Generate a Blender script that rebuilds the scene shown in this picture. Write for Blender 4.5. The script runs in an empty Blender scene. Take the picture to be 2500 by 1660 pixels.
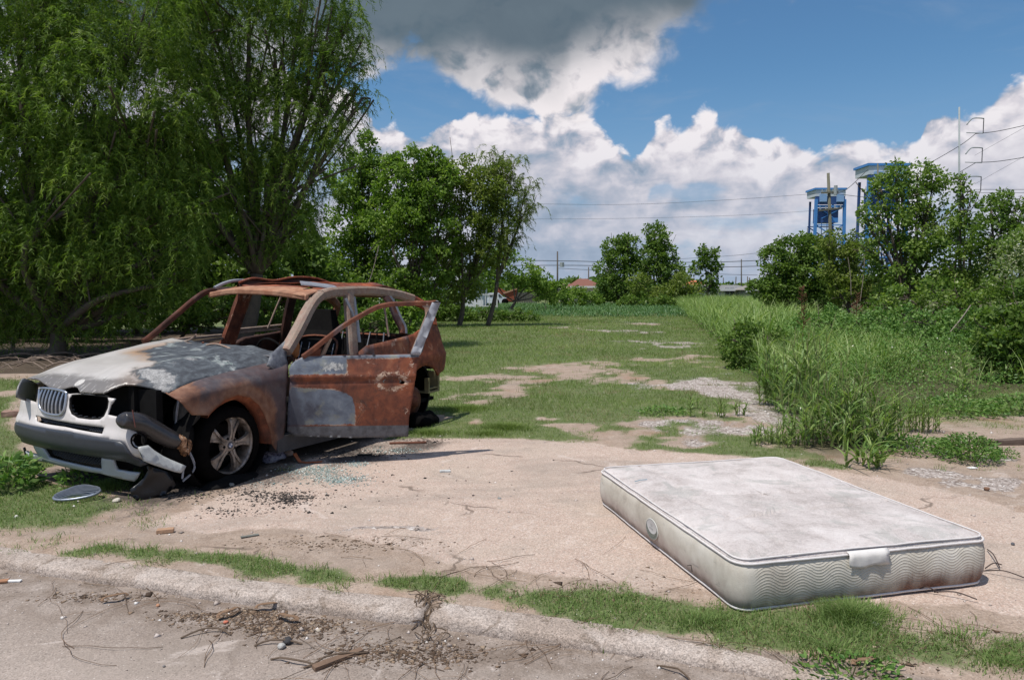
import bpy, math, random
import numpy as np
from mathutils import Vector, Matrix
from mathutils.geometry import delaunay_2d_cdt

rng = np.random.default_rng(7)
random.seed(7)
SC = bpy.context.scene
COL = SC.collection
R = math.radians

# ---------------------------------------------------------------- camera
FPX, YH, CH = 1756.9, 709.9, 1.58           # focal length / horizon of the 2500x1660 photograph, eye height
TH = math.atan((830 - YH) / FPX)
cam_d = bpy.data.cameras.new('camera')
cam = bpy.data.objects.new('camera', cam_d)
COL.objects.link(cam)
cam_d.sensor_width = 36
cam_d.lens = FPX / 2500 * 36
cam_d.clip_start, cam_d.clip_end = 0.05, 8000
cam.location = (0, 0, CH)
cam.rotation_euler = (math.pi / 2 - TH, 0, 0)
SC.camera = cam

# ---------------------------------------------------------------- node helper
class NT:
    def __init__(s, tree):
        s.t = tree; s.n = tree.nodes; s.l = tree.links
    def put(s, sock, v):
        if v is None: return
        if isinstance(v, bpy.types.NodeSocket): s.l.new(v, sock)
        else:
            if sock.type == 'RGBA' and not isinstance(v, (int, float)): v = (*v[:3], 1)
            if sock.type == 'RGBA' and isinstance(v, (int, float)): v = (v, v, v, 1)
            if sock.type == 'VECTOR' and isinstance(v, (int, float)): v = (v, v, v)
            sock.default_value = v
    def node(s, typ, ins=None, **kw):
        n = s.n.new(typ)
        for k, v in kw.items(): setattr(n, k, v)
        for k, v in (ins or {}).items(): s.put(n.inputs[k], v)
        return n
    def m(s, op, a, b=0.5, c=0.0, clamp=False):
        return s.node('ShaderNodeMath', {0: a, 1: b, 2: c}, operation=op, use_clamp=clamp).outputs[0]
    def add(s, a, b): return s.m('ADD', a, b)
    def sub(s, a, b): return s.m('SUBTRACT', a, b)
    def mul(s, a, b): return s.m('MULTIPLY', a, b)
    def mad(s, a, b, c): return s.m('MULTIPLY_ADD', a, b, c)
    def mx(s, a, b): return s.m('MAXIMUM', a, b)
    def mn(s, a, b): return s.m('MINIMUM', a, b)
    def clamp(s, a): return s.m('ADD', a, 0.0, clamp=True)
    def ss(s, x, a, b, lo=0.0, hi=1.0):
        n = s.node('ShaderNodeMapRange', {0: x, 1: a, 2: b, 3: lo, 4: hi}, interpolation_type='SMOOTHSTEP')
        return n.outputs[0]
    def lin(s, x, a, b, lo=0.0, hi=1.0):
        n = s.node('ShaderNodeMapRange', {0: x, 1: a, 2: b, 3: lo, 4: hi}, clamp=True)
        return n.outputs[0]
    def noise(s, v, sc, det=4, ro=.55, dist=0.0):
        return s.node('ShaderNodeTexNoise', {'Vector': v, 'Scale': sc, 'Detail': det, 'Roughness': ro, 'Distortion': dist}).outputs['Fac']
    def voro(s, v, sc, feature='F1', det=0, out='Distance'):
        return s.node('ShaderNodeTexVoronoi', {'Vector': v, 'Scale': sc, 'Detail': det}, feature=feature).outputs[out]
    def ramp(s, f, pts, interp='LINEAR'):
        n = s.node('ShaderNodeValToRGB', {0: f}); cr = n.color_ramp; cr.interpolation = interp
        while len(cr.elements) < len(pts): cr.elements.new(.5)
        for e, (p, c) in zip(cr.elements, pts):
            e.position = p; e.color = (*c[:3], 1) if not isinstance(c, (int, float)) else (c, c, c, 1)
        return n.outputs[0]
    def mix(s, f, a, b, blend='MIX'):
        n = s.n.new('ShaderNodeMix'); n.data_type = 'RGBA'; n.blend_type = blend
        s.put(n.inputs[0], f); s.put(n.inputs[6], a); s.put(n.inputs[7], b)
        return n.outputs[2]
    def obj(s): return s.node('ShaderNodeTexCoord').outputs['Object']
    def vmul(s, v, k): return s.node('ShaderNodeVectorMath', {0: v, 1: k}, operation='MULTIPLY').outputs[0]
    def vadd(s, v, k): return s.node('ShaderNodeVectorMath', {0: v, 1: k}, operation='ADD').outputs[0]
    def xyz(s, v):
        n = s.node('ShaderNodeSeparateXYZ', {0: v}); return n.outputs
    def comb(s, x, y, z): return s.node('ShaderNodeCombineXYZ', {0: x, 1: y, 2: z}).outputs[0]
    def attr(s, name, out='Fac'): return s.node('ShaderNodeAttribute', attribute_name=name).outputs[out]
    def bump(s, h, strength=.3, dist=.01):
        return s.node('ShaderNodeBump', {'Height': h, 'Strength': strength, 'Distance': dist}).outputs[0]

def px_ray(px, py):
    a = (px - 1250) / FPX; b = (830 - py) / FPX
    c, s = math.cos(TH), math.sin(TH)
    return np.array([a, c + b * s, -s + b * c])

# ---------------------------------------------------------------- world
SUNV = Vector((-0.466, -0.404, 1.446)).normalized()
SUN_EL = math.asin(SUNV.z)
world = bpy.data.worlds.new('World'); SC.world = world; world.use_nodes = True
N = NT(world.node_tree); N.n.clear()
sky = N.node('ShaderNodeTexSky', sky_type='NISHITA', sun_disc=False)
sky.sun_elevation = SUN_EL
sky.sun_rotation = math.atan2(SUNV.x, SUNV.y)
sky.altitude = 0; sky.air_density = 1.15; sky.dust_density = .35; sky.ozone_density = 3.0
D = N.node('ShaderNodeTexCoord').outputs['Generated']
dx, dy, dz = N.xyz(D)
az = N.mul(N.m('ARCTAN2', dx, dy), 180 / math.pi)
el = N.mul(N.m('ARCSINE', dz), 180 / math.pi)
azn = N.lin(az, -42, 42)
def el_curve(pts, scale, endv):
    n = N.node('ShaderNodeFloatCurve', {'Value': azn})
    cm = n.mapping; c = cm.curves[0]
    P = [(0.0, endv / scale)]
    for (px, py) in pts:
        r = px_ray(px, py); a = math.degrees(math.atan2(r[0], r[1])); e = math.degrees(math.asin(r[2] / np.linalg.norm(r)))
        P.append(((a + 42) / 84, e / scale))
    P.append((1.0, endv / scale))
    while len(c.points) < len(P): c.points.new(.5, .5)
    for q, p in zip(c.points, P): q.location = p
    cm.update()
    return N.mul(n.outputs[0], scale)
topA = el_curve([(60, 60), (500, 60), (840, 190), (880, 225), (905, 245), (930, 285), (965, 262), (1000, 285), (1030, 285), (1075, 258), (1110, 268), (1160, 232), (1400, 248), (1465, 280), (1510, 325), (1545, 345), (1572, 325), (1592, 272), (1625, 250), (1660, 268), (1700, 255), (1760, 258), (1805, 268), (1850, 303), (1872, 306), (1900, 282), (1938, 270), (1972, 300), (2010, 300), (2045, 283), (2100, 288), (2135, 300), (2170, 325), (2225, 345), (2248, 335), (2262, 265), (2300, 228), (2345, 215), (2400, 212), (2450, 170), (2480, 140)], 25., 13.)
botB = el_curve([(60, 220), (700, 220), (850, 222), (925, 210), (955, 178), (1010, 172), (1080, 205), (1130, 235), (1180, 300), (1300, 330), (1440, 305), (1480, 262), (1560, 240), (1620, 205), (1690, 150), (1780, 105), (1880, 50), (1980, -60), (2120, -350), (2490, -1300)], 60., 58.)
botD = el_curve([(60, 120), (700, 110), (850, 120), (950, 155), (1050, 178), (1150, 165), (1250, 178), (1370, 172), (1400, 128), (1490, 90), (1600, 85), (1750, 75), (1860, 40), (1980, -80), (2120, -380), (2490, -1300)], 60., 58.)
# cloud noises, in direction space
Dw = N.vmul(D, (1, 1, 1.25))
warp = N.vmul(N.node('ShaderNodeTexNoise', {'Vector': Dw, 'Scale': 15.0, 'Detail': 3.0, 'Roughness': .45}).outputs['Color'], (.045, .045, .045))
Dv = N.vadd(Dw, warp)
def billow(v, sc):
    return N.node('ShaderNodeTexVoronoi', {'Vector': v, 'Scale': sc, 'Detail': 4.0, 'Roughness': .50, 'Lacunarity': 2.2, 'Smoothness': .6}, feature='SMOOTH_F1').outputs['Distance']
nL = N.noise(Dw, 3.6, 5, .5, .4)
nM = N.noise(Dv, 9.0, 6, .52, .2)
nS = N.noise(Dw, 55, 5, .6)
OFF = (.010, .0, -.020)
b1 = billow(Dv, 13.0); b2 = billow(N.vadd(Dv, OFF), 13.0)
nM2 = N.noise(N.vadd(Dv, (.02, 0, -.04)), 9.0, 6, .52, .2)
relief = N.add(N.mul(N.sub(b2, b1), 3.4), N.mul(N.sub(nM, nM2), 1.6))
edge = N.add(N.mul(N.sub(.36, b1), 4.2), N.add(N.mul(N.sub(nM, .5), 3.0), N.mul(N.sub(nS, .5), .7)))
dA = N.sub(topA, el)
eA = N.add(dA, N.mul(edge, .62))
aA = N.ss(eA, -.55, .10)
gapn = N.noise(N.vmul(D, (1.6, 1.6, 3.6)), 3.1, 5, .55, .3)
aA = N.mul(aA, N.mx(N.ss(N.add(gapn, N.lin(dA, 2, 6, .5, 0)), .33, .50), .45))
band = N.mul(N.ss(N.noise(N.vmul(D, (1.5, 1.5, 5)), 3.4, 5, .55, .2), .46, .66), N.ss(dA, 2.2, 5.5))
brA = N.add(N.add(N.lin(eA, 0, 9, .84, .55), N.mul(relief, N.lin(dA, 0, 5, .80, .20))), N.mul(N.sub(nL, .5), 1.5))
brA = N.sub(brA, N.mul(band, .42))
colA = N.ramp(N.clamp(brA), [(0, (.175, .235, .32)), (.28, (.28, .34, .43)), (.52, (.45, .455, .52)), (.76, (.66, .62, .655)), (1, (.82, .775, .79))])
dB = N.sub(el, botB)
eB = N.add(dB, N.mul(edge, .9))
aB = N.mul(N.ss(eB, -1.7, N.lin(az, 6, 18, .2, 3.5)), N.ss(N.add(el, N.mul(nL, 20)), 40, 62, 1, 0))
dD = N.sub(el, botD)
brB = N.add(N.add(N.lin(dB, -1, 4.5, .42, .90), N.mul(relief, .60)), N.mul(N.sub(nL, .5), 1.2))
colB = N.ramp(N.clamp(brB), [(0, (.20, .25, .31)), (.35, (.36, .39, .44)), (.7, (.62, .59, .62)), (1, (.78, .735, .75))])
dark = N.mul(N.ss(N.add(dD, N.mul(N.sub(nM, .5), 4.5)), -3.2, 2.6), .97)
colD = N.ramp(N.clamp(N.add(N.mul(N.sub(N.noise(Dw, 5.5, 6, .55, .5), .38), 1.9), N.mul(relief, .06))), [(0, (.085, .125, .162)), (.62, (.110, .155, .192)), (.9, (.175, .225, .27)), (1, (.28, .32, .36))])
colB = N.mix(dark, colB, colD)
# thin high haze strands
cir = N.mul(N.ss(N.noise(N.vmul(D, (1.2, 1, 5)), 4, 6, .6, .6), .50, .85), .35)
skyc = sky.outputs[0]
skyc = N.mix(1.0, skyc, (.54, .77, .90), 'MULTIPLY')
hz = N.mul(N.ss(el, -2, 17, 1, 0), .85)
K = 10.0
base = N.mix(cir, skyc, (3.0, 3.7, 4.8))
base = N.mix(hz, base, (2.5, 3.4, 5.2))
def scal(c): return N.node('ShaderNodeVectorMath', {0: c, 'Scale': K}, operation='SCALE').outputs[0]
colA = N.mix(N.mul(hz, .72), colA, (.33, .405, .53))
c1 = N.mix(aA, base, scal(colA))
c2 = N.mix(aB, c1, scal(colB))
aC = N.mul(N.mul(N.ss(N.noise(Dw, 2.4, 6, .55, .4), .44, .60), N.ss(el, 23, 34)), .8)  # broken overhead clouds above the view, added to raise the ambient light
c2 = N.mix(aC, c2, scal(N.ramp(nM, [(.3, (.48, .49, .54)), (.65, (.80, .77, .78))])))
gnd = N.ss(el, -1.0, -.2, 1, 0)
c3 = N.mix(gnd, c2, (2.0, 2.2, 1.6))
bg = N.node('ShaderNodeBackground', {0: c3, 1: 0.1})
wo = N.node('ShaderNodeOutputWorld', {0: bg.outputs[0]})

world.cycles.sampling_method = 'NONE'
sun_d = bpy.data.lights.new('sun', 'SUN'); sun_d.energy = 3.9; sun_d.angle = R(.53); sun_d.color = (1, .955, .89)
sun = bpy.data.objects.new('sun', sun_d); COL.objects.link(sun)
sun.rotation_euler = SUNV.to_track_quat('Z', 'Y').to_euler()
SC.view_settings.view_transform = 'Standard'; SC.view_settings.look = 'None'
SC.view_settings.exposure = 0.18; SC.view_settings.gamma = 1; SC.view_settings.use_curve_mapping = False
SC.cycles.max_bounces = 6; SC.cycles.transparent_max_bounces = 8

# ---------------------------------------------------------------- geometry helpers
def at(px, py, depth):                      # world point seen at photo pixel (px, py) at distance `depth` along +Y
    r = px_ray(px, py); return np.array([0, 0, CH]) + r * (depth / r[1])
def gp(px, py, z=0.0):                      # point on the ground
    r = px_ray(px, py); return np.array([0, 0, CH]) + r * ((z - CH) / r[2])
def gpl(pts, z=0.0): return np.array([gp(*p, z)[:2] for p in pts])

def hsh(x, y, s):
    v = np.sin(x * 127.1 + y * 311.7 + s * 74.7) * 43758.5453
    return v - np.floor(v)
def vn(x, y, s=0):
    xi, yi = np.floor(x), np.floor(y); fx, fy = x - xi, y - yi
    fx = fx * fx * (3 - 2 * fx); fy = fy * fy * (3 - 2 * fy)
    a = hsh(xi, yi, s); b = hsh(xi + 1, yi, s); c = hsh(xi, yi + 1, s); d = hsh(xi + 1, yi + 1, s)
    return (a * (1 - fx) + b * fx) * (1 - fy) + (c * (1 - fx) + d * fx) * fy
def fbm(x, y, s=0, o=4):
    v = 0; a = .5; t = 0
    for i in range(o):
        v = v + a * vn(x * 2 ** i, y * 2 ** i, s + i * 7); t += a; a *= .5
    return v / t
def inside(P, poly):
    P = np.asarray(P, float); x, y = P[:, 0], P[:, 1]; r = np.zeros(len(P), bool)
    n = len(poly); j = n - 1
    for i in range(n):
        xi, yi = poly[i]; xj, yj = poly[j]
        if yi != yj:
            c = ((yi > y) != (yj > y)) & (x < (xj - xi) * (y - yi) / (yj - yi) + xi)
            r ^= c
        j = i
    return r
def segdist(P, A, closed=True):
    P = np.asarray(P, float); d = np.full(len(P), 1e9)
    n = len(A)
    for i in range(n if closed else n - 1):
        a, b = np.array(A[i]), np.array(A[(i + 1) % n]); ab = b - a
        t = np.clip(((P - a) @ ab) / max(ab @ ab, 1e-12), 0, 1)
        q = P - a - t[:, None] * ab
        d = np.minimum(d, np.hypot(q[:, 0], q[:, 1]))
    return d
def sdf(P, poly):
    d = segdist(P, poly); return np.where(inside(P, poly), d, -d)
def cr(pts, n=6, closed=False):             # Catmull-Rom through points
    P = np.array(pts, float); m = len(P); out = []
    for i in range(m if closed else m - 1):
        g = (lambda k: P[k % m]) if closed else (lambda k: P[min(max(k, 0), m - 1)])
        p0, p1, p2, p3 = g(i - 1), g(i), g(i + 1), g(i + 2)
        for t in np.linspace(0, 1, n, endpoint=False):
            out.append(.5 * (2 * p1 + (p2 - p0) * t + (2 * p0 - 5 * p1 + 4 * p2 - p3) * t * t + (3 * p1 - p0 - 3 * p2 + p3) * t ** 3))
    if not closed: out.append(P[-1])
    return np.array(out)
def resamp(P, sp, closed=False):
    P = np.array(P, float)
    if closed: P = np.vstack([P, P[:1]])
    L = np.r_[0, np.cumsum(np.linalg.norm(np.diff(P, axis=0), axis=1))]
    out = [P[0]]
    for i in range(len(P) - 1):
        k = max(1, int(round((L[i + 1] - L[i]) / sp)))
        for j in range(1, k + 1): out.append(P[i] + (P[i + 1] - P[i]) * j / k)
    if closed: out = out[:-1]
    return np.array(out)

def tag(o, label=None, cat=None, group=None, kind=None):
    if label: o['label'] = label
    if cat: o['category'] = cat
    if group: o['group'] = group
    if kind: o['kind'] = kind
    return o
def empty(name, loc=(0, 0, 0), rz=0.0, label=None, cat=None, group=None, kind=None):
    o = bpy.data.objects.new(name, None); COL.objects.link(o); o.location = loc; o.rotation_euler = (0, 0, rz)
    o.empty_display_size = .2
    return tag(o, label, cat, group, kind)
def link(name, me, mat=None, parent=None):
    o = bpy.data.objects.new(name, me); COL.objects.link(o)
    if mat is not None and not me.materials: me.materials.append(mat)
    if parent is not None: o.parent = parent
    return o
def raw(name, V, F, smooth=False):          # F: (n,k) array, or list
    V = np.asarray(V, np.float32); me = bpy.data.meshes.new(name)
    if isinstance(F, np.ndarray) and F.ndim == 2:
        n, k = F.shape
        me.vertices.add(len(V)); me.vertices.foreach_set('co', V.ravel())
        me.loops.add(n * k); me.loops.foreach_set('vertex_index', F.astype(np.int32).ravel())
        me.polygons.add(n); me.polygons.foreach_set('loop_start', np.arange(0, n * k, k, dtype=np.int32))
        me.update(calc_edges=True); 
    else:
        me.from_pydata(V.tolist(), [], [list(map(int, f)) for f in F]); me.update()
    if smooth: me.shade_smooth()
    return me
def fattr(me, name, vals, dom='POINT'):
    a = me.attributes.new(name, 'FLOAT', dom); a.data.foreach_set('value', np.asarray(vals, np.float32))
def mk(name, V, F, mat, parent=None, smooth=False, attrs=None):
    me = raw(name, V, F, smooth)
    for k, v in (attrs or {}).items(): fattr(me, k, v)
    return link(name, me, mat, parent)
def grid_faces(nr, nc, wrap=False):
    i = np.arange(nr - 1)[:, None] * nc; 
    if wrap:
        j = np.arange(nc); k = (j + 1) % nc
    else:
        j = np.arange(nc - 1); k = j + 1
    a = i + j; b = i + k
    return np.stack([a, b, b + nc, a + nc], -1).reshape(-1, 4)
def merge(parts):
    V = []; F = []; o = 0
    for v, f in parts:
        V.append(np.asarray(v, float)); F += [[int(q) + o for q in g] for g in f]; o += len(v)
    return np.vstack(V), F
def box(x0, x1, y0, y1, z0, z1):
    V = [(x, y, z) for x in (x0, x1) for y in (y0, y1) for z in (z0, z1)]
    return np.array(V, float), [(0, 1, 3, 2), (4, 6, 7, 5), (0, 4, 5, 1), (2, 3, 7, 6), (0, 2, 6, 4), (1, 5, 7, 3)]
def sweep(path, prof, up=(0, 0, 1), closed=False, scale=None, caps=True):
    """sweep 2D profile [(side, up)] along 3D path"""
    P = np.array(path, float); n = len(P); m = len(prof); up = np.array(up, float); V = []
    pr = np.array(prof, float)
    for i in range(n):
        if closed: t = P[(i + 1) % n] - P[i - 1]
        else: t = P[min(i + 1, n - 1)] - P[max(i - 1, 0)]
        t = t / (np.linalg.norm(t) + 1e-9)
        s = np.cross(t, up); ls = np.linalg.norm(s)
        s = s / ls if ls > 1e-4 else np.array([1., 0, 0])
        u = np.cross(s, t); k = 1 if scale is None else scale[i]
        V.append(P[i] + np.outer(pr[:, 0] * k, s) + np.outer(pr[:, 1] * k, u))
    V = np.vstack(V); F = []
    for i in range(n if closed else n - 1):
        for j in range(m):
            a = i * m + j; b = i * m + (j + 1) % m; i2 = (i + 1) % n
            F.append((a, b, i2 * m + (j + 1) % m, i2 * m + j))
    if caps and not closed:
        F.append(tuple(range(m))[::-1]); F.append(tuple((n - 1) * m + j for j in range(m)))
    return V, F
def circ(r, n=6, ry=None): return [(r * math.cos(2 * math.pi * k / n), (ry or r) * math.sin(2 * math.pi * k / n)) for k in range(n)]
def tube(path, r, n=6, **k): return sweep(path, circ(r, n), **k)
def rect(w, h): return [(-w / 2, -h / 2), (w / 2, -h / 2), (w / 2, h / 2), (-w / 2, h / 2)]
def lathe(prof, n=32, axis='y'):            # prof [(r, a)]
    V = []
    for (r, a) in prof:
        for k in range(n):
            t = 2 * math.pi * k / n
            V.append((r * math.cos(t), a, r * math.sin(t)) if axis == 'y' else (r * math.cos(t), r * math.sin(t), a))
    return np.array(V), grid_faces(len(prof), n, True).tolist()
def panel2d(outline, sp=.04, holes=(), smooth_n=0):
    O = cr(outline, smooth_n, True) if smooth_n else np.array(outline, float)
    O = resamp(O, sp, True); H = [resamp(np.array(h, float), sp, True) for h in holes]
    mn, mxx = O.min(0), O.max(0)
    gx = np.arange(mn[0], mxx[0], sp); gy = np.arange(mn[1], mxx[1], sp * .9)
    G = np.array([(x + (sp / 2 if j % 2 else 0), y) for j, y in enumerate(gy) for x in gx])
    k = inside(G, O) & (segdist(G, O) > sp * .45)
    for h in H: k &= ~inside(G, h) & (segdist(G, h) > sp * .45)
    G = G[k]
    pts = list(map(tuple, O)); edges = [(i, (i + 1) % len(O)) for i in range(len(O))]
    for h in H:
        o = len(pts); pts += list(map(tuple, h)); edges += [(o + i, o + (i + 1) % len(h)) for i in range(len(h))]
    pts += list(map(tuple, G))
    v, e, f, *_ = delaunay_2d_cdt([Vector(p) for p in pts], edges, [], 0, 1e-6)
    V = np.array([tuple(p) for p in v]); F = [tuple(t) for t in f]
    c = np.array([V[list(t)].mean(0) for t in F]); ok = inside(c, O)
    for h in H: ok &= ~inside(c, h)
    return V, [t for t, q in zip(F, ok) if q]
def panel(name, outline, fn, mat, parent=None, sp=.04, holes=(), th=.006, smooth_n=0, attrs=None, flip=False, off=-1):
    """sheet: 2D outline -> fn(u, v) -> xyz arrays; thickness by Solidify"""
    V, F = panel2d(outline, sp, holes, smooth_n)
    X = np.stack(fn(V[:, 0], V[:, 1]), 1)
    if flip: F = [t[::-1] for t in F]
    at_ = {k: f(V) for k, f in (attrs or {}).items()}
    o = mk(name, X, F, mat, parent, True, at_)
    if th:
        md = o.modifiers.new('thick', 'SOLIDIFY'); md.thickness = th; md.offset = off
        md.use_even_offset = False
    return o
def rough(V, amp, sc, seed=0):              # lumpy displacement for burnt / stony pieces
    V = np.array(V, float)
    for k in range(3):
        V[:, k] += (fbm(V[:, (k + 1) % 3] * sc + 31 * k + 7.3, V[:, (k + 2) % 3] * sc + V[:, k] * sc * .7 + 11.7, seed + k) - .5) * 2 * amp
    return V
def ico(sub=2):
    import bmesh
    bm = bmesh.new(); bmesh.ops.create_icosphere(bm, subdivisions=sub, radius=1)
    V = np.array([v.co[:] for v in bm.verts]); F = [[v.index for v in f.verts] for f in bm.faces]; bm.free(); return V, F
ICO1, ICO2, ICO3 = ico(1), ico(2), ico(3)

# ---------------------------------------------------------------- materials
def mat(name, fn, rough_=.8, spec=.3, metal=0.0, **kw):
    m = bpy.data.materials.new(name); m.use_nodes = True; T = NT(m.node_tree)
    b = T.n['Principled BSDF']
    T.put(b.inputs['Roughness'], rough_); b.inputs['Specular IOR Level'].default_value = spec
    T.put(b.inputs['Metallic'], metal)
    r = fn(T)
    r = r if isinstance(r, dict) else {'col': r}
    T.put(b.inputs['Base Color'], r['col'])
    if 'bump' in r: T.l.new(r['bump'], b.inputs['Normal'])
    if 'rough' in r: T.put(b.inputs['Roughness'], r['rough'])
    if 'metal' in r: T.put(b.inputs['Metallic'], r['metal'])
    for k, v in kw.items(): T.put(b.inputs[k], v)
    return m
def flat(name, c, var=.25, sc=6., **kw):
    def f(T):
        n = T.noise(T.obj(), sc, 5, .6)
        n2 = T.noise(T.obj(), sc * 9, 3, .6)
        k = T.add(T.mul(n, .65), T.mul(n2, .35))
        return {'col': T.ramp(k, [(.25, tuple(x * (1 - var) for x in c)), (.75, tuple(min(1, x * (1 + var)) for x in c))]), 'bump': T.bump(n2, .15, .004)}
    return mat(name, f, **kw)
def leafmat(name, dark, mid, light, trans=.35, ro=.45, spec=.35):
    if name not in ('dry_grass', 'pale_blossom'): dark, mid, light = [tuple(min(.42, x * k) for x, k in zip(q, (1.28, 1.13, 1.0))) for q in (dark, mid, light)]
    m = bpy.data.materials.new(name); m.use_nodes = True; T = NT(m.node_tree); T.n.clear()
    a = T.attr('rnd')
    c = T.ramp(a, [(0, dark), (.5, mid), (1, light)])
    p = T.node('ShaderNodeBsdfPrincipled', {'Base Color': c, 'Roughness': ro, 'Specular IOR Level': spec})
    tr = T.node('ShaderNodeBsdfTranslucent', {0: T.mix(1.0, c, (1.1, 1.25, .55), 'MULTIPLY')})
    mxn = T.node('ShaderNodeMixShader', {0: trans, 1: p.outputs[0], 2: tr.outputs[0]})
    T.node('ShaderNodeOutputMaterial', {0: mxn.outputs[0]})
    return m
L_WILLOW = leafmat('willow_leaf', (.052, .112, .020), (.125, .220, .042), (.240, .335, .095), .50, .55, .25)
L_TALLOW = leafmat('broad_leaf', (.070, .145, .026), (.130, .238, .044), (.205, .315, .080), .45, .55, .25)
L_OLIVE = leafmat('olive_leaf', (.075, .125, .026), (.135, .205, .044), (.200, .265, .080), .45, .55, .25)
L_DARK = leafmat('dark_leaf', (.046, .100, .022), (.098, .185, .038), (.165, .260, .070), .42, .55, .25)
L_RIGHT = leafmat('glossy_leaf', (.060, .130, .026), (.122, .222, .043), (.215, .315, .090), .42, ro=.42, spec=.4)
G_LAWN = leafmat('lawn_blade', (.095, .135, .042), (.125, .215, .058), (.215, .290, .110), .3, .6, .2)
G_TALL = leafmat('tall_grass_blade', (.080, .160, .040), (.155, .275, .075), (.270, .375, .160), .35, .45, .35)
G_DRY = leafmat('dry_grass', (.16, .11, .06), (.24, .18, .10), (.33, .27, .17), .2, .8, .1)
G_STRIP = leafmat('bermuda_blade', (.085, .140, .044), (.120, .215, .068), (.22, .30, .13), .3, .6, .2)
L_PALE = leafmat('pale_blossom', (.16, .20, .09), (.28, .32, .17), (.45, .47, .30), .3, .6, .2)
L_WEED = leafmat('weed_leaf', (.050, .130, .030), (.100, .220, .052), (.175, .290, .090), .3, .5, .3)
BARK = flat('bark', (.10, .080, .062), .4, 9)
BARKP = flat('pale_bark', (.26, .22, .18), .3, 9)
# ================================================================ GROUND
CURB = gpl([(-700, 1330), (-300, 1362), (0, 1388), (206, 1420), (466, 1459), (700, 1490), (990, 1523), (1250, 1562), (1600, 1612), (2000, 1678), (2500, 1765), (3400, 1900)], -.058)
CURB = cr(CURB, 5)
def curb_d(P):                               # signed distance, >0 on the street side
    d = segdist(P, CURB, False)
    A, B = CURB[:-1], CURB[1:]
    ycl = np.interp(P[:, 0], CURB[:, 0], CURB[:, 1])
    return np.where(P[:, 1] < ycl, d, -d)
APRON = gpl([(330, 1290), (520, 1218), (690, 1150), (800, 1098), (900, 1075), (1010, 1066), (1270, 1070), (1430, 1080), (1560, 1098), (1800, 1112), (1960, 1138), (2150, 1165), (2330, 1200), (2560, 1262), (2900, 1380), (2800, 1560), (2500, 1510), (2350, 1478), (1850, 1462), (1500, 1425), (1150, 1378), (1010, 1352), (880, 1318), (700, 1290), (500, 1300)])
STRIP = gpl([(-200, 1290), (53, 1311), (201, 1332), (370, 1353), (582, 1372), (688, 1393), (900, 1426), (1058, 1436), (1250, 1462), (1482, 1482), (1694, 1512), (1853, 1530), (2012, 1546), (2277, 1588), (2500, 1600)])
WEEDP = gpl([(1650, 752), (1700, 790), (1770, 850), (1800, 900), (1850, 935), (1880, 985), (1915, 1030), (1950, 1095), (2040, 1118), (2130, 1090), (2190, 1035), (2240, 1010), (2330, 985), (2420, 960), (2560, 950), (2900, 930), (3500, 860), (3500, 745), (2500, 738), (1900, 738)])
LEFTG = gpl([(-900, 1000), (-300, 1010), (60, 960), (40, 1035), (140, 1150), (345, 1175), (335, 1240), (210, 1285), (-100, 1300), (-900, 1290)])
def ell(px, py, rx, ry):
    c = gp(px, py); a = gp(px - rx, py); b = gp(px, py - ry); d = gp(px, py + ry)
    return (c[0], c[1], abs(c[0] - a[0]), (b[1] - d[1]) / 2)
BARE = [ell(*e) for e in [(1180, 925, 170, 24), (1470, 905, 200, 24), (1600, 935, 120, 14), (1180, 962, 90, 12), (1800, 950, 150, 34), (1850, 1010, 130, 50), (1620, 1035, 110, 25), (1330, 1010, 40, 12), (1640, 842, 120, 9), (1720, 880, 120, 12), (1560, 790, 130, 3.5), (1350, 803, 80, 3), (1500, 812, 120, 3), (1130, 1040, 60, 12), (1450, 1050, 90, 15), (1050, 772, 60, 2)]]
GRAV = [ell(*e) for e in [(1800, 950, 150, 36), (1860, 1000, 120, 50), (1640, 842, 120, 10), (1330, 868, 60, 7), (1560, 786, 120, 3.5), (1350, 801, 80, 3), (1510, 810, 110, 3), (1560, 945, 60, 10), (1560, 820, 80, 4), (1700, 830, 80, 5), (2400, 1180, 130, 16), (2300, 1100, 90, 20), (860, 1332, 220, 8), (1700, 1040, 70, 22)]]
TRACK = gpl([(-600, 880), (-200, 890), (100, 905), (400, 925)])
def blob(P, L, n=0.0):
    v = np.full(len(P), -9.)
    for (x, y, a, b) in L:
        v = np.maximum(v, 1 - np.hypot((P[:, 0] - x) / a, (P[:, 1] - y) / b))
    return v
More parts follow.
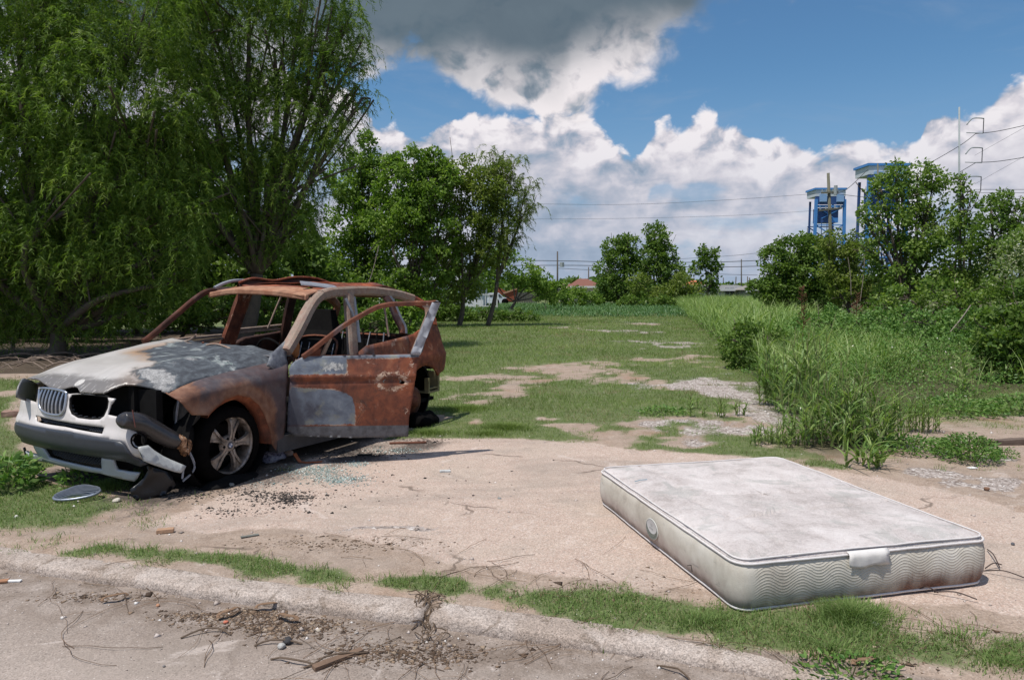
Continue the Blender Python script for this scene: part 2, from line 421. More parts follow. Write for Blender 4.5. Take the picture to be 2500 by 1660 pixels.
def masks(P):
    x, y = P[:, 0], P[:, 1]
    PW = P + np.stack([fbm(x * 1.1, y * 1.1, 61, 5) - .5, fbm(x * 1.1 + 9, y * 1.1, 62, 5) - .5], 1) * (np.clip(y / 10, .25, 2.0) * 2.6)[:, None]
    n1 = fbm(x * 1.3, y * 1.3, 3); n2 = fbm(x * 5, y * 5, 9); n3 = fbm(x * .35, y * .35, 15)
    m = {}
    m['road'] = curb_d(P)
    m['apron'] = sdf(P, APRON)
    m['gravel'] = blob(PW, GRAV) + (n2 - .5) * 1.6 + .05
    bare = blob(PW, BARE) + (n1 - .5) * 1.9 + (n2 - .5) * 1.3
    fld = np.clip((y - 6.2) / .8, 0, 1)
    g = .80 - np.maximum(bare, -.6) * 1.15 + (n1 - .5) * 1.2 - np.clip((9.5 - y) / 3, 0, 1) * .35 - np.clip((x - 1.2) / 2, 0, 1) * np.clip((13 - y) / 4, 0, 1) * .45 
    g = np.where(m['apron'] > -.12, g + (-m['apron'] - .12) * 6, g)
    # strip on the verge
    ds = segdist(P, STRIP, False)
    wid = .10 + .06 * n3 + np.clip((x - 1.2) / 1.2, 0, 1) * np.clip((2.6 - x) / .6, 0, 1) * .18
    gs = (wid * .72 - ds) * 7 + (n1 - .48) * 2.2 + (n2 - .5) * 2.0 + .50
    front = np.clip((6.0 - y) / .6, 0, 1)
    g = np.where(y < 6.2, gs, g)
    gl = sdf(P, LEFTG) * 4 + (n1 - .42) * 2.2
    g = np.where(sdf(P, LEFTG) > -.5, np.maximum(g * (x > -2.2), gl), g)
    g = np.where((m['road'] > -.05), np.minimum(g, -.4 + (n1 - .5)), g)
    # under the willows and the dirt track on the left: bare
    tr = segdist(P, TRACK, False)
    g = np.where((x < -3) & (y > 8), np.minimum(g, (tr - .9) * 1.2), g)
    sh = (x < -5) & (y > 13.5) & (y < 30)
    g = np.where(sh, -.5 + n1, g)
    # right hand dirt
    g = np.where((x > 3.0) & (y < 9) & (y > 3.2), g - .9, g)
    m['grass'] = np.clip(g, -1, 1.2)
    m['weed'] = sdf(P, WEEDP)
    c = np.array([-2.6, 5.6]); soot_shade = np.full(len(P), -3.)
    for (sx, sy, sr) in [(-2.75, 5.35, .55), (-2.2, 6.1, .55), (-1.55, 6.8, .55), (-1.0, 7.2, .45), (-2.9, 6.6, 1.2), (-1.9, 7.6, 1.1), (-1.35, 9.0, .6)]:
        soot_shade = np.maximum(soot_shade, 1 - np.hypot(x - sx, y - sy) / sr)
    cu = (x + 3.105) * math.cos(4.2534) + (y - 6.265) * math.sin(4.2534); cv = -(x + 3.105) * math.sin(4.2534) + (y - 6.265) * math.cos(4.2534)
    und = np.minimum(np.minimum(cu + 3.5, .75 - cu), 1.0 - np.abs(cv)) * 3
    soot_shade = np.maximum(soot_shade, np.clip(und, -3, .9)); m['grass'] = np.where(und > .1, -1, m['grass'])
    m['soot_shade'] = soot_shade + (n2 - .5) * 1.1
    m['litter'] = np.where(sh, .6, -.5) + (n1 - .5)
    return m
def gz(x, y):
    x = np.atleast_1d(np.asarray(x, float)); y = np.atleast_1d(np.asarray(y, float)); P = np.stack([x, y], 1)
    d = curb_d(P)
    z = -.058 * np.clip((d + .14) / .14, 0, 1) ** 1.0
    z += (fbm(x * .8, y * .8, 2) - .5) * .03 * np.clip((y - 8) / 4, 0, 1)
    z += (fbm(x * .07, y * .07, 5) - .5) * .25 * np.clip((y - 14) / 20, 0, 1)
    ap = sdf(P, APRON) if len(P) < 400000 else -np.ones(len(P))
    z += np.clip(-ap, 0, .05) / .05 * .012 * (fbm(x * 3, y * 3, 4) * 1.4 - .2) * (d < -.2)
    return z
rows = np.concatenate([np.linspace(-30, -2, 8), np.linspace(-1, 1.6, 8), 1.7 * np.exp(np.linspace(0, math.log(120 / 1.7), 330)), [150, 200, 300, 500, 900, 1800, 4000]])
U = np.linspace(-1, 1, 440); U = U * (.55 + .45 * U ** 2)
YY, UU = np.meshgrid(rows, U, indexing='ij')
XX = UU * (np.abs(YY) * 1.6 + 7)
Pg = np.stack([XX.ravel(), YY.ravel()], 1); Mg = masks(Pg)
Vg = np.stack([Pg[:, 0], Pg[:, 1], gz(Pg[:, 0], Pg[:, 1])], 1)

def gmat(T):
    o = T.obj(); A = {k: T.attr(k) for k in ('road', 'apron', 'gravel', 'grass', 'soot_shade', 'weed', 'litter')}
    nb = T.noise(o, 1.1, 6, .6); nm = T.noise(o, 6, 6, .65); nf = T.noise(o, 40, 4, .7); ng = T.noise(o, 160, 3, .7)
    v1 = T.voro(o, 95); v2 = T.node('ShaderNodeTexVoronoi', {'Vector': o, 'Scale': 95.0}).outputs['Color']
    vs = T.voro(o, 30)
    # sandy dirt
    dirt = T.ramp(T.add(T.mul(nm, .6), T.mul(nf, .4)), [(.25, (.20, .145, .105)), (.5, (.34, .26, .205)), (.78, (.46, .375, .31))])
    dirt = T.mix(T.ss(nb, .5, .75), dirt, (.30, .19, .125))
    # exposed aggregate concrete: pink and cream grains
    grain = T.ramp(T.xyz(v2)[0], [(0, (.46, .31, .25)), (.35, (.56, .42, .34)), (.6, (.50, .40, .33)), (.85, (.66, .53, .44)), (1, (.74, .66, .60))])
    ap = T.mix(.55, grain, T.ramp(nm, [(.3, (.45, .33, .26)), (.7, (.60, .47, .38))]))
    ap = T.mix(T.ss(nb, .42, .7, 0, .55), ap, (.50, .41, .33))
    ap = T.mix(T.ss(T.noise(o, 2.2, 5, .6, .8), .55, .72, 0, .5), ap, (.36, .29, .24))
    ap = T.mix(1.0, ap, (.86, .87, .89), 'MULTIPLY')
    fa = T.ss(T.add(A['apron'], T.mul(T.sub(nm, .5), .35)), -.03, .05)
    c = T.mix(fa, dirt, ap)
    # road: grey pinkish worn concrete
    rd = T.ramp(T.add(T.mul(nb, .5), T.add(T.mul(nm, .3), T.mul(nf, .2))), [(.30, (.24, .20, .17)), (.5, (.36, .30, .26)), (.7, (.52, .435, .385))])
    ox, oy, oz = T.xyz(o)
    rd = T.mix(T.ss(v1, .0, .32, .35, 0), rd, (.62, .56, .50))
    grime = T.mul(T.ss(A['road'], .95, .05), T.ss(T.add(nm, T.mul(nb, .6)), .55, .95))
    rd = T.mix(T.mul(grime, .85), rd, (.15, .112, .085))
    c = T.mix(T.ss(A['road'], -.16, -.12), c, rd)
    grit = T.ramp(T.xyz(T.node('ShaderNodeTexVoronoi', {'Vector': o, 'Scale': 150.0}).outputs['Color'])[2], [(0, .55), (.25, .88), (.7, 1.06), (1, 1.35)])
    c = T.mix(.6, c, grit, 'MULTIPLY')
    st = T.mul(T.ss(T.noise(T.vmul(o, (.7, 1.6, 1)), .8, 6, .62, .9), .48, .68), .45); c = T.mix(st, c, (.27, .225, .19)); c = T.mix(T.mul(T.ss(T.noise(T.vadd(o, (8, 3, 0)), 1.7, 7, .7, 1.4), .60, .66), .35), c, (.62, .54, .49))
    crack = T.node('ShaderNodeTexVoronoi', {'Vector': T.vadd(o, T.vmul(T.node('ShaderNodeTexNoise', {'Vector': o, 'Scale': 2.5, 'Detail': 6.0}).outputs['Color'], (.5, .5, 0))), 'Scale': .55}, feature='DISTANCE_TO_EDGE').outputs['Distance']
    c = T.mix(T.mul(T.ss(crack, .010, .003), T.mul(T.ss(T.noise(o, .9, 3), .5, .6), .7)), c, (.12, .09, .07))
    # gravel
    gcol = T.ramp(T.xyz(T.node('ShaderNodeTexVoronoi', {'Vector': o, 'Scale': 42.0}).outputs['Color'])[1], [(0, (.17, .14, .125)), (.4, (.33, .28, .25)), (.8, (.48, .42, .39)), (1, (.66, .62, .58))])
    gf = T.mul(T.ss(T.add(A['gravel'], T.mul(T.sub(nf, .5), .9)), .05, .35), .9)
    c = T.mix(gf, c, gcol)
    # thin grass / thatch under the blades
    gr = T.ramp(T.add(T.mul(nm, .5), T.mul(nf, .5)), [(.3, (.055, .085, .026)), (.52, (.100, .145, .045)), (.70, (.22, .20, .11))])
    gg = T.mul(T.ss(T.add(A['grass'], T.mul(T.sub(nf, .5), 1.1)), .1, .65), .88)
    c = T.mix(gg, c, gr)
    c = T.mix(T.mul(T.ss(A['weed'], -.3, .3), .9), c, (.075, .07, .035))
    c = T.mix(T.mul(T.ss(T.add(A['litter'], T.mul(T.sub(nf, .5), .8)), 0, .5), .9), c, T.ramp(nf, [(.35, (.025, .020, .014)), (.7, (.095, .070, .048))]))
    # dark specks, pale stones
    c = T.mix(T.mul(T.ss(T.voro(T.vadd(o, (3.3, 1.2, 0)), 22), .10, .06), .75), c, (.05, .042, .036))
    c = T.mix(T.mul(T.ss(vs, .11, .07), .7), c, (.62, .57, .52))
    c = T.mix(T.mul(T.ss(T.add(A['soot_shade'], T.mul(T.sub(nf, .5), 1.3)), .15, .8), .85), c, (.035, .032, .030))
    h = T.add(T.mul(nm, .6), T.add(T.mul(nf, .35), T.add(T.mul(ng, .12), T.mul(T.mul(gf, T.voro(o, 42)), 1.2))))
    return {'col': c, 'bump': T.bump(h, .55, .02)}
GROUND = mat('ground_cover', gmat, .92, .15)
g = mk('ground', Vg, grid_faces(len(rows), len(U)), GROUND, smooth=True, attrs={k: Mg[k] for k in ('road', 'apron', 'gravel', 'grass', 'soot_shade', 'weed', 'litter')})
tag(g, 'sandy lot of pinkish concrete, dirt, gravel and thin grass with a worn street in front', kind='structure')
cal = mk('road_behind', *box(-40, 40, -60, -29.9, -.2, -.09), GROUND); tag(cal, 'worn street running on behind the viewer', kind='structure')

# kerb: low rolled concrete edge in cast lengths
def kmat(T):
    o = T.obj(); nm = T.noise(o, 7, 6, .65); nf = T.noise(o, 60, 4, .7)
    c = T.ramp(T.add(T.mul(nm, .6), T.mul(nf, .4)), [(.28, (.29, .235, .20)), (.5, (.42, .355, .31)), (.75, (.56, .49, .44))])
    c = T.mix(T.mul(T.ss(T.noise(o, 2.5, 6, .65, .5), .42, .60), .85), c, (.33, .265, .22)); c = T.mix(T.mul(T.ss(T.noise(T.vadd(o, (5, 5, 0)), 9, 6, .7, .8), .56, .64), .6), c, (.16, .12, .09))
    c = T.mix(T.mul(T.ss(T.voro(o, 55), .16, .08), .6), c, (.68, .62, .56))
    vc = T.xyz(T.node('ShaderNodeTexVoronoi', {'Vector': o, 'Scale': 170.0}).outputs['Color'])[0]
    c = T.mix(1.0, c, T.ramp(vc, [(0, .62), (.5, 1.0), (1, 1.3)]), 'MULTIPLY')
    return {'col': c, 'bump': T.bump(T.add(nm, T.mul(nf, .8)), .8, .012)}
KERB = mat('kerb_concrete', kmat, .9, .15)
kr = empty('kerb', kind='structure', label='low rolled concrete kerb between the street and the verge')
L = np.r_[0, np.cumsum(np.linalg.norm(np.diff(CURB, axis=0), axis=1))]
def cpos(s):
    return np.array([np.interp(s, L, CURB[:, 0]), np.interp(s, L, CURB[:, 1])])
joints = [0.0]
sj = L[np.argmin(np.hypot(*(CURB - gp(1035, 1520)[:2]).T))]
s = sj % 3.05
while s < L[-1]: joints.append(s); s += 3.05
joints.append(L[-1])
for a, b in zip(joints[:-1], joints[1:]):
    if b - a < .1: continue
    ss_ = np.arange(a + .012, b - .012, .05); path = []
    prof = [(-.17, -.10), (-.17, .000), (-.16, .003), (-.09, .003), (-.03, .000), (-.012, -.005), (-.002, -.016), (.004, -.045), (.005, -.12)]
    V = []
    for q in ss_:
        p = cpos(q); t = cpos(q + .02) - cpos(q - .02); t /= np.hypot(*t); n = np.array([t[1], -t[0]])
        w = (fbm(np.array([q * 3]), np.array([1.]), 8)[0] - .5) * .03; dz = (fbm(np.array([q * 1.3]), np.array([4.]), 9)[0] - .5) * .012
        bur = max(0, min(1, (p[0] - .2) / 1.6)) * .035          # sinks into the dirt to the right
        for j, (u, v) in enumerate(prof):
            V.append((p[0] + n[0] * (u + w), p[1] + n[1] * (u + w), v + dz - bur - (.02 if j == 0 else 0)))
    V = rough(np.array(V), .004, 9, 3)
    if len(ss_) > 2:
        F = grid_faces(len(ss_), len(prof)).tolist() + [list(range(len(prof)))[::-1], [(len(ss_) - 1) * len(prof) + j for j in range(len(prof))]]
        mk('kerb_segment', V, F, KERB, kr, True)
# ================================================================ BURNT CAR
CX, CY, YAW, DZc, PT, RO = -3.105, 6.265, 4.2534, -.011, .012, .024
cyw, syw = math.cos(YAW), math.sin(YAW)
def tocar(P):
    dx, dy = P[0] - CX, P[1] - CY; x = dx * cyw + dy * syw; y = -dx * syw + dy * cyw
    return np.array([x, y, P[2] - DZc - x * PT + y * RO])
CO = tocar([0, 0, CH])
def cp(px, py, n, d):                        # photo pixel -> plane n.p = d in car space
    r = tocar(np.array([0, 0, CH]) + px_ray(px, py)) - CO
    n = np.array(n, float); return CO + r * (d - n @ CO) / (n @ r)
car = empty('burnt_car', label='burnt out rusty car with white front end and driver door hanging open', cat='car')
car.matrix_world = Matrix(((cyw, -syw, 0, CX), (syw, cyw, 0, CY), (PT, -RO, 1, DZc), (0, 0, 0, 1)))
EV = math.exp
def ys(x, z):
    x = np.asarray(x, float); z = np.asarray(z, float)
    y = .905 - np.clip(.55 - z, 0, 1) * .10 - np.clip(z - .82, 0, 1) * .24 + .010 * np.exp(-((z - .81) / .03) ** 2)
    y = y - (np.clip(x - .1, 0, 2) / .65) ** 2 * .085 - (np.clip(-2.9 - x, 0, 2) / .6) ** 2 * .13
    y = y + .010 * (fbm(x * 3.5 + 20, z * 3.5 + 5, 33) - .5)
    for cx_ in (0, -2.795):
        r = np.hypot(x - cx_, z - .33); y = y + .016 * np.exp(-((r - .40) / .05) ** 2)
    return y
def side(pts, f=ys):                         # pixels -> (x, z) on the near flank
    out = []
    for (px, py) in pts:
        y = .9
        for _ in range(4):
            p = cp(px, py, (0, 1, 0), y); y = float(f(p[0], p[2]))
        out.append((p[0], p[2]))
    return out
def Q1(x, y): return (x * .3954, 640 + y * .3954)
def Q2(x, y): return (340 + x * .32176, 640 + y * .32176)
def Q3(x, y): return (x * .2423, 880 + y * .2423)
def Q4(x, y): return (600 + x * .21168, 660 + y * .21168)
def Q5(x, y): return (320 + x * .16935, 800 + y * .16935)

# ---- burnt metal materials
def rustcol(T, v, seed=0.0, blue=.5, ash=.5, orange=.5):
    v = T.vadd(v, (seed, seed * 1.7, -seed))
    a = T.noise(v, 3.2, 7, .62, .5); b = T.noise(v, 9, 7, .65, .3); c = T.noise(T.vmul(v, (1, 1, .35)), 26, 6, .7)
    fine = T.noise(v, 90, 4, .7)
    k = T.add(T.mul(a, .5), T.add(T.mul(b, .3), T.mul(c, .2)))
    col = T.ramp(k, [(.30, (.026, .014, .011)), (.42, (.075, .027, .016)), (.50, (.145, .046, .024)), (.58, (.22, .080, .038)), (.68, (.34, .18, .10))])
    if orange: col = T.mix(T.mul(T.ss(T.noise(v, 2.1, 4, .5), .52, .66), orange), col, T.ramp(b, [(.3, (.15, .034, .013)), (.7, (.36, .115, .045))]))
    if blue: col = T.mix(T.mul(T.ss(T.noise(T.vadd(v, (5, 3, 1)), 2.6, 6, .6, .6), .50, .64), blue), col, T.ramp(b, [(.3, (.050, .052, .062)), (.7, (.150, .165, .195))]))
    if ash: col = T.mix(T.mul(T.ss(T.add(T.mul(c, .6), T.mul(T.noise(T.vadd(v, (2, 7, 4)), 4, 7, .7, 1.2), .6)), .66, .80), ash), col, (.52, .42, .34))
    col = T.mix(T.mul(T.ss(fine, .58, .75), .25), col, (.35, .27, .21))
    col = T.mix(T.mul(T.ss(fine, .42, .3), .35), col, (.02, .013, .01))
    return col, T.add(T.mul(b, .5), T.add(T.mul(c, .5), T.mul(fine, .25)))
def rustmat(name, seed=0., blue=.5, ash=.5, orange=.5, tint=None):
    def f(T):
        c, h = rustcol(T, T.obj(), seed, blue, ash, orange)
        if tint: c = T.mix(1.0, c, tint, 'MULTIPLY')
        return {'col': c, 'bump': T.bump(h, .35, .006)}
    return mat(name, f, .78, .35)
M_RUST = rustmat('rusted_panel', 1.0)
def f_tan(T):
    o = T.obj(); c, h = rustcol(T, o, 4.2, .3, .5, .3); n = T.noise(o, 5, 7, .65, .6); n2 = T.noise(o, 24, 6, .7)
    tan = T.ramp(T.add(T.mul(n, .5), T.mul(n2, .5)), [(.34, (.12, .088, .07)), (.47, (.30, .235, .185)), (.60, (.46, .385, .32))])
    return {'col': T.mix(T.ss(T.add(n2, T.mul(n, .5)), .66, .84, .95, .40), c, tan), 'bump': T.bump(h, .5, .008)}
M_RUST2 = mat('tan_scaled_pillar', f_tan, .8, .3)
M_ROOF = rustmat('rusted_roof', 7.7, .15, .30, 1.0, (1.25, .98, .90))
M_HEAD = mat('scaled_roof_header', lambda T: {'col': T.mix(T.ss(T.noise(T.obj(), 7, 7, .7, .5), .35, .6, .85, .35), rustcol(T, T.obj(), 9.1, .05, .6, .9)[0], (.46, .26, .165))}, .8, .3)
M_DEEP = rustmat('charred_interior', 3.3, .2, .15, .15, (.28, .28, .30))
M_CHAR = flat('charcoal', (.008, .0075, .0075), .5, 14, rough_=.9, spec=.12)
M_ASHG = flat('ash_grey_metal', (.26, .27, .30), .4, 12, rough_=.55, spec=.4)
M_DARKP = flat('dark_plastic', (.036, .040, .050), .18, 20, rough_=.42, spec=.45)
M_CHROME = flat('dull_chrome', (.42, .44, .48), .2, 14, rough_=.28, spec=.6, metal=.75)
def f_white(T):
    o = T.obj(); n = T.noise(o, 3.5, 6, .6, .4); d = T.noise(o, 28, 6, .7)
    ox, oy, oz = T.xyz(o)
    c = T.mix(T.ss(T.add(T.mul(n, .7), T.mul(d, .3)), .44, .62, 0, .35), (.64, .60, .575), (.40, .36, .335))
    c = T.mix(T.mul(T.ss(T.add(oy, T.mul(T.sub(n, .5), .4)), .42, .60), .30), c, (.36, .355, .35))
    c = T.mix(T.mul(T.ss(d, .60, .72), .5), c, (.22, .19, .165))
    return {'col': c, 'bump': T.bump(n, .05, .01)}
M_WHITE = mat('sooty_white_paint', f_white, .36, .5)
def f_hood(T):
    o = T.obj(); ox, oy, oz = T.xyz(o)
    burn = T.attr('burn'); n = T.noise(o, 7, 7, .65, .6); n2 = T.noise(o, 26, 6, .7); lo = T.noise(o, 2.3, 5, .6, .5)
    f2 = T.noise(o, 110, 4, .75)
    b = T.add(burn, T.mul(T.sub(n, .5), .26))
    white = T.mix(T.ss(lo, .38, .62, 0, .5), (.50, .47, .445), (.33, .305, .28))
    sm = T.add(T.mul(T.noise(T.vmul(o, (2.2, .9, 1)), 5, 6, .6, .5), 1.0), T.attr('smoke'))
    white = T.mix(T.mul(T.ss(sm, .55, 1.10), .82), white, (.105, .092, .082))
    # pale scuff streaks through the smoke
    st = T.ss(T.noise(T.vmul(T.vadd(o, (0, 0, 3)), (5, 16, 1)), 3, 4, .5, .9), .60, .66)
    white = T.mix(T.mul(st, T.mul(T.ss(sm, .5, .8), .6)), white, (.66, .64, .60))
    halo = T.mul(T.ss(b, -.22, -.01), T.attr('halo'))
    white = T.mix(T.mul(halo, .9), white, T.ramp(n, [(.35, (.22, .10, .045)), (.65, (.44, .26, .13))]))
    k = T.add(T.mul(T.noise(T.vmul(o, (1, 1.8, 1)), 4.5, 7, .65, 1.2), .6), T.mul(n2, .4))
    blue = T.ramp(k, [(.32, (.022, .023, .027)), (.47, (.048, .054, .064)), (.58, (.095, .108, .120)), (.70, (.22, .23, .235))])
    blue = T.mix(T.mul(T.ss(T.noise(T.vadd(o, (9, 2, 0)), 3.2, 6, .6, 1.0), .56, .64), .8), blue, T.ramp(n2, [(.4, (.17, .215, .205)), (.65, (.42, .42, .41))]))
    ashy = T.ss(T.add(T.attr('ash'), T.mul(T.sub(n, .5), 1.3)), .05, .30)
    ashc = T.ramp(T.add(T.mul(f2, .5), T.mul(n2, .5)), [(.38, (.13, .13, .13)), (.52, (.36, .35, .34)), (.68, (.60, .58, .56))])
    blue = T.mix(T.mul(ashy, .9), blue, ashc)
    blue = T.mix(T.mul(T.ss(T.noise(o, 12, 5, .6), .70, .76), .6), blue, (.60, .50, .42))
    c = T.mix(T.ss(b, -.015, .02), white, blue)
    # dark crusted rim of the burn
    rim = T.mul(T.ss(b, -.03, -.002), T.ss(b, .03, .004))
    c = T.mix(T.mul(rim, .45), c, (.06, .045, .035))
    h = T.add(T.mul(T.ss(b, -.01, .02), T.add(T.mul(n2, .7), T.mul(T.mul(ashy, f2), 1.5))), T.mul(f2, .05))
    return {'col': c, 'bump': T.bump(h, .45, .008), 'rough': T.lin(T.ss(b, -.02, .02), 0, 1, .36, .72)}
M_HOOD = mat('half_burnt_bonnet_paint', f_hood, .5, .45)
def f_fend(T):
    o = T.obj(); ox, oy, oz = T.xyz(o)
    c, h = rustcol(T, o, 2.4, .55, .15, .25)
    a = T.noise(o, 3.5, 6, .6, .5); b = T.noise(o, 11, 6, .65)
    dark = T.ramp(T.add(T.mul(a, .5), T.mul(b, .5)), [(.3, (.028, .025, .028)), (.5, (.065, .062, .072)), (.72, (.135, .135, .14))])
    warm = T.ramp(T.add(T.mul(a, .5), T.mul(b, .5)), [(.34, (.055, .026, .019)), (.5, (.165, .080, .048)), (.68, (.31, .19, .125))])
    rr = T.m('SQRT', T.add(T.mul(ox, ox), T.mul(T.sub(oz, .33), T.sub(oz, .33))))
    w = T.add(T.ss(rr, .62, .40), T.mul(T.sub(a, .5), 1.4)); w = T.mx(w, T.ss(T.add(ox, T.mul(T.sub(b, .5), .3)), .22, .40))
    w = T.mul(w, T.ss(T.add(ox, T.mul(T.sub(b, .5), .3)), -.62, -.40))
    c2 = T.mix(T.ss(w, .1, .75), dark, warm)
    c = T.mix(.78, c, c2)
    c = T.mix(T.mul(T.ss(T.noise(T.vadd(o, (4, 4, 1)), 14, 7, .75, 1), .64, .72), T.ss(ox, .25, .45)), c, (.55, .38, .27))
    return {'col': c, 'bump': T.bump(h, .3, .006)}
M_FEND = mat('scorched_wing', f_fend, .68, .35)
def f_door(T):
    o = T.obj(); b1 = T.attr('patch'); n = T.noise(o, 10, 6, .65, .4); n2 = T.noise(o, 34, 5, .7); lo = T.noise(o, 3.2, 5, .6, .4)
    red, h = rustcol(T, o, 5.9, .0, .55, .35)
    red = T.mix(.6, red, T.ramp(T.add(T.mul(n, .6), T.mul(lo, .4)), [(.36, (.035, .015, .011)), (.47, (.12, .034, .018)), (.56, (.22, .062, .028)), (.66, (.36, .16, .085))]))
    ze = T.ss(T.add(T.attr('wear'), T.mul(T.sub(T.noise(o, 15, 8, .8, 1.2), .5), 4.2)), .55, .95)
    red = T.mix(T.mul(T.ss(lo, .50, .62), .5), red, (.27, .075, .028)); red = T.mix(T.mul(T.ss(T.noise(T.vadd(o, (6, 6, 6)), 6, 7, .7, .8), .55, .66), .6), red, (.035, .022, .020)); red = T.mix(T.mul(ze, .85), red, T.ramp(n2, [(.35, (.42, .27, .17)), (.65, (.62, .50, .40))]))
    blue = T.ramp(T.add(T.mul(lo, .5), T.mul(n, .5)), [(.34, (.060, .062, .080)), (.5, (.125, .145, .180)), (.66, (.22, .245, .27))])
    blue = T.mix(T.mul(T.ss(T.noise(T.vadd(o, (1, 1, 8)), 5, 5, .6), .55, .66), .5), blue, (.24, .235, .17))
    blue = T.mix(T.mul(T.ss(T.add(T.attr('ash'), T.mul(T.sub(n2, .5), 1.2)), .1, .4), .8), blue, T.ramp(n2, [(.4, (.16, .16, .16)), (.6, (.50, .49, .46))]))
    e = T.add(b1, T.add(T.mul(T.sub(n, .5), .030), T.mul(T.sub(T.noise(o, 55, 5, .75), .5), .030)))
    c = T.mix(T.ss(e, -.004, .004), red, blue)
    c = T.mix(T.mul(T.mul(T.ss(e, -.012, -.002), T.ss(e, .006, 0)), T.mul(T.ss(n, .45, .6), .6)), c, (.45, .34, .25))
    c = T.mix(T.mul(T.attr('soot_shade'), .75), c, (.045, .045, .06))  # on the door this mask paints in the wing's overlap shadow
    c = T.mix(T.ss(T.attr('trim'), -.002, .004), c, T.ramp(n, [(.35, (.055, .052, .056)), (.65, (.135, .135, .145))]))
    return {'col': c, 'bump': T.bump(h, .3, .006)}
M_DOOR = mat('patchy_rusted_door_skin', f_door, .66, .38)

# ---- bonnet
def e_z(x): return np.interp(x, [-.9, -.74, -.6, -.33, -.06, .16, .27, .39, .49, .60, .80], [1.06, 1.02, .968, .940, .918, .895, .880, .853, .816, .79, .75])
def c_z(x): return np.interp(x, [-.75, -.38, .06, .30, .45, .60, .68, .74, .80], [1.09, 1.085, 1.050, 1.015, .985, .925, .885, .845, .805])
def zh(x, y):
    t = np.clip(np.where(y > 0, y / .75, -y / .88), 0, 1.15)
    z = c_z(x) - (c_z(x) - e_z(x) - np.where(y < 0, .040 + .10 * np.clip(.15 - x, 0, .7), 0) * np.clip(-y / .3, 0, 1)) * t ** 3.0
    z = z + .016 * np.exp(-((np.abs(y) - .42) / .07) ** 2) * np.clip((.6 - x) / .5, 0, 1)      # raised creases
    z = z - .028 * np.exp(-(((x + .25) / .22) ** 2 + ((y - .15) / .35) ** 2)) + .006 * (fbm(x * 6, y * 6, 3) - .5)
    return z
def hoodpts(pts):
    out = []
    for (px, py) in pts:
        z = .97
        for _ in range(12):
            p = cp(px, py, (0, 0, 1), z); z = .5 * z + .5 * float(zh(np.clip(p[0], -.7, .8), np.clip(p[1], -.75, .75)))
        out.append((p[0], p[1]))
    return out
front = [(.50, -.87), (.62, -.835), (.665, -.70), (.695, -.56), (.735, -.42), (.775, -.25), (.78, -.12), (.745, -.04), (.74, 0), (.745, .04), (.78, .12), (.775, .25), (.755, .37), (.69, .41), (.635, .445), (.60, .52), (.565, .60), (.505, .715), (.49, .745)]
hood_out = front + [(.16, .752), (-.2, .755), (-.60, .757), (-.72, .72), (-.70, .55), (-.655, .3), (-.63, 0), (-.655, -.3), (-.70, -.55), (-.72, -.72), (-.60, -.79), (-.2, -.81), (.16, -.85)]
bpoly = hoodpts([Q5(110, 335), Q5(300, 285), Q5(480, 250)]) + [(-.66, -.42), (-.9, -.2), (-.9, 1.0), (.62, 1.0)] + hoodpts([Q5(430, 975), Q5(160, 880), Q5(20, 840), Q5(60, 700), Q5(30, 620), Q5(100, 585), Q5(330, 530), Q5(300, 440), Q5(200, 370)])
ashp = hoodpts([Q5(330, 560), Q5(50, 640), Q5(30, 850), Q5(420, 950), Q5(560, 900), Q5(700, 800), Q5(450, 740), Q5(300, 640), Q5(600, 560), Q5(760, 500)])
ash2 = hoodpts([Q5(1200, 640), Q5(1500, 500), Q5(1700, 490), Q5(1750, 560), Q5(1350, 660)])
ash3 = hoodpts([Q5(700, 450), Q5(1040, 440), Q5(880, 500)])
def hood_smoke(V):
    x, y = V[:, 0], V[:, 1]
    return np.exp(-((x - .72) / .12) ** 2) * .75 + .35 * np.exp(-(((x - .55) / .15) ** 2 + ((y - .5) / .18) ** 2)) - .06
panel('bonnet', hood_out, lambda x, y: (x, y, zh(x, y)), M_HOOD, car, .028, th=.012,
      attrs={'burn': lambda V: sdf(V, bpoly), 'ash': lambda V: np.maximum(sdf(V, ashp), np.maximum(sdf(V, ash2), sdf(V, ash3))) * 6,
             'smoke': hood_smoke, 'halo': lambda V: np.clip(1 - np.hypot(V[:, 0] + .05, V[:, 1] + .15) / .55, 0, 1) ** .5 + .25 * np.exp(-((V[:, 1] - .45) / .2) ** 2)})
# badge scar on the bonnet nose
bx = hoodpts([Q1(490, 740)])[0]
def disc_on(name, cx_, cy_, rx, ry, fn, mt, par, lift=.003, n=20):
    V = [(cx_, cy_)] + [(cx_ + rx * math.cos(2 * math.pi * k / n), cy_ + ry * math.sin(2 * math.pi * k / n)) for k in range(n)]
    V = np.array(V); X = np.stack(fn(V[:, 0], V[:, 1]), 1); X[:, 2] += lift; X[1:, 2] -= lift * .9
    return mk(name, X, [(0, 1 + k, 1 + (k + 1) % n) for k in range(n)], mt, par, True)
tag(disc_on('bonnet_badge', .70, 0.0, .036, .040, lambda x, y: (x, y, zh(x, y)), flat('melted_badge', (.50, .48, .45), .35, 60, rough_=.5), car, .006), 'melted round badge, its emblem scorched away')

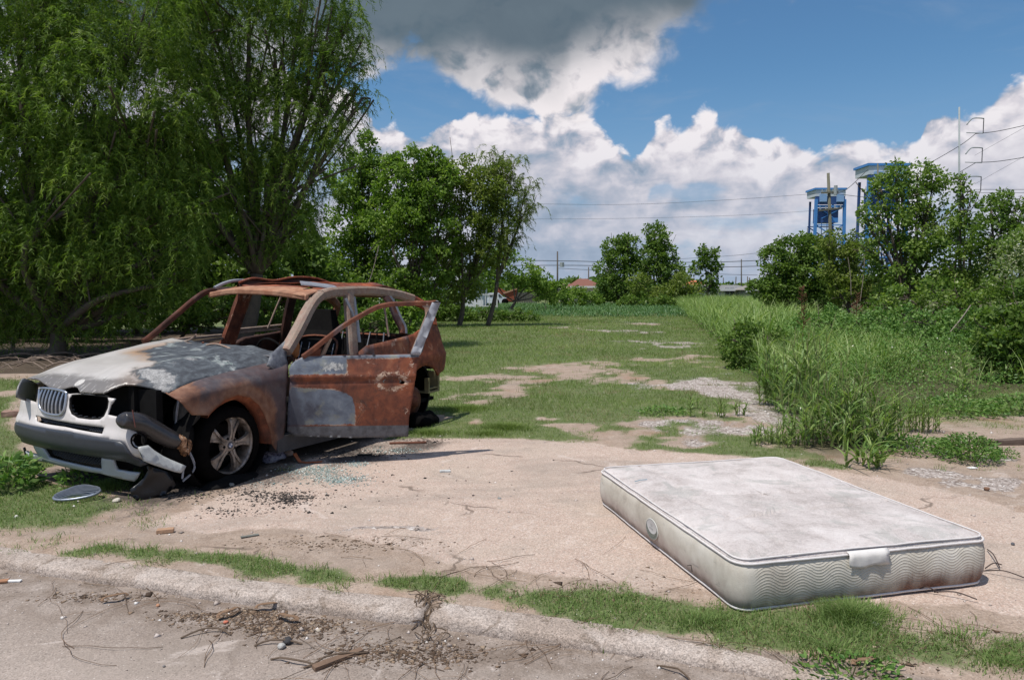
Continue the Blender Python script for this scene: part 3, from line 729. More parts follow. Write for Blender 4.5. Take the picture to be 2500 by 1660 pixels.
# ---- wings (front fenders)
def y_wing(x, z):
    s = np.clip((z - (e_z(x) - .085)) / .085, 0, 1); y0 = ys(x, z)
    return y0 - s ** 2.2 * np.maximum(y0 - .762, 0)
seam = [(-.58, .962), (-.32, .940), (-.05, .918), (.166, .895), (.27, .879), (.39, .852), (.50, .813)]
wing_px = side([Q2(265, 1000), Q2(300, 1050), Q2(335, 1100), Q2(390, 1160), Q2(515, 1165), Q2(560, 1112), Q2(640, 1048), Q2(740, 1014), Q2(830, 1035), Q2(900, 1092), Q2(950, 1185), Q2(985, 1290), Q2(1000, 1390), Q2(1040, 1450), Q2(1062, 1440)])
wing = [(-.665, .970)] + seam + wing_px + [(-.60, .40), (-.585, .6), (-.60, .80), (-.64, .90)]
def wf(s=1): return lambda x, z: (x, s * y_wing(x, z), z)
panel('front_wing', wing, wf(), M_FEND, car, .03, th=.008)
# arch lip
lip = [(.40 * math.cos(t), .33 + .40 * math.sin(t)) for t in np.linspace(R(-8), R(150), 26)]
lw = side([Q2(515, 1165), Q2(560, 1110), Q2(640, 1048), Q2(740, 1014), Q2(830, 1035), Q2(900, 1092), Q2(950, 1185), Q2(985, 1290), Q2(1000, 1390)])
lw = cr(lw, 4)
V, F = [], []
for (x, z) in lw:
    k = .33 + (z - .33) * .90; kx = x * .90
    V += [(x, float(y_wing(x, z)) + .003, z), (kx, float(y_wing(x, z)) - .035, k), (kx, float(y_wing(x, z)) - .12, k)]
mk('wheel_arch_lip', V, grid_faces(len(lw), 3), rustmat('arch_rust', 8.8, .1, .1, .8, (1.2, 1.1, 1.0)), car, True)
wing_r = [(-.665, .970)] + seam + [(.58, .79), (.60, .70), (.58, .62), (.44, .52)] + [(.42 * math.cos(t), .33 + .42 * math.sin(t)) for t in np.linspace(R(25), R(175), 14)] + [(-.44, .2), (-.60, .22), (-.585, .6), (-.62, .86)]
panel('front_wing', wing_r, wf(-1), M_WHITE, car, .05, th=.008, flip=True)
cc = side([Q4(250, 1112), Q4(320, 990), Q4(400, 930), Q4(505, 850), Q4(560, 880), Q4(505, 960), Q4(482, 1040), Q4(495, 1130), Q4(500, 1240), Q4(380, 1180), Q4(270, 1130)])
panel('cowl_corner', cc, lambda x, z: (x, np.clip(ys(x, z) - .03 - np.clip(z - .97, 0, 1) * .35, .6, 1), z), mat('blued_cowl_metal', lambda T: {'col': T.ramp(T.add(T.mul(T.noise(T.obj(), 5, 7, .65, .8), .5), T.mul(T.noise(T.obj(), 24, 6, .7), .5)), [(.34, (.040, .040, .050)), (.5, (.110, .118, .140)), (.64, (.22, .225, .23)), (.74, (.36, .30, .25))])}, .7, .35), car, .03, th=.012)
# cowl corner at the foot of the screen pillar, firewall, scuttle
sc = [(-.60, -.76), (-.60, .74), (-.82, .76), (-.84, .55), (-.80, 0), (-.84, -.55), (-.82, -.76)]
panel('scuttle', sc, lambda x, y: (x, y, 1.00 + .05 * (1 - (y / .8) ** 2) + .05 * np.clip(-y / .8, 0, 1)), flat('ashy_scuttle', (.12, .115, .12), .6, 14), car, .05, th=.01)
V, F = merge([box(-.70, -.64, -.78, .78, .20, .99)]); mk('firewall', V, F, M_CHAR, car)

# ---- far and near lower body
arch_r = [(-2.795 + .40 * math.cos(t), .33 + .40 * math.sin(t)) for t in np.linspace(R(142), R(-10), 16)]
rear_out = [(-1.66, .985), (-1.80, 1.035), (-2.1, 1.055), (-2.5, 1.085), (-2.70, 1.10), (-2.95, 1.20), (-3.22, 1.30), (-3.33, 1.20), (-3.40, 1.05), (-3.40, .95), (-3.44, .86), (-3.46, .76), (-3.42, .68), (-3.36, .60), (-3.24, .60)]
quarter = [(-2.56, 1.088), (-2.70, 1.105), (-2.95, 1.18), (-3.16, 1.27), (-3.25, 1.24), (-3.36, 1.08), (-3.38, .95), (-3.44, .86), (-3.46, .74), (-3.40, .66), (-3.34, .62), (-3.20, .60)] + arch_r + [(-2.37, .25), (-2.38, .5), (-2.50, .8)]
rdoor = [(-1.66, .975), (-1.80, 1.03), (-2.1, 1.05), (-2.5, 1.083), (-2.55, 1.085), (-2.50, .8), (-2.39, .52), (-2.36, .27), (-1.62, .27), (-1.63, .7)]
panel('rear_door', rdoor, lambda x, z: (x, ys(x, z), z), M_RUST, car, .05, th=.03)
panel('rear_quarter', quarter, lambda x, z: (x, ys(x, z), z), rustmat('quarter_rust', 12.3, .05, .45, .9, (1.15, .95, .85)), car, .045, th=.02)
panel('rear_quarter', quarter, lambda x, z: (x, -ys(x, z), z), M_RUST, car, .07, th=.02, flip=True)
panel('rear_door', rdoor, lambda x, z: (x, -ys(x, z), z), M_DEEP, car, .07, th=.05, flip=True)
fdoor = [(-.60, .93), (-.66, .97), (-1.0, .985), (-1.58, 1.00), (-1.60, .7), (-1.58, .27), (-.62, .27), (-.58, .6)]
panel('front_door', fdoor, lambda x, z: (x, -ys(x, z), z), M_DEEP, car, .07, th=.05, flip=True)
for s in (1, -1):
    V, F = sweep([(-.50, s * .84, .235), (-1.5, s * .85, .22), (-2.38, s * .84, .22)], rect(.10, .14)); mk('sill', rough(V, .006, 9, s), F, flat('sooty_sill', (.060, .058, .062), .5, 9), car)
V, F = merge([box(-3.3, .45, -.74, .74, .25, .29), box(-.45, .6, -.60, .60, .30, .36)]); mk('floor_pan', V, F, M_CHAR, car)
# rear crossmember, tailgate, yellowish bumper bracket
V, F = merge([box(-3.36, -3.28, -.70, .66, .42, .60), box(-3.40, -3.34, -.68, .66, .62, 1.04)]); mk('tailgate', V, F, M_DEEP, car)
bk = side([Q2(2140, 905), Q2(2228, 875), Q2(2232, 1000), Q2(2140, 1000)])
V, F = merge([box(-3.34, -3.08, .60, .80, .355, .375), box(-3.34, -3.30, .60, .80, .375, .60), box(-3.12, -3.09, .74, .80, .375, .54), box(-3.30, -3.1, .74, .79, .40, .415)])
mk('bumper_bracket', V, F, flat('scorched_bracket', (.22, .19, .10), .5, 12), car)
V, F = lathe([(.30, .25), (.40, .35), (.415, .75), (.37, .76)], 24); V[:, 0] += -2.795; V[:, 2] += .40; mk('wheel_housing', V, F, M_CHAR, car, True)
V, F = lathe([(.20, .38), (.40, .42), (.43, .80), (.42, .86)], 28); V[:, 2] += .37; k = V[:, 2] > .1
mk('wheel_housing', V, F, M_CHAR, car, True)

# ---- cabin skeleton: pillars and rails
def rail(name, pts, w, h, mt, up=(0, 1, 0), n=6, am=.006, sub=True, par=car, prof=None):
    P = cr(pts, n); V, F = sweep(P, prof or [(-w / 2, -h * .3), (-w * .3, -h / 2), (w * .3, -h / 2), (w / 2, -h * .3), (w / 2, h * .3), (w * .3, h / 2), (-w * .3, h / 2), (-w / 2, h * .3)], up)
    return mk(name, rough(V, am, 7, len(pts)), F, mt, par, False)
def yr(z): return np.interp(z, [1.0, 1.26, 1.44, 1.55, 1.60, 1.64], [.80, .745, .70, .665, .63, .58])
def pl(pts, s=1):
    out = []
    for (px, py) in pts:
        y = .7
        for _ in range(8):
            p = cp(px, py, (0, 1, 0), y); y = float(yr(p[2]))
        out.append((p[0], s * y, p[2]))
    return out
A_near = pl([Q4(440, 960), Q4(520, 830), Q4(620, 640), Q4(690, 500), Q4(760, 390), Q4(840, 315)])
R_near = pl([Q4(840, 315), Q4(960, 285), Q4(1150, 275), Q4(1400, 275), Q4(1620, 300), Q4(1780, 335), Q4(1900, 375)])
rail('screen_pillar', A_near, .09, .115, M_RUST2, am=.003)
rail('roof_rail', R_near, .10, .095, M_RUST2, am=.004)
D_near = [R_near[-1]] + [(-3.20, .70, 1.40), (-3.235, .745, 1.29), (-3.22, .79, 1.18)]
rail('rear_pillar', [(R_near[-1][0] + .05, .60, 1.53)] + D_near[1:], .10, .06, M_ROOF)
print('A', np.round(A_near, 2).tolist(), 'R', np.round(R_near, 2).tolist())
xa, za = R_near[2][0], R_near[2][2]
Bn = pl([Q2(1575, 262), Q2(1585, 400), Q2(1598, 540), Q2(1608, 680)]) + [(-1.62, .84, .6), (-1.60, .84, .28)]
rail('centre_pillar', Bn, .13, .07, M_RUST2)
rail('door_frame', pl([Q2(1612, 285), Q2(1628, 400), Q2(1645, 520), Q2(1658, 630)]), .05, .03, M_ASHG)
Cn = pl([Q4(1590, 330), Q4(1650, 420), Q4(1720, 580), Q4(1780, 700), Q4(1790, 770)])
rail('rear_door_pillar', Cn, .085, .05, M_RUST)
rail('door_frame', [(a - .055, b + .012, c) for a, b, c in Cn], .045, .03, M_ASHG, am=.003)
rail('window_divider', pl([Q4(1580, 470), Q4(1610, 640), Q4(1635, 800)]), .022, .02, M_RUST2)
# far side
mir = lambda L: [(a, -b, c) for a, b, c in L]
rail('screen_pillar', [(-.46, -.81, 1.08), (-.53, -.80, 1.12), (-.82, -.72, 1.366), (-1.057, -.65, 1.557), (-1.25, -.64, 1.585)], .055, .045, rustmat('sooty_pillar', 14.0, .3, .5, .2, (.55, .5, .5)))
rail('roof_rail', mir([(-1.2, .65, 1.575)] + R_near[2:]), .075, .07, M_RUST2)
rail('centre_pillar', [(-1.62, -.64, 1.58), (-1.60, -.67, 1.50), (-1.57, -.74, 1.295), (-1.51, -.82, 1.0), (-1.48, -.84, .88), (-1.48, -.84, .4)], .17, .08, rustmat('far_pillar_rust', 6.1, .1, .9, .6, (1.1, .95, .85)))
rail('rear_door_pillar', [(-2.35, -.62, 1.58), (-2.345, -.66, 1.5), (-2.353, -.76, 1.18), (-2.36, -.82, .84)], .13, .06, M_DEEP)
rail('rear_pillar', mir([(R_near[-1][0] + .05, .60, 1.53)] + D_near[1:]), .10, .06, M_RUST)
rail('window_divider', [(-2.16, -.65, 1.53), (-2.15, -.66, 1.49), (-2.07, -.78, 1.14)], .02, .02, M_RUST2)
for a, b in (((-.70, 1.07), (-1.42, 1.09)), ((-1.62, 1.135), (-2.37, 1.16)), ((-1.0, 1.03), (-1.44, 1.055)), ((-1.62, 1.10), (-2.3, 1.115))):
    rail('window_ledge', [(a[0], -.82, a[1]), ((a[0] + b[0]) / 2, -.83, a[1] + .012), (b[0], -.82, b[1])], .035, .03, M_RUST2, (0, 0, 1))
# roof header, far roof, roof skin with open sunroof
def zr(x, y): return np.interp(x, [-3.4, -3.1, -2.7, -2.2, -1.8, -1.4, -1.2, -1.05], [1.50, 1.575, 1.635, 1.668, 1.668, 1.645, 1.615, 1.575]) - .040 * (np.abs(y) / .66) ** 3
hdr = [(-1.10, -.64), (-1.085, -.3), (-1.08, 0), (-1.085, .3), (-1.11, .64), (-1.20, .66), (-1.36, .64), (-1.36, -.64), (-1.20, -.66)]
panel('roof_header', hdr, lambda x, y: (x, y, zr(x, y)), M_HEAD, car, .04, th=.02)
rail('screen_header', [(-1.13, -.64, 1.535), (-1.09, -.3, 1.575), (-1.085, 0, 1.578), (-1.10, .3, 1.57), (-1.15, .655, 1.535)], .05, .055, M_HEAD, (0, 0, 1), am=.003)
ro_out = [(-1.365, -.64), (-1.365, .64), (-1.9, .61), (-2.5, .59), (-3.0, .56), (-3.28, .50), (-3.36, .3), (-3.38, 0), (-3.36, -.3), (-3.28, -.50), (-3.0, -.56), (-2.5, -.59), (-1.9, -.61)]
hole = [(-1.42, -.44), (-1.42, .44), (-2.40, .42), (-2.40, -.42)]
def zroof(x, y):
    e = np.exp(-((np.abs(np.abs(y) - .47)) / .07) ** 2) * ((x > -2.5) & (x < -1.3))
    return zr(x, y) + .02 * e + .018 * (fbm(x * 3, y * 3, 6) - .5) + .035 * np.exp(-(((x + 2.5) / .2) ** 2))
panel('roof', ro_out, lambda x, y: (x, y, zroof(x, y)), M_ROOF, car, .05, holes=[hole], th=.012)
# buckled far edge of the sunroof opening
for s, zt in ((-1, .045), (1, .0)):
    P = cr([(-1.34, s * .46, 1.665), (-1.55, s * .47, 1.685 + zt * .6), (-1.85, s * .47, 1.678 + zt * .3), (-2.15, s * .47, 1.70 + zt * .7), (-2.5, s * .46, 1.71 + zt * .4), (-2.8, s * .44, 1.66)], 6)
    V = []
    for p in P: V += [p + np.array([0, s * .05, -.085]), p + np.array([0, s * .012, -.006]), p, p + np.array([0, -s * .03, -.07])]
    if s < 0: mk('sunroof_frame', V, grid_faces(len(P), 4), M_DEEP, car, False); V, F = tube(P + [0, .01, .004], .014, 6); mk('sunroof_edge', V, F, M_ROOF, car, True)
# roof bars: melted near bar draped over the pillar, far stub
for s, pts, w in ((1, pl([Q4(705, 212), Q4(850, 215), Q4(1000, 250), Q4(1090, 300), Q4(1160, 335)]), .055),):
    P = [np.array(p) + np.array([0, .0, .015]) for p in pts]; P[0][1] -= .10; P[1][1] -= .05; P[0][2] += .015
    rail('roof_bar', P, .016, w, M_ASHG, (0, -.7, .7), am=.004)
rail('roof_bar', [(-1.62, .745, 1.52), (-1.66, .78, 1.40), (-1.69, .79, 1.33), (-1.74, .80, 1.28)], .03, .02, M_ASHG, am=.004)
fr = [cp(*Q1(*p), (0, 1, 0), -.63) for p in ((1315, 165), (1370, 140), (1440, 122), (1505, 122))]
rail('roof_bar', fr, .035, .03, M_ASHG, (0, 0, 1), am=.003)
rail('roof_rail_trim', pl([Q4(730, 330), Q4(800, 285), Q4(900, 255), Q4(960, 250)]), .02, .012, M_CHAR, am=.004)
V, F = tube([(-.62, -.15, 1.0), (-.58, -.12, 1.10)], .012, 5); mk('wiper_stub', V, F, rustmat('wiper_rust', 3, 0, 0, 1), car)
for L, r_ in (([(-.57, -.45, 1.07), (-.60, -.30, 1.12), (-.57, -.20, 1.17)], .010), ([(-.57, -.42, 1.09), (-.56, -.2, 1.075), (-.52, .05, 1.055)], .009), ([(-.50, .02, 1.085), (-.52, .12, 1.10), (-.50, .30, 1.075), (-.47, .42, 1.04)], .010)):
    V, F = tube(cr(L, 5), r_, 5); mk('wiper_arm', V, F, M_RUST2, car)

# ---- cabin contents
def seat(x0, y0, w):
    rt = mk('front_seat', *box(x0 - .22, x0 + .25, y0 - w / 2, y0 + w / 2, .42, .50), M_CHAR, car)
    P = [(x0 - .20, y0, .50), (x0 - .27, y0, .80), (x0 - .33, y0, 1.08), (x0 - .36, y0, 1.18), (x0 - .37, y0, 1.40)]
    V, F = sweep(P, [(-.5, -.5), (.5, -.5), (.5, .5), (-.5, .5)], (1, 0, .2), scale=[1] * 5)
    wd = [w, w, w * .95, w * .75, w * .5]; V = np.array(V).reshape(5, 4, 3)
    for i in range(5):
        c = np.array(P[i]); d = V[i] - c; V[i] = c + np.stack([d[:, 0] * .07, np.sign(d[:, 1]) * wd[i] / 2, d[:, 2] * .07], 1)
    mk('backrest', rough(V.reshape(-1, 3), .01, 8), F, M_CHAR, rt)
    for k in range(5):
        yy = y0 - w * .4 + w * .2 * k
        V, F = tube([(x0 - .12, yy, .52), (x0 - .20, yy, .8), (x0 - .28, yy, 1.05)], .006, 4); mk('spring_wire', V, F, M_ASHG, rt)
    V, F = tube(cr([(x0 - .13, y0 - w / 2, .5), (x0 - .23, y0 - w / 2, .9), (x0 - .29, y0 - w * .4, 1.1), (x0 - .29, y0 + w * .4, 1.1), (x0 - .23, y0 + w / 2, .9), (x0 - .13, y0 + w / 2, .5)], 5), .012, 5); mk('backrest_frame', V, F, M_RUST, rt)
seat(-1.35, .36, .54)
rs = mk('front_seat', *box(-1.60, -1.1, -.62, -.14, .40, .46), M_CHAR, car)
for k in range(6):
    yy = -.60 + .09 * k; V, F = tube(cr([(-1.45, yy, .46), (-1.55, yy + .02, .7), (-1.62, yy, .88 + .05 * (k % 2))], 4), .006, 4); mk('spring_wire', V, F, M_DEEP, rs)
rb = mk('rear_seat', *box(-2.55, -2.05, -.62, .62, .42, .48), M_CHAR, car)
for k in range(13):
    yy = -.6 + .1 * k; V, F = tube(cr([(-2.12, yy, .5), (-2.45 - .02 * (k % 3), yy + random.uniform(-.02, .02), .8), (-2.6, yy, 1.10 + .03 * random.random())], 4), .007, 4); mk('spring_wire', V, F, M_ASHG if k % 2 else M_CHAR, rb)
V, F = tube([(-2.60, -.64, 1.08), (-2.62, .64, 1.08)], .014, 5); mk('backrest_frame', V, F, M_RUST, rb)
V, F = merge([box(-2.66, -2.60, -.62, .62, .45, 1.02)]); mk('backrest', rough(V, .01, 5), F, M_CHAR, rb)
V, F = merge([tube([(-.70, -.78, .93), (-.72, 0, .90), (-.70, .78, .93)], .035, 8), box(-.80, -.62, -.75, .75, .62, .80), box(-.95, -.65, -.12, .12, .32, .75)])
mk('dashboard_frame', rough(V, .02, 9), F, M_DEEP, car, True)
V, F = tube([(-.72, .37, .85), (-.95, .37, .96)], .022, 7); sr_ = mk('steering_column', V, F, M_RUST, car)
V, F = tube([(-.97 + .18 * .35 * math.sin(t), .37 + .18 * math.cos(t), .97 + .18 * math.sin(t) * .93) for t in np.linspace(0, 2 * math.pi, 24, endpoint=False)], .010, 5, closed=True); mk('steering_wheel', V, F, M_CHAR, sr_)
pc = cp(*Q4(565, 930), (0, 1, 0), .70)
V, F = ICO2; mk('burnt_trim_scrap', rough(V * [.05, .02, .08] + pc, .012, 12), F, flat('orange_scale', (.40, .15, .05), .3, 12), car, True)

# ---- driver door, swung open
AH = R(52); HX, HY = -.58, .895
du = np.array([-math.cos(AH), math.sin(AH), 0]); dn = np.array([math.sin(AH), math.cos(AH), 0])
def dw(z): return .006 * np.sin(z * 23) * .3 + .012 + .0 * z - np.clip(.50 - z, 0, 1) * .08 - np.clip(z - .845, 0, 1) * .20 + .010 * np.exp(-((z - .83) / .022) ** 2) - .012 * np.exp(-((z - .80) / .02) ** 2)
def dmap(off=0.0): return lambda u, z: (HX + du[0] * u + dn[0] * (dw(z) + off), HY + du[1] * u + dn[1] * (dw(z) + off), z)
d0 = dn @ np.array([HX, HY, 0])
def dp(pts):
    out = []
    for p in pts:
        q = cp(*p, dn, d0) - np.array([HX, HY, 0]); out.append((q @ du, q[2]))
    return out
dout = dp([Q2(1128, 830), Q2(1145, 790), Q2(1180, 760), Q2(1240, 732), Q2(2118, 728), Q2(2095, 850), Q2(2065, 1050), Q2(2042, 1200), Q2(2037, 1345), Q2(1640, 1350), Q2(1180, 1330), Q2(1120, 1290), Q2(1125, 1100), Q2(1140, 900)])
patch = dp([Q2(1150, 960), Q2(1480, 985), Q2(1570, 1010), Q2(1615, 1045), Q2(1632, 1110), Q2(1632, 1245), Q2(1200, 1245), Q2(1000, 1250)])
patch2 = dp([Q2(1080, 650), Q2(1565, 690), Q2(1565, 866), Q2(1160, 868), Q2(1000, 880)])
patch3 = dp([Q2(1180, 700), Q2(2200, 700), Q2(2200, 748), Q2(1180, 762)])
trimp = dp([Q2(1000, 1255), Q2(2200, 1258), Q2(2200, 1500), Q2(1000, 1500)])
wing_shade = dp([Q2(1100, 880), Q2(1160, 870), Q2(1250, 1250), Q2(1250, 1400), Q2(1050, 1400)])  # front strip of the door, darkened in the colour as the overlapping wing's shadow
hc = dp([Q2(1910, 925)])[0]; hh = dp([Q2(1985, 935)])[0]
cen = dp([Q2(1420, 1178)])[0]
ashd = dp([Q2(1400, 765), Q2(1565, 775), Q2(1560, 855), Q2(1330, 850)])
def wear(V):
    w = -.25 * np.ones(len(V)); d = np.hypot((V[:, 0] - hc[0]) / .13, (V[:, 1] - hc[1]) / .075)
    w = np.maximum(w, .9 - np.abs(d - 1) * 1.6); wz = dp([Q2(1700, 870)])[0][1]
    w = np.maximum(w, .55 - np.abs(V[:, 1] - wz) / .02 * .5)
    edge_ = dout[6][0]; w = np.maximum(w, .65 - np.abs(V[:, 0] - np.interp(V[:, 1], [dout[8][1], dout[4][1]], [dout[8][0], dout[4][0]])) / .02)
    for q in (Q2(1660, 1180), Q2(2030, 1150), Q2(1690, 1110), Q2(1730, 790), Q2(2060, 800)):
        c = dp([q])[0]; w = np.maximum(w, .6 - np.hypot((V[:, 0] - c[0]) / .07, (V[:, 1] - c[1]) / .09) * .6)
    return w
hole_h = [(hh[0] + .026 * math.cos(t), hh[1] + .016 * math.sin(t)) for t in np.linspace(0, 2 * math.pi, 12, endpoint=False)]
door = panel('front_door', dout, dmap(), M_DOOR, car, .022, holes=[hole_h], th=.012, attrs={
    'patch': lambda V: np.maximum(np.maximum(sdf(V, patch), sdf(V, patch2)), sdf(V, patch3)), 'trim': lambda V: sdf(V, trimp),
    'soot_shade': lambda V: np.clip(sdf(V, wing_shade) * 25 + .5, 0, 1), 'wear': wear, 'ash': lambda V: sdf(V, ashd) * 10}, flip=True)
tag(door, 'driver door swung open, rust red with blue grey patches')
# door shell behind the skin
din = [(u * .97 + .02, z * .99 + .004) for (u, z) in dout]
panel('door_shell', din, lambda u, z: (HX + du[0] * u - dn[0] * .10, HY + du[1] * u - dn[1] * .10, z), M_DEEP, door, .06, th=.01)
V = []; F = []
oo = resamp(np.array(dout), .05, True)
for (u, z) in oo:
    for t in (-.004, -.10): x, y, zz = dmap(t if t < -.05 else 0)(u, z); V.append((HX + du[0] * u + dn[0] * t, HY + du[1] * u + dn[1] * t, z) if t < -.05 else (x - dn[0] * .006, y - dn[1] * .006, zz))
n_ = len(oo); F = [(2 * i, 2 * i + 1, (2 * i + 3) % (2 * n_), (2 * i + 2) % (2 * n_)) for i in range(n_)]
mk('door_edge', V, F, M_RUST, door)
# handle recess: shallow dish with worn collar
V, F = lathe([(1.0, 0), (.97, .006), (.8, -.004), (.4, -.012), (.05, -.014)], 24)
hx_, hy_, hz_ = dmap(.013)(hc[0], np.array(hc[1]))
X = np.stack([hx_ + du[0] * V[:, 0] * .085 + dn[0] * V[:, 1], hy_ + du[1] * V[:, 0] * .085 + dn[1] * V[:, 1], hz_ + V[:, 2] * .030], 1)
mk('handle_recess', X, F, flat('grey_scale', (.20, .19, .17), .5, 18), door, True)
V, F = lathe([(0.001, .004), (1, .004), (1, 0)], 16); cx_, cy_, cz_ = dmap(.003)(cen[0], np.array(cen[1]))
mk('rubber_plug', np.stack([cx_ + du[0] * V[:, 0] * .018 + dn[0] * V[:, 1], cy_ + du[1] * V[:, 0] * .018 + dn[1] * V[:, 1], cz_ + V[:, 2] * .018], 1), F, flat('plug', (.33, .12, .07), .2, 9), door)
# window frame
wf_ = dp([Q4(640, 1010), Q4(760, 925), Q4(900, 815), Q4(1100, 665), Q4(1300, 545), Q4(1480, 455), Q4(1600, 425), Q4(1750, 412), Q4(2000, 410), Q4(2180, 407)])
M_FRAME = rustmat('window_frame_metal', 10.5, .6, .9, .1, (.9, .88, .85))
P3 = [(HX + du[0] * u - dn[0] * .02, HY + du[1] * u - dn[1] * .02, z - .012) for u, z in wf_]
Pc = cr(P3, 4); V, F = sweep(Pc, [(-.022, -.020), (.022, -.020), (.022, .012), (.008, .026), (-.022, .020)], (0, 0, 1)); mk('window_frame', rough(V, .003, 9), F, M_FRAME, door, False)
qr = dp([Q4(1880, 1010), Q4(1990, 1015), Q4(2222, 415), Q4(2125, 410)])
panel('frame_post', qr, lambda u, z: (HX + du[0] * u - dn[0] * .01, HY + du[1] * u - dn[1] * .01, z), flat('grey_frame_post', (.27, .28, .31), .3, 9, rough_=.5), door, .04, th=.03, flip=True)
q2 = dp([Q4(1880, 1000), Q4(1960, 800), Q4(2050, 560), Q4(2040, 480), Q4(2000, 440), Q4(2130, 420), Q4(2125, 470), Q4(2040, 700), Q4(1960, 900), Q4(1925, 1000)])
panel('frame_gusset', q2, lambda u, z: (HX + du[0] * u - dn[0] * .03, HY + du[1] * u - dn[1] * .03, z), M_RUST2, door, .04, th=.03, flip=True)
q3 = dp([Q4(650, 1010), Q4(900, 830), Q4(930, 815), Q4(870, 1010)])
panel('mirror_gusset', dp([Q4(650, 1010), Q4(760, 930), Q4(880, 835), Q4(840, 1010)]), lambda u, z: (HX + du[0] * u - dn[0] * .025, HY + du[1] * u - dn[1] * .025, z), rustmat('gusset_rust', 2.2, .3, .6, .1, (.6, .55, .55)), door, .04, th=.02, flip=True)
pg = dp([Q4(865, 1015), Q4(955, 810)])
V, F = sweep([(HX + du[0] * u - dn[0] * .04, HY + du[1] * u - dn[1] * .04, z) for u, z in pg], rect(.035, .02), (0, 1, 0)); mk('glass_channel', V, F, M_RUST2, door)

# ---- front end
BP = np.array([(.28, -1.03), (.45, -1.02), (.56, -.985), (.66, -.90), (.74, -.73), (.79, -.47), (.82, -.2), (.825, 0), (.82, .2), (.79, .45), (.74, .66), (.66, .80), (.56, .885), (.45, .92), (.30, .93)])
BPc = cr(BP, 8); BL = np.r_[0, np.cumsum(np.linalg.norm(np.diff(BPc, axis=0), axis=1))]; BL -= BL[-1] / 2
def bxy(u, off=0.0):
    x = np.interp(u, BL, BPc[:, 0]); y = np.interp(u, BL, BPc[:, 1])
    x1 = np.interp(u + .01, BL, BPc[:, 0]); y1 = np.interp(u + .01, BL, BPc[:, 1]); x0 = np.interp(u - .01, BL, BPc[:, 0]); y0 = np.interp(u - .01, BL, BPc[:, 1])
    tx, ty = x1 - x0, y1 - y0; l = np.hypot(tx, ty) + 1e-9
    return x + ty / l * off, y - tx / l * off
def bprof(z):                                 # protrusion by height
    return np.interp(z, [.15, .24, .30, .34, .36, .40, .50, .53, .56, .66, .78, .90], [-.05, -.035, -.02, -.02, .0, .022, .022, .012, -.004, -.02, -.045, -.075])
US = np.linspace(-1.15, 1.15, 461)
def bpt(pts):                                 # pixel -> (u, z) on the bumper skin (front-facing hit nearest the viewer)
    out = []
    for (px, py) in pts:
        r = tocar(np.array([0, 0, CH]) + px_ray(px, py)) - CO; z = .5
        for _ in range(6):
            X, Y = bxy(US, bprof(z)); cr_ = (X - CO[0]) * r[1] - (Y - CO[1]) * r[0]; cr_ = cr_ / np.hypot(r[0], r[1])
            t = ((X - CO[0]) * r[0] + (Y - CO[1]) * r[1]) / (r[0] ** 2 + r[1] ** 2)
            w = np.abs(cr_) * 40 + t; w[np.abs(cr_) > .012] += 50
            if np.abs(cr_).min() > .012: i = int(np.argmin(np.abs(cr_)))
            else: i = int(np.argmin(w))
            z = CO[2] + r[2] * t[i]
        out.append((US[i], z))
    return out
def bmap(off=0.0):
    def f(u, z):
        x, y = bxy(u, bprof(z) + off); return x, y, z
    return f
top = bpt([Q3(122, 400), Q3(180, 335), Q3(270, 372), Q3(360, 405), Q3(380, 252)]) + bpt([Q3(480, 256), Q3(600, 275), Q3(680, 322), Q3(760, 318), Q3(900, 325), Q3(1050, 358), Q3(1150, 375), Q3(1105, 440), Q3(1078, 535)])
rt_ = bpt([Q3(1180, 560), Q3(1262, 592), Q3(1330, 680), Q3(1400, 712), Q3(1345, 745), Q3(1325, 800), Q3(1350, 850), Q3(1400, 872), Q3(1470, 862)])
bot = bpt([Q3(1440, 1000), Q3(1340, 965), Q3(1300, 910), Q3(1255, 840), Q3(1210, 812), Q3(1050, 780), Q3(700, 705), Q3(400, 655), Q3(165, 605), Q3(112, 640), Q3(105, 520)])
kid1 = bpt([Q3(*p) for p in ((398, 300), (420, 262), (540, 270), (655, 300), (672, 335), (662, 420), (645, 490), (610, 528), (550, 530), (470, 512), (415, 470), (398, 400))])
kid2 = bpt([Q3(*p) for p in ((690, 370), (722, 330), (820, 325), (960, 338), (1075, 360), (1090, 400), (1080, 470), (1040, 550), (1000, 582), (900, 582), (780, 565), (710, 525), (686, 460))])
nar = bpt([Q3(*p) for p in ((350, 535), (1040, 662), (1022, 727), (650, 652), (410, 610), (360, 590))])
print('btop', np.round(top, 2).tolist()); print('rt', np.round(rt_, 2).tolist(), 'bot', np.round(bot, 2).tolist())
bump = panel('front_bumper', top + rt_ + bot, bmap(), M_WHITE, car, .026, holes=[kid1, kid2, nar], th=.012)
tag(bump, 'white front bumper torn loose at the driver side')
# dark lower band
band = bpt([Q3(*p) for p in ((165, 600), (400, 650), (700, 700), (1050, 775), (1210, 807), (1255, 835), (1300, 905), (1345, 962), (1440, 1000), (1500, 1030), (1420, 1060), (1300, 1015), (1150, 985), (1040, 967), (700, 905), (400, 850), (185, 785), (215, 860), (235, 945), (190, 870), (130, 740), (112, 665))])
panel('bumper_band', band, bmap(.012), M_DARKP, bump, .03, th=.02)
lipp = bpt([Q3(*p) for p in ((235, 893), (380, 935), (325, 822), (395, 838), (430, 860), (485, 962), (700, 1020), (1022, 1087), (1020, 968), (1140, 984), (1150, 1050), (1175, 1095), (1300, 1118), (1402, 1128), (1385, 1175), (1350, 1212), (1200, 1180), (1000, 1125), (700, 1070), (480, 1012), (340, 990), (250, 945))])
panel('lower_lip', lipp, bmap(.0), flat('pale_silver_plastic', (.36, .38, .39), .15, 9, rough_=.4, spec=.5), bump, .024, th=.02)
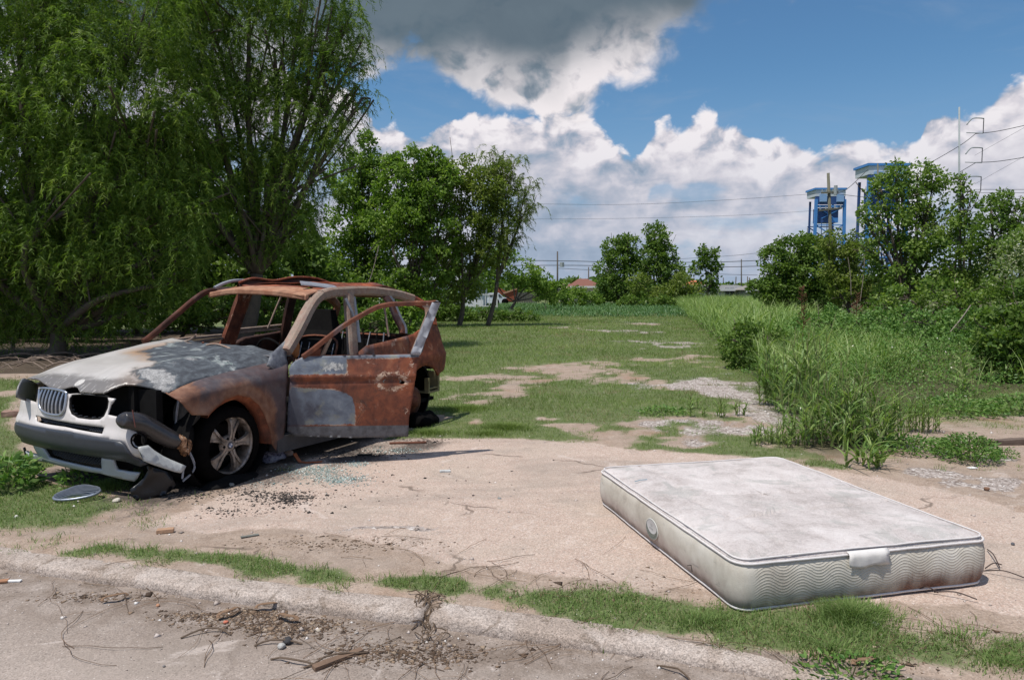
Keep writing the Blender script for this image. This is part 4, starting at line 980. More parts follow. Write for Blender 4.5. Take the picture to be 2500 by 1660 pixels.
# black behind openings
V, F = [], []
us = np.linspace(-.62, .62, 20)
for u in us:
    x, y = bxy(u, -.13)
    V += [(x, y, .20), (x, y, .52)]
mk('intake_shroud', V, grid_faces(20, 2), M_CHAR, bump, True)
def lattice(name, poly, off, nu, nv, r_, par, mt, slope=.0):
    lo = np.array(poly).min(0); hi = np.array(poly).max(0); parts = []
    for k in range(nu):
        for sg in (1, -1):
            u0 = lo[0] + (hi[0] - lo[0]) * k / nu; pts = []
            for t in np.linspace(0, 1, 9):
                u = u0 + sg * (hi[1] - lo[1] + .06) * (t - .5) * .9; z0 = np.interp(u, [lo[0], hi[0]], [poly[0][1], poly[1][1]])
                z = z0 - (t) * (hi[1] - lo[1])
                pts.append((u, z))
            pts = np.array(pts); m_ = inside(pts, poly); pts = pts[m_]
            if len(pts) >= 2:
                X = np.stack(bmap(off)(pts[:, 0], pts[:, 1]), 1); parts.append(tube(X, r_, 4))
    V, F = merge(parts); o = mk(name, V, F, mt, par); return tag(o, kind='stuff')
lattice('narrow_grille_mesh', nar, -.03, 34, 4, .0035, bump, M_DARKP)
low = bpt([Q3(*p) for p in ((430, 852), (1028, 965), (1024, 1084), (485, 962))])
lattice('lower_grille_mesh', low, -.05, 22, 4, .004, bump, M_DARKP)
panel('narrow_grille_backing', nar, bmap(-.06), M_CHAR, bump, .05, th=.004)
# kidney grille (far one intact) with slats
def ring(poly, r_, off, name, mt, par, n=3):
    P = cr(poly, n, True); X = np.stack(bmap(off)(P[:, 0], P[:, 1]), 1); V, F = sweep(X, circ(r_, 7), (1, 0, 0), closed=True); return mk(name, V, F, mt, par, True)
gr1 = ring(kid1, .011, .008, 'kidney_grille', M_CHROME, car)
k1 = np.array(kid1); u0, u1 = k1[:, 0].min() + .02, k1[:, 0].max() - .02
for k in range(7):
    u = u0 + (u1 - u0) * (k + .5) / 7; zs = np.linspace(.5, 1.0, 80); m_ = inside(np.stack([np.full(80, u), zs], 1), k1); z0, z1 = zs[m_].min() + .005, zs[m_].max() - .005
    zz = np.linspace(z0, z1, 6); x, y = bxy(np.full(6, u), bprof(zz) + .004 + .012 * np.sin(np.linspace(0, math.pi, 6)))
    V, F = sweep(np.stack([x, y, zz], 1), [(-.007, -.03), (.007, -.03), (.007, .004), (.003, .010), (-.003, .010), (-.007, .004)], (1, 0, 0)); mk('grille_slat', V, F, M_CHROME, gr1)
panel('grille_backing', kid1, bmap(-.045), M_CHAR, gr1, .05, th=.004)
ring([(u * .97 + .006, z * .985 + .011) for u, z in kid2], .012, -.012, 'grille_opening_rim', M_CHAR, bump)
tp = np.array([p for p in kid2 if p[1] < np.mean([q[1] for q in kid2])]); 
for k in range(9):
    t = k / 8; c2 = np.array(cr(kid2[7:13], 6)); q = c2[int(t * (len(c2) - 1))]; x, y = bxy(q[0], bprof(q[1]) - .02)
    V, F = box(-.012, .012, -.008, .008, -.004, .012); mk('grille_clip', V + [float(x), float(y), float(q[1]) + .006], F, M_DARKP, bump)
# fog lamp socket ring + torn arm
fogc = bpt([Q3(1385, 800)])[0]; x, y = bxy(fogc[0], bprof(fogc[1]) + .004)
nrm = np.array(bxy(fogc[0], 1.0)) - np.array(bxy(fogc[0], 0.0)); tt = np.array([-nrm[1], nrm[0]])
V = []
for k in range(20):
    t = 2 * math.pi * k / 20
    for (rr, dd) in ((.060, .006), (.052, .010), (.048, -.05)):
        V.append((x + tt[0] * rr * math.cos(t) * .9 + nrm[0] * dd, y + tt[1] * rr * math.cos(t) * .9 + nrm[1] * dd, fogc[1] + rr * math.sin(t)))
mk('fog_lamp_socket', V, grid_faces(20, 3).tolist() + [(57, 58, 1, 0), (58, 59, 2, 1)], M_CHAR, bump, True)
arm = [cp(*Q3(*p), (.35, 1, 0), 1.05) for p in ((1395, 868), (1500, 850), (1560, 905), (1640, 960), (1715, 998), (1862, 1062), (1835, 1105), (1800, 1130), (1740, 1118), (1640, 1085), (1500, 1035), (1420, 1000))]
arm = np.array(arm); ac = arm.mean(0)
A2 = [(p[0] - ac[0], p[2] - ac[2]) for p in arm]
def amap(a, z):
    x = ac[0] + a; y = 1.05 - .35 * x; s = np.clip((z + .02 + a * .0), -1, 1)
    return x, y - .02 * np.sin((z - (a * .55)) * 18), ac[2] + z
a_ = panel('torn_bumper_end', A2, amap, flat('dull_pale_plastic', (.42, .43, .42), .2, 9, rough_=.4), bump, .03, th=.012)
for nm_, pp in (('torn_strip', [Q3(1862, 1062), Q3(1845, 1110), Q3(1835, 1190), Q3(1825, 1150), Q3(1832, 1100)]),):
    q = np.array([cp(*p, (.35, 1, 0), 1.05) for p in pp]); V, F = tube(q[:3], .008, 5); mk(nm_, rough(V, .004, 20), F, M_ASHG, bump)
# far headlamp (dark melted lens)
hl = [(*cp(*Q3(*p), (.62, -.78, 0), .62 * .66 + .78 * .72 - .012)[1:3],) for p in ((262, 155), (330, 178), (385, 212), (381, 262), (362, 403), (270, 378), (183, 345), (190, 290), (205, 235), (240, 165))]
kx = .62 * .66 + .78 * .72 + .003
def hlmap(y, z): 
    x = (kx + .78 * y) / .62; b = .035 * np.cos((y - np.mean([q[0] for q in hl])) * 12) - np.clip(z - .80, 0, 1) * .30
    return x + b * .2, y - b * .2, z
panel('headlamp', hl, hlmap, flat('smoked_lens', (.17, .165, .16), .25, 12, rough_=.35, spec=.5), car, .03, th=.012)
# near headlamp hole: charred guts, lamp housing hanging out
V, F = merge([box(.15, .60, .44, .50, .30, .88), box(.10, .16, .44, .78, .35, .86), box(.52, .66, -.62, .50, .36, .50), box(.50, .56, -.70, .70, .52, .84)])
mk('radiator_support', rough(V, .01, 8), F, M_CHAR, car)
V, F = ICO3; V = rough(V * [.12, .10, .16] + np.array([.26, .66, .62]), .05, 7, 5); mk('burnt_lump', V, F, flat('grey_ash_lump', (.10, .095, .088), .8, 10), car, True)
t0 = cp(*Q3(1235, 590), (0, 1, 0), .66); t1 = cp(*Q3(1500, 690), (0, 1, 0), .72); t2 = cp(*Q3(1790, 830), (0, 1, 0), .80)
P = cr([t0 + [.03, 0, .01], t0, (t0 + t1) / 2 + [0, 0, .022], t1 + [0, 0, .012], (t1 + t2) / 2 + [0, 0, .004], t2], 5)
k_ = np.linspace(0, 1, len(P)); sc_ = np.interp(k_, [0, .08, .2, .45, .7, .9, 1], [.2, .55, .85, 1.0, 1.0, .95, .75])
V, F = sweep(P, circ(.073, 20), (0, 1, 0), scale=sc_); lh = mk('headlamp_housing', rough(V, .005, 6), F, flat('heat_glazed_shell', (.030, .027, .028), .5, 9, rough_=.22, spec=.6), car, True)
def f_crumb(T):
    o = T.obj(); n = T.noise(o, 22, 6, .7, 1); 
    return {'col': T.ramp(n, [(.35, (.02, .014, .01)), (.47, (.16, .07, .03)), (.56, (.45, .24, .12)), (.66, (.62, .56, .48))]), 'bump': T.bump(n, .6, .02)}
V, F = ICO3; V = rough(V * [.06, .065, .085] + t2 + [-.03, .01, -.01], .05, 16, 2); mk('melted_lamp_end', V, F, mat('melted_foil', f_crumb, .45, .5), lh, True)
V, F = tube([cp(*Q3(1325, 490), (0, 1, 0), .76), cp(*Q3(1355, 665), (0, 1, 0), .78)], .004, 5); mk('bent_wire', V, F, flat('red_wire', (.14, .05, .04), .2, 9), lh)
# sagging undertray flap
fl = [cp(*Q3(*p), (.45, 1, 0), 1.02) for p in ((1480, 1050), (1500, 1100), (1460, 1180), (1400, 1240), (1330, 1290), (1330, 1340), (1390, 1400), (1440, 1440), (1560, 1390), (1700, 1330), (1800, 1250), (1700, 1120))]
fl = np.array(fl); fc = fl.mean(0); F2 = [(p[0] - fc[0], p[2] - fc[2]) for p in fl]
def fmap(a, z):
    x = fc[0] + a; return x, 1.02 - .45 * x + .05 * (fbm(a * 9 + 3, z * 9, 3) - .5) - .02, np.maximum(fc[2] + z, .012)
panel('undertray_flap', F2, fmap, flat('melted_black_plastic', (.010, .010, .012), .6, 12, rough_=.35, spec=.5), car, .03, th=.012)

for k, L_ in enumerate(([(.30, .50, .78), (.42, .60, .62), (.50, .66, .70)], [(.25, .55, .84), (.38, .72, .74), (.40, .70, .50), (.48, .78, .42)], [(.45, .30, .84), (.56, .46, .72), (.60, .56, .58)], [(.40, .82, .40), (.34, .84, .22), (.42, .80, .12)], [(.52, .48, .50), (.60, .60, .42), (.58, .74, .36)])):
    V, F = tube(cr(L_, 5), .006 + .003 * (k % 2), 5); mk('charred_wire', rough(V, .006, 12, k), F, M_ASHG if k in (1, 3) else M_CHAR, car)
# ---- wheels
def emblem(T):
    o = T.obj(); ox, oy, oz = T.xyz(o); ox = T.sub(ox, 0.0); oz = T.sub(oz, .33)
    r_ = T.m('SQRT', T.add(T.mul(ox, ox), T.mul(oz, oz))); q = T.m('GREATER_THAN', T.mul(ox, oz), 0.0)
    c = T.mix(q, (.55, .55, .56), (.12, .16, .30)); c = T.mix(T.m('GREATER_THAN', r_, .018), c, (.06, .06, .07)); return c
M_TYRE = flat('burnt_tyre', (.0045, .004, .004), .6, 18, rough_=.95, spec=.05)
def f_rim(T):
    o = T.obj(); n = T.noise(T.vadd(o, (3, 1, 2)), 9, 6, .65, .6); s = T.noise(T.vmul(o, (4, 1, .6)), 9, 5, .6)
    c = T.ramp(T.add(T.mul(n, .6), T.mul(s, .4)), [(.34, (.035, .030, .028)), (.45, (.16, .13, .11)), (.56, (.30, .255, .22)), (.70, (.46, .42, .38))])
    return {'col': T.mix(T.mul(T.ss(n, .56, .66), .4), c, (.26, .14, .08)), 'bump': T.bump(n, .2, .004)}
M_RIM = mat('scorched_alloy', f_rim, .45, .5, metal=.35)
def wheel(x0, s, full=True):
    yo = s * .865
    tv, tf = lathe([(.235, -.09), (.29, -.10), (.318, -.07), (.325, .0), (.318, .07), (.29, .10), (.235, .10)], 40)
    tv[:, 2] += .33; tv[:, 2] = np.maximum(tv[:, 2], .012 + .02 * np.abs(tv[:, 1])); tv = rough(tv, .010, 9, 3); tv[:, 2] = np.maximum(tv[:, 2], .008)
    tv[:, 1] += s * .78; tv[:, 0] += x0
    w = empty('wheel'); w.parent = car
    mk('tyre', tv, tf, M_TYRE, w, True)
    rv, rf = lathe([(.235, -.09), (.225, -.02), (.222, .055), (.232, .068), (.245, .073), (.246, .064), (.236, .05)], 48); rv[:, 1] = s * (.79 + rv[:, 1]); rv[:, 0] += x0; rv[:, 2] += .33
    rim = mk('rim', rv, rf, M_RIM, w, True)
    if not full: return
    for k in range(5):
        a0 = R(90 + 72 * k + 14)
        for dg in (-1, 1):
            pts = [(.052, dg * .30), (.10, dg * .115), (.15, dg * .150), (.20, dg * .20), (.228, dg * .25)]
            P = [(x0 + r_ * math.cos(a0 + da), s * (.845 + .012 * math.sin(r_ * 12) - (.02 if r_ > .22 else 0)), .33 + r_ * math.sin(a0 + da)) for r_, da in pts]
            V, F = sweep(cr(P, 3), [(-.013, -.02), (.013, -.02), (.010, .009), (-.010, .009)], (0, s, 0)); mk('spoke', V, F, M_RIM, rim, False)
        P = [(x0 + r_ * math.cos(a0), s * (.832 + .012 * math.sin(r_ * 12)), .33 + r_ * math.sin(a0)) for r_ in (.105, .15, .19, .225)]
        V, F = sweep(P, [(-.5, -.010), (.5, -.010), (.5, .010), (-.5, .010)], (0, s, 0), scale=None)
        V = V.reshape(4, 4, 3)
        for i, ww in enumerate((.012, .040, .07, .10)):
            c = np.array(P[i]); d = V[i] - c; tdir = np.array([-math.sin(a0), 0, math.cos(a0)]); comp = d @ tdir; V[i] = V[i] - np.outer(comp, tdir) + np.outer(np.sign(comp) * ww / 2, tdir)
        mk('spoke_web', V.reshape(-1, 3), F, M_RIM, rim)
        V, F = lathe([(.0001, .002), (.011, .002), (.013, -.01)], 8); a1 = a0 + R(36); mk('bolt_hole', V * [1, s, 1] + [x0 + .060 * math.cos(a1), s * .858, .33 + .060 * math.sin(a1)], F, M_CHAR, rim)
    V, F = lathe([(.0001, .010), (.040, .008), (.078, .0), (.085, -.03)], 28); mk('hub', V * [1, s, 1] + [x0, s * .85, .33], F, M_RIM, rim, True)
    V, F = lathe([(.0001, .004), (.026, .003), (.030, -.002)], 24); mk('hub_emblem', V * [1, s, 1] + [x0, s * .861, .33], F, mat('roundel', emblem, .4, .5), rim)
    V, F = lathe([(.0001, .0), (.17, .0), (.17, .02)], 32); mk('brake_disc', V * [1, s, 1] + [x0, s * .74, .33], F, M_CHAR, w)
wheel(0, 1); wheel(0, -1, False); wheel(-2.795, -1, False)
V, F = lathe([(.0001, .05), (.06, .05), (.07, .0), (.17, -.01), (.17, -.05)], 24); w = empty('wheel'); w.parent = car
mk('hub', V + [-2.795, .78, .30], F, M_RUST, w, True)
V, F = ICO3; V = rough(V * [.26, .14, .12] + [-2.85, .90, .07], .07, 5, 4); V[:, 2] = np.maximum(V[:, 2], .005); mk('tyre', V, F, M_TYRE, w, True)
# carcass skirt of burnt tyre around the front wheel
V, F = ICO3; V = rough(V * [.30, .13, .05] + [.02, .86, .03], .03, 8, 7); V[:, 2] = np.maximum(V[:, 2], .004); mk('melted_tyre_puddle', V, F, M_CHAR, car, True)
V, F = ICO2; V = rough(V * [.16, .10, .22] + [.36, .70, .36], .06, 6, 9); mk('charred_wing_liner', V, F, M_CHAR, car, True)
# ================================================================ MATTRESS
MX, MY, MA, ML, MW, MT = 1.0968, 3.4142, .2371, 1.915, 1.508, .268
mt_root = empty('mattress', (MX, MY, .006), MA, 'dirty white queen mattress lying flat on the concrete', 'mattress')
def rr(w, l, r, inset=0.0, n=9, sp=.03):     # rounded rectangle outline from (0,0) to (w,l)
    x0, y0, x1, y1 = inset, inset, w - inset, l - inset; r = max(r - inset * .9, .012); P = []
    for (cx_, cy_, a0) in ((x1 - r, y0 + r, -90), (x1 - r, y1 - r, 0), (x0 + r, y1 - r, 90), (x0 + r, y0 + r, 180)):
        for k in range(n): a = R(a0 + 90 * k / (n - 1)); P.append((cx_ + r * math.cos(a), cy_ + r * math.sin(a)))
    return np.array(P)
def rr_n(inset, N=240):
    P = rr(MW, ML, .085, inset); P = np.vstack([P, P[:1]]); s = np.r_[0, np.cumsum(np.hypot(*np.diff(P, axis=0).T))]
    # keep parametrisation aligned by arc fraction of the outer outline
    return P, s
P0, s0 = rr_n(0); fr0 = np.linspace(0, 1, 241)[:-1]
def ringpts(inset, z, jit=0):
    P, s = rr_n(inset); f = fr0 * s[-1]
    return np.stack([np.interp(f, s, P[:, 0]), np.interp(f, s, P[:, 1]), np.full(240, z)], 1)
def side_out(x, y):                           # soft waviness of the sides
    return .010 * (fbm(x * 3 + 5, y * 3, 12) - .5) + .005 * (fbm(x * 9, y * 9, 13) - .5)
rings = []
zs_ = [(.030, .004), (.012, .012), (.0, .030), (-.012, .075), (-.017, .13), (-.013, .19), (-.004, .232), (.004, .242)]
for ins, z in zs_: rings.append(ringpts(ins, z))
for ins, z in [(.006, .252), (.018, .262), (.04, .270), (.075, .276), (.12, .279)]: rings.append(ringpts(ins, z))
for ins in np.arange(.15, .74, .03): rings.append(ringpts(ins, .281))
V = np.vstack(rings)
# corners fade, lumps on top
x, y = V[:, 0], V[:, 1]; topm = np.clip((V[:, 2] - .245) / .02, 0, 1)
q = (fbm(x * 2.2, y * 2.2, 21) - .5) * .022 + (fbm(x * 7, y * 7, 22) - .5) * .012 + (fbm(x * 22, y * 22, 23) - .5) * .005
dcr = .020 * np.exp(-((y - .55 - .1 * x + .02 * np.sin(x * 7)) / .012) ** 2) + .014 * np.exp(-((y - 1.02 - .05 * np.sin(x * 4)) / .015) ** 2) + .012 * np.exp(-((x - .30 - .03 * np.sin(y * 5)) / .014) ** 2)
V[:, 2] += topm * (q - dcr) - .012 * topm * np.exp(-(((x - .75) / .4) ** 2 + ((y - .9) / .6) ** 2))
V[:, 2] -= .018 * np.clip(V[:, 2] / .24, 0, 1) * (fbm(x * 1.4 + 3, y * 1.4, 27) - .45)
o_ = side_out(V[:, 0] + V[:, 2], V[:, 1]) * (1 - topm) * 1.6
c_ = np.array([MW / 2, ML / 2]); d_ = V[:, :2] - c_; V[:, :2] += d_ / np.linalg.norm(d_, axis=1)[:, None] * o_[:, None]
def f_mtop(T):
    o = T.obj(); ox, oy, oz = T.xyz(o)
    n = T.noise(o, 2.6, 6, .62, .5); m = T.noise(o, 9, 6, .65, .4); f = T.noise(o, 70, 5, .7); ff = T.noise(o, 210, 3, .7)
    k = T.add(T.mul(n, .45), T.add(T.mul(m, .25), T.mul(f, .3)))
    c = T.ramp(k, [(.38, (.40, .345, .32)), (.50, (.62, .555, .53)), (.62, (.76, .70, .675))])
    c = T.mix(T.mul(T.ss(T.noise(T.vadd(o, (3, 1, 0)), 3.4, 6, .65, .8), .52, .64), .55), c, (.40, .395, .365))
    c = T.mix(T.mul(T.ss(T.noise(T.vadd(o, (7, 7, 0)), 5.5, 6, .7, 1.2), .60, .68), .5), c, (.36, .33, .31))
    # side colours
    sd = T.ss(oz, .246, .236)
    yel = T.ramp(T.add(T.mul(n, .6), T.mul(m, .4)), [(.35, (.36, .32, .27)), (.5, (.50, .465, .40)), (.65, (.60, .57, .51))])
    lower = T.ss(T.add(oz, T.mul(T.sub(m, .5), .14)), .15, .03)
    leftside = T.ss(ox, .08, .02)
    yel = T.mix(T.mul(T.mul(lower, leftside), .6), yel, (.45, .365, .34))
    yel = T.mix(T.mul(T.ss(T.noise(T.vmul(o, (1, 1, 2)), 8, 6, .7, .8), .60, .68), .55), yel, (.25, .24, .22))
    # mildew along the bottom, brown stain on the near end
    mold = T.mul(T.ss(T.add(oz, T.mul(T.sub(m, .5), .11)), .075, .0), .8)
    yel = T.mix(mold, yel, (.13, .115, .10))
    st = T.mul(T.ss(T.add(oz, T.mul(T.sub(T.noise(T.vmul(o, (3, 1, .5)), 10, 6, .7), .5), .16)), .145, .03), T.mul(T.ss(ox, .86, .98), T.ss(oy, .16, .08)))
    st = T.mul(st, T.ss(T.add(T.noise(T.vmul(o, (1, 1, .1)), 5, 3), 0), .34, .52, .45, 1))
    yel = T.mix(T.mul(st, .92), yel, T.ramp(f, [(.35, (.085, .040, .028)), (.65, (.23, .12, .085))]))
    c = T.mix(sd, c, yel)
    # quilted zigzag on the near end: ridges
    tri = T.m('SINE', T.mul(ox, 2 * math.pi / .20))
    w = T.m('SINE', T.mul(T.add(oz, T.add(T.mul(tri, .019), T.mul(m, .02))), 2 * math.pi / .0150))
    wv = T.mul(T.mul(T.ss(w, -.2, 1), sd), T.mul(T.ss(oy, .2, .1), T.ss(ox, .07, .14)))
    h = T.add(T.mul(f, T.lin(sd, 0, 1, 1.4, .15)), T.add(T.mul(T.mul(ff, 1.0), T.lin(sd, 0, 1, 1, .15)), T.mul(wv, .30)))
    c = T.mix(T.mul(T.mul(T.ss(ff, .5, .66), T.sub(1.0, sd)), .35), c, (.80, .78, .77))
    return {'col': c, 'bump': T.bump(h, .72, .011)}
nr = len(rings); F = grid_faces(nr, 240, True).tolist(); F.append([(nr - 1) * 240 + k for k in range(240)]); F.append(list(range(240))[::-1])
mk('ticking', V, F, mat('mattress_ticking', f_mtop, .92, .12), mt_root, True)
M_PIPE = flat('piping_tape', (.62, .585, .57), .18, 30, rough_=.8)
for nm_, ins, z, r_ in (('piping', -.004, .244, .0065), ('piping', .012, .264, .005), ('piping', .010, .012, .0075)):
    P = ringpts(ins, z); d_ = P[:, :2] - c_
    P[:, :2] += d_ / np.linalg.norm(d_, axis=1)[:, None] * (side_out(P[:, 0] + P[:, 2], P[:, 1]) * 1.6 * (z < .25))[:, None]
    if z > .25: P[:, 2] += (fbm(P[:, 0] * 2.2, P[:, 1] * 2.2, 21) - .5) * .016
    P[:, 2] += .003 * (fbm(P[:, 0] * 6, P[:, 1] * 6, 30) - .5)
    V, F = sweep(P, circ(r_, 7), closed=True); mk(nm_, V, F, M_PIPE, mt_root, True)
# oval label on the long side: pixel -> side plane (x=0)
def mloc(px, py, plane):
    r = px_ray(px, py); c, s = math.cos(MA), math.sin(MA)
    o = np.array([0, 0, CH]) - np.array([MX, MY, .006]); ol = np.array([o[0] * c + o[1] * s, -o[0] * s + o[1] * c, o[2]]); rl = np.array([r[0] * c + r[1] * s, -r[0] * s + r[1] * c, r[2]])
    t = (plane[1] - ol[plane[0]]) / rl[plane[0]]; return ol + rl * t
lc = mloc(1592, 1291, (0, -.02)); print('label', lc)
ro, rz_ = .085, .062
V, F = lathe([(.001, .003), (.85, .003), (.93, .0045), (1.0, .003), (1.02, 0)], 32, 'z')
def f_lab(T):
    o = T.obj(); ox, oy, oz = T.xyz(o); u = T.mul(T.sub(oy, float(lc[1])), 1 / ro); v = T.mul(T.sub(oz, float(lc[2])), 1 / rz_)
    e = T.m('SQRT', T.add(T.mul(u, u), T.mul(v, v))); e2 = T.m('SQRT', T.add(T.mul(u, u), T.m('POWER', T.sub(v, .42), 2)))
    c = T.mix(T.ss(e2, .82, .88), (.50, .50, .49), (.12, .135, .115))
    ring_ = T.mul(T.ss(e, .86, .90), T.ss(e, .96, .92)); c = T.mix(ring_, c, (.20, .21, .20))
    return T.mix(T.ss(e, .95, .97), c, (.50, .49, .45))
lab = mk('oval_label', np.stack([-.020 - V[:, 2], lc[1] + V[:, 0] * ro, lc[2] + V[:, 1] * rz_], 1), F, mat('label_print', f_lab, .7, .2), mt_root, True)
# faint printed mark and lettering strokes on the label
parts = []
def stroke(y0, z0, y1, z1, w=.0016):
    d = np.array([y1 - y0, z1 - z0]); l = np.hypot(*d) + 1e-9; n = np.array([-d[1], d[0]]) / l * w / 2; x = -.0262
    parts.append((np.array([(x, lc[1] + y0 + n[0], lc[2] + z0 + n[1]), (x, lc[1] + y1 + n[0], lc[2] + z1 + n[1]), (x, lc[1] + y1 - n[0], lc[2] + z1 - n[1]), (x, lc[1] + y0 - n[0], lc[2] + z0 - n[1])]), [(0, 1, 2, 3)]))
for a, b in (((.012, .026), (.008, .032)), ((.008, .032), (-.006, .030)), ((-.006, .030), (-.012, .022)), ((-.012, .022), (-.009, .020)), ((.010, .024), (-.008, .021))): stroke(*a, *b)
for k in range(7): z = .004 + .001 * math.sin(k); stroke(.028 - k * .008, z - .004, .026 - k * .008, z + .004); stroke(.026 - k * .008, z + .004, .022 - k * .008, z - .003)
V, F = merge(parts); mk('label_print', V, F, flat('label_ink', (.14, .14, .14), .2, 9), lab)
parts = []
for k in range(9): a = R(-152 + k * 15.5); stroke(.068 * math.cos(a) * .9, .038 * math.sin(a) - .004, .068 * math.cos(a) * .9, .038 * math.sin(a) + .004, .0018)
for k in range(8): a = R(-144 + k * 15.5); stroke(.066 * math.cos(a) * .9, .038 * math.sin(a) + .003, .060 * math.cos(a) * .9, .036 * math.sin(a) + .001, .0016)
V, F = merge(parts); mk('label_print', V, F, flat('label_ink_pale', (.46, .46, .44), .2, 9), lab)
# white handling tag folded over the near edge
t0_ = mloc(2072, 1350, (1, -.02)); t1_ = mloc(2170, 1340, (1, -.02)); print('tag', t0_, t1_)
us = np.linspace(t0_[0], t1_[0], 9); prof = [(.0, .262), (-.012, .256), (-.024, .246), (-.027, .232), (-.027, .214), (-.026, .198), (-.025, .186)]
V = []
for i, u in enumerate(us):
    for j, (yy, zz) in enumerate(prof): V.append((u + .004 * math.sin(j * 1.3), yy - .0035 * math.sin(i * 1.9 + j * .5) * (j > 2) - .003, zz - (.010 if (i > 5 and j > 5) else 0) - .008 * math.sin(i * .7) * (j > 4)))
o = mk('cloth_tag', V, grid_faces(9, len(prof)), flat('tag_cloth', (.66, .63, .60), .10, 20, rough_=.9), mt_root, True); md = o.modifiers.new('t', 'SOLIDIFY'); md.thickness = .003
V, F = tube([mloc(1690, 1395, (0, -.02)) + [-.0, .0, -.0], mloc(1692, 1378, (0, -.02)) + [-.012, 0, 0], mloc(1680, 1380, (0, -.02)) + [-.005, 0, 0]], .002, 5); mk('loose_thread', V, F, M_CHAR, mt_root)
# small blue pen mark
a, b = mloc(1550, 1175, (2, .287)), mloc(1580, 1170, (2, .287))
V, F = tube([a, (a + b) / 2 + [0, .01, .001], b], .003, 4); mk('blue_scuff', V, F, flat('blue_scuff', (.22, .32, .38), .3, 30), mt_root)

# ================================================================ DEBRIS
def stone(px, py, r, label, colr=(.34, .31, .28), name='stone', cat='stone', fl=.6, seed=None, group=None):
    g_ = gp(px, py); sd = int(px + py) if seed is None else seed
    V, F = ICO2; V = rough(V * [r, r * .8, r * fl], r * .35, 1.2 / r * .5, sd); V[:, 2] += r * fl * .7
    o = mk(name, V, F, flat(name + '_stone', colr, .35, .6 / r, rough_=.9), None, False); o.location = (g_[0], g_[1], float(gz(g_[0], g_[1])[0])); o.rotation_euler = (0, 0, sd % 6)
    return tag(o, label, cat, group)
stone(565, 1187, .030, 'grey stone on the concrete in front of the burnt wheel', (.20, .19, .17))
stone(284, 1228, .030, 'pale stone beside the fallen grille in the grass', (.52, .47, .40))
stone(703, 1116, .055, 'pinkish lump of rubble by the car sill', (.36, .27, .235), 'rubble_lump', 'rubble')
stone(1219, 1217, .016, 'small grey pebble alone in the middle of the concrete', (.22, .23, .22), fl=.4)
stone(686, 1551, .022, 'pale grey stone beside black clod in the gutter', (.38, .37, .35))
stone(703, 1540, .026, 'black crumbly clod of asphalt in the gutter', (.045, .043, .045), 'asphalt_clod', 'asphalt')
stone(399, 1596, .008, 'small grey pebble out on the street', (.22, .20, .19))
stone(2138, 1506 + 24, .02, 'small grey stone beside the grass under the mattress', (.22, .23, .23))
stone(2472, 1330, .014, 'dark pebble right of the mattress, nearer the mattress end', (.10, .10, .11), fl=.7)
stone(2408, 1200, .026, 'brown clod on the dirt right of the mattress top', (.20, .11, .07), 'dirt_clod', 'clod')
stone(385, 1453, .012, 'orange brick crumb lying against the kerb', (.42, .22, .13), 'brick_crumb', 'brick')
stone(550, 1493, .014, 'small bright orange brick crumb in the gutter litter', (.50, .16, .10), 'brick_crumb', 'brick')
stone(777, 1512, .012, 'pale rounded stone in the gutter weeds', (.42, .36, .29))
stone(870, 1516, .012, 'whitish stone nearest the cracked kerb joint', (.50, .46, .42))
stone(1003, 1634, .012, 'blue grey pebble at the street edge', (.24, .25, .28))
stone(2300, 990, .03, 'pale stone among the weeds edge on right', (.5, .46, .42), fl=.4)
# broken brick piece
def slab(px, py, l, w, h, rot, label, colr, name, cat, am=.15, par=None):
    V, F = box(-l / 2, l / 2, -w / 2, w / 2, 0, h)
    import bmesh
    bm = bmesh.new(); vs = [bm.verts.new(v) for v in V]; [bm.faces.new([vs[i] for i in f]) for f in F]
    bmesh.ops.subdivide_edges(bm, edges=bm.edges[:], cuts=3, use_grid_fill=True); V = np.array([v.co[:] for v in bm.verts]); bm.verts.index_update(); F = [[v.index for v in f.verts] for f in bm.faces]; bm.free()
    V = rough(V, h * am, 1.2 / w * .6, int(px)); g_ = gp(px, py)
    o = mk(name, V, F, flat(name + '_m', colr, .35, .8 / w, rough_=.85)); o.location = (g_[0], g_[1], float(gz(g_[0], g_[1])[0]) + .004); o.rotation_euler = (0, 0, rot); return tag(o, label, cat)
slab(404, 1302, .10, .05, .022, .3, 'flat tan brick fragment at the edge of the verge grass', (.40, .25, .16), 'brick_fragment', 'brick')
slab(610, 1312, .11, .025, .006, .5, 'thin grey slate chip on the dirt before the verge grass', (.17, .17, .15), 'slate_chip', 'chip')
slab(826, 1582, .24, .034, .014, .75, 'weathered split piece of brown bark in the gutter', (.17, .11, .075), 'bark_piece', 'wood', .5)
slab(996, 1083, .38, .035, .014, .12, 'rust brown strip of wood near the open door', (.17, .07, .045), 'wood_strip', 'wood', .4)
slab(890, 1112, .14, .03, .012, .1, 'black charred stick in the door shadow', (.02, .02, .02), 'charred_stick', 'wood', .6)
slab(2443, 1087, .55, .09, .05, .12, 'brown rotten board lying on the dirt by the weeds', (.13, .095, .075), 'rotten_board', 'wood', .4)
slab(1086, 1152, .09, .035, .012, .1, 'crumpled white scrap on the bare concrete', (.52, .53, .52), 'paper_scrap', 'litter', .5)
slab(2373, 1145, .07, .05, .006, .3, 'flat white paper scrap on the dirt behind the mattress', (.70, .70, .69), 'paper_scrap', 'litter', .3)
slab(2430, 1100 + 22, .10, .03, .02, .3, 'pinkish brick chip on the dirt beside the rotten board', (.55, .36, .28), 'brick_fragment', 'brick', .4)
slab(30, 1396, .09, .022, .008, .05, 'crushed white litter strip against the kerb', (.75, .74, .72), 'litter_strip', 'litter', .3)
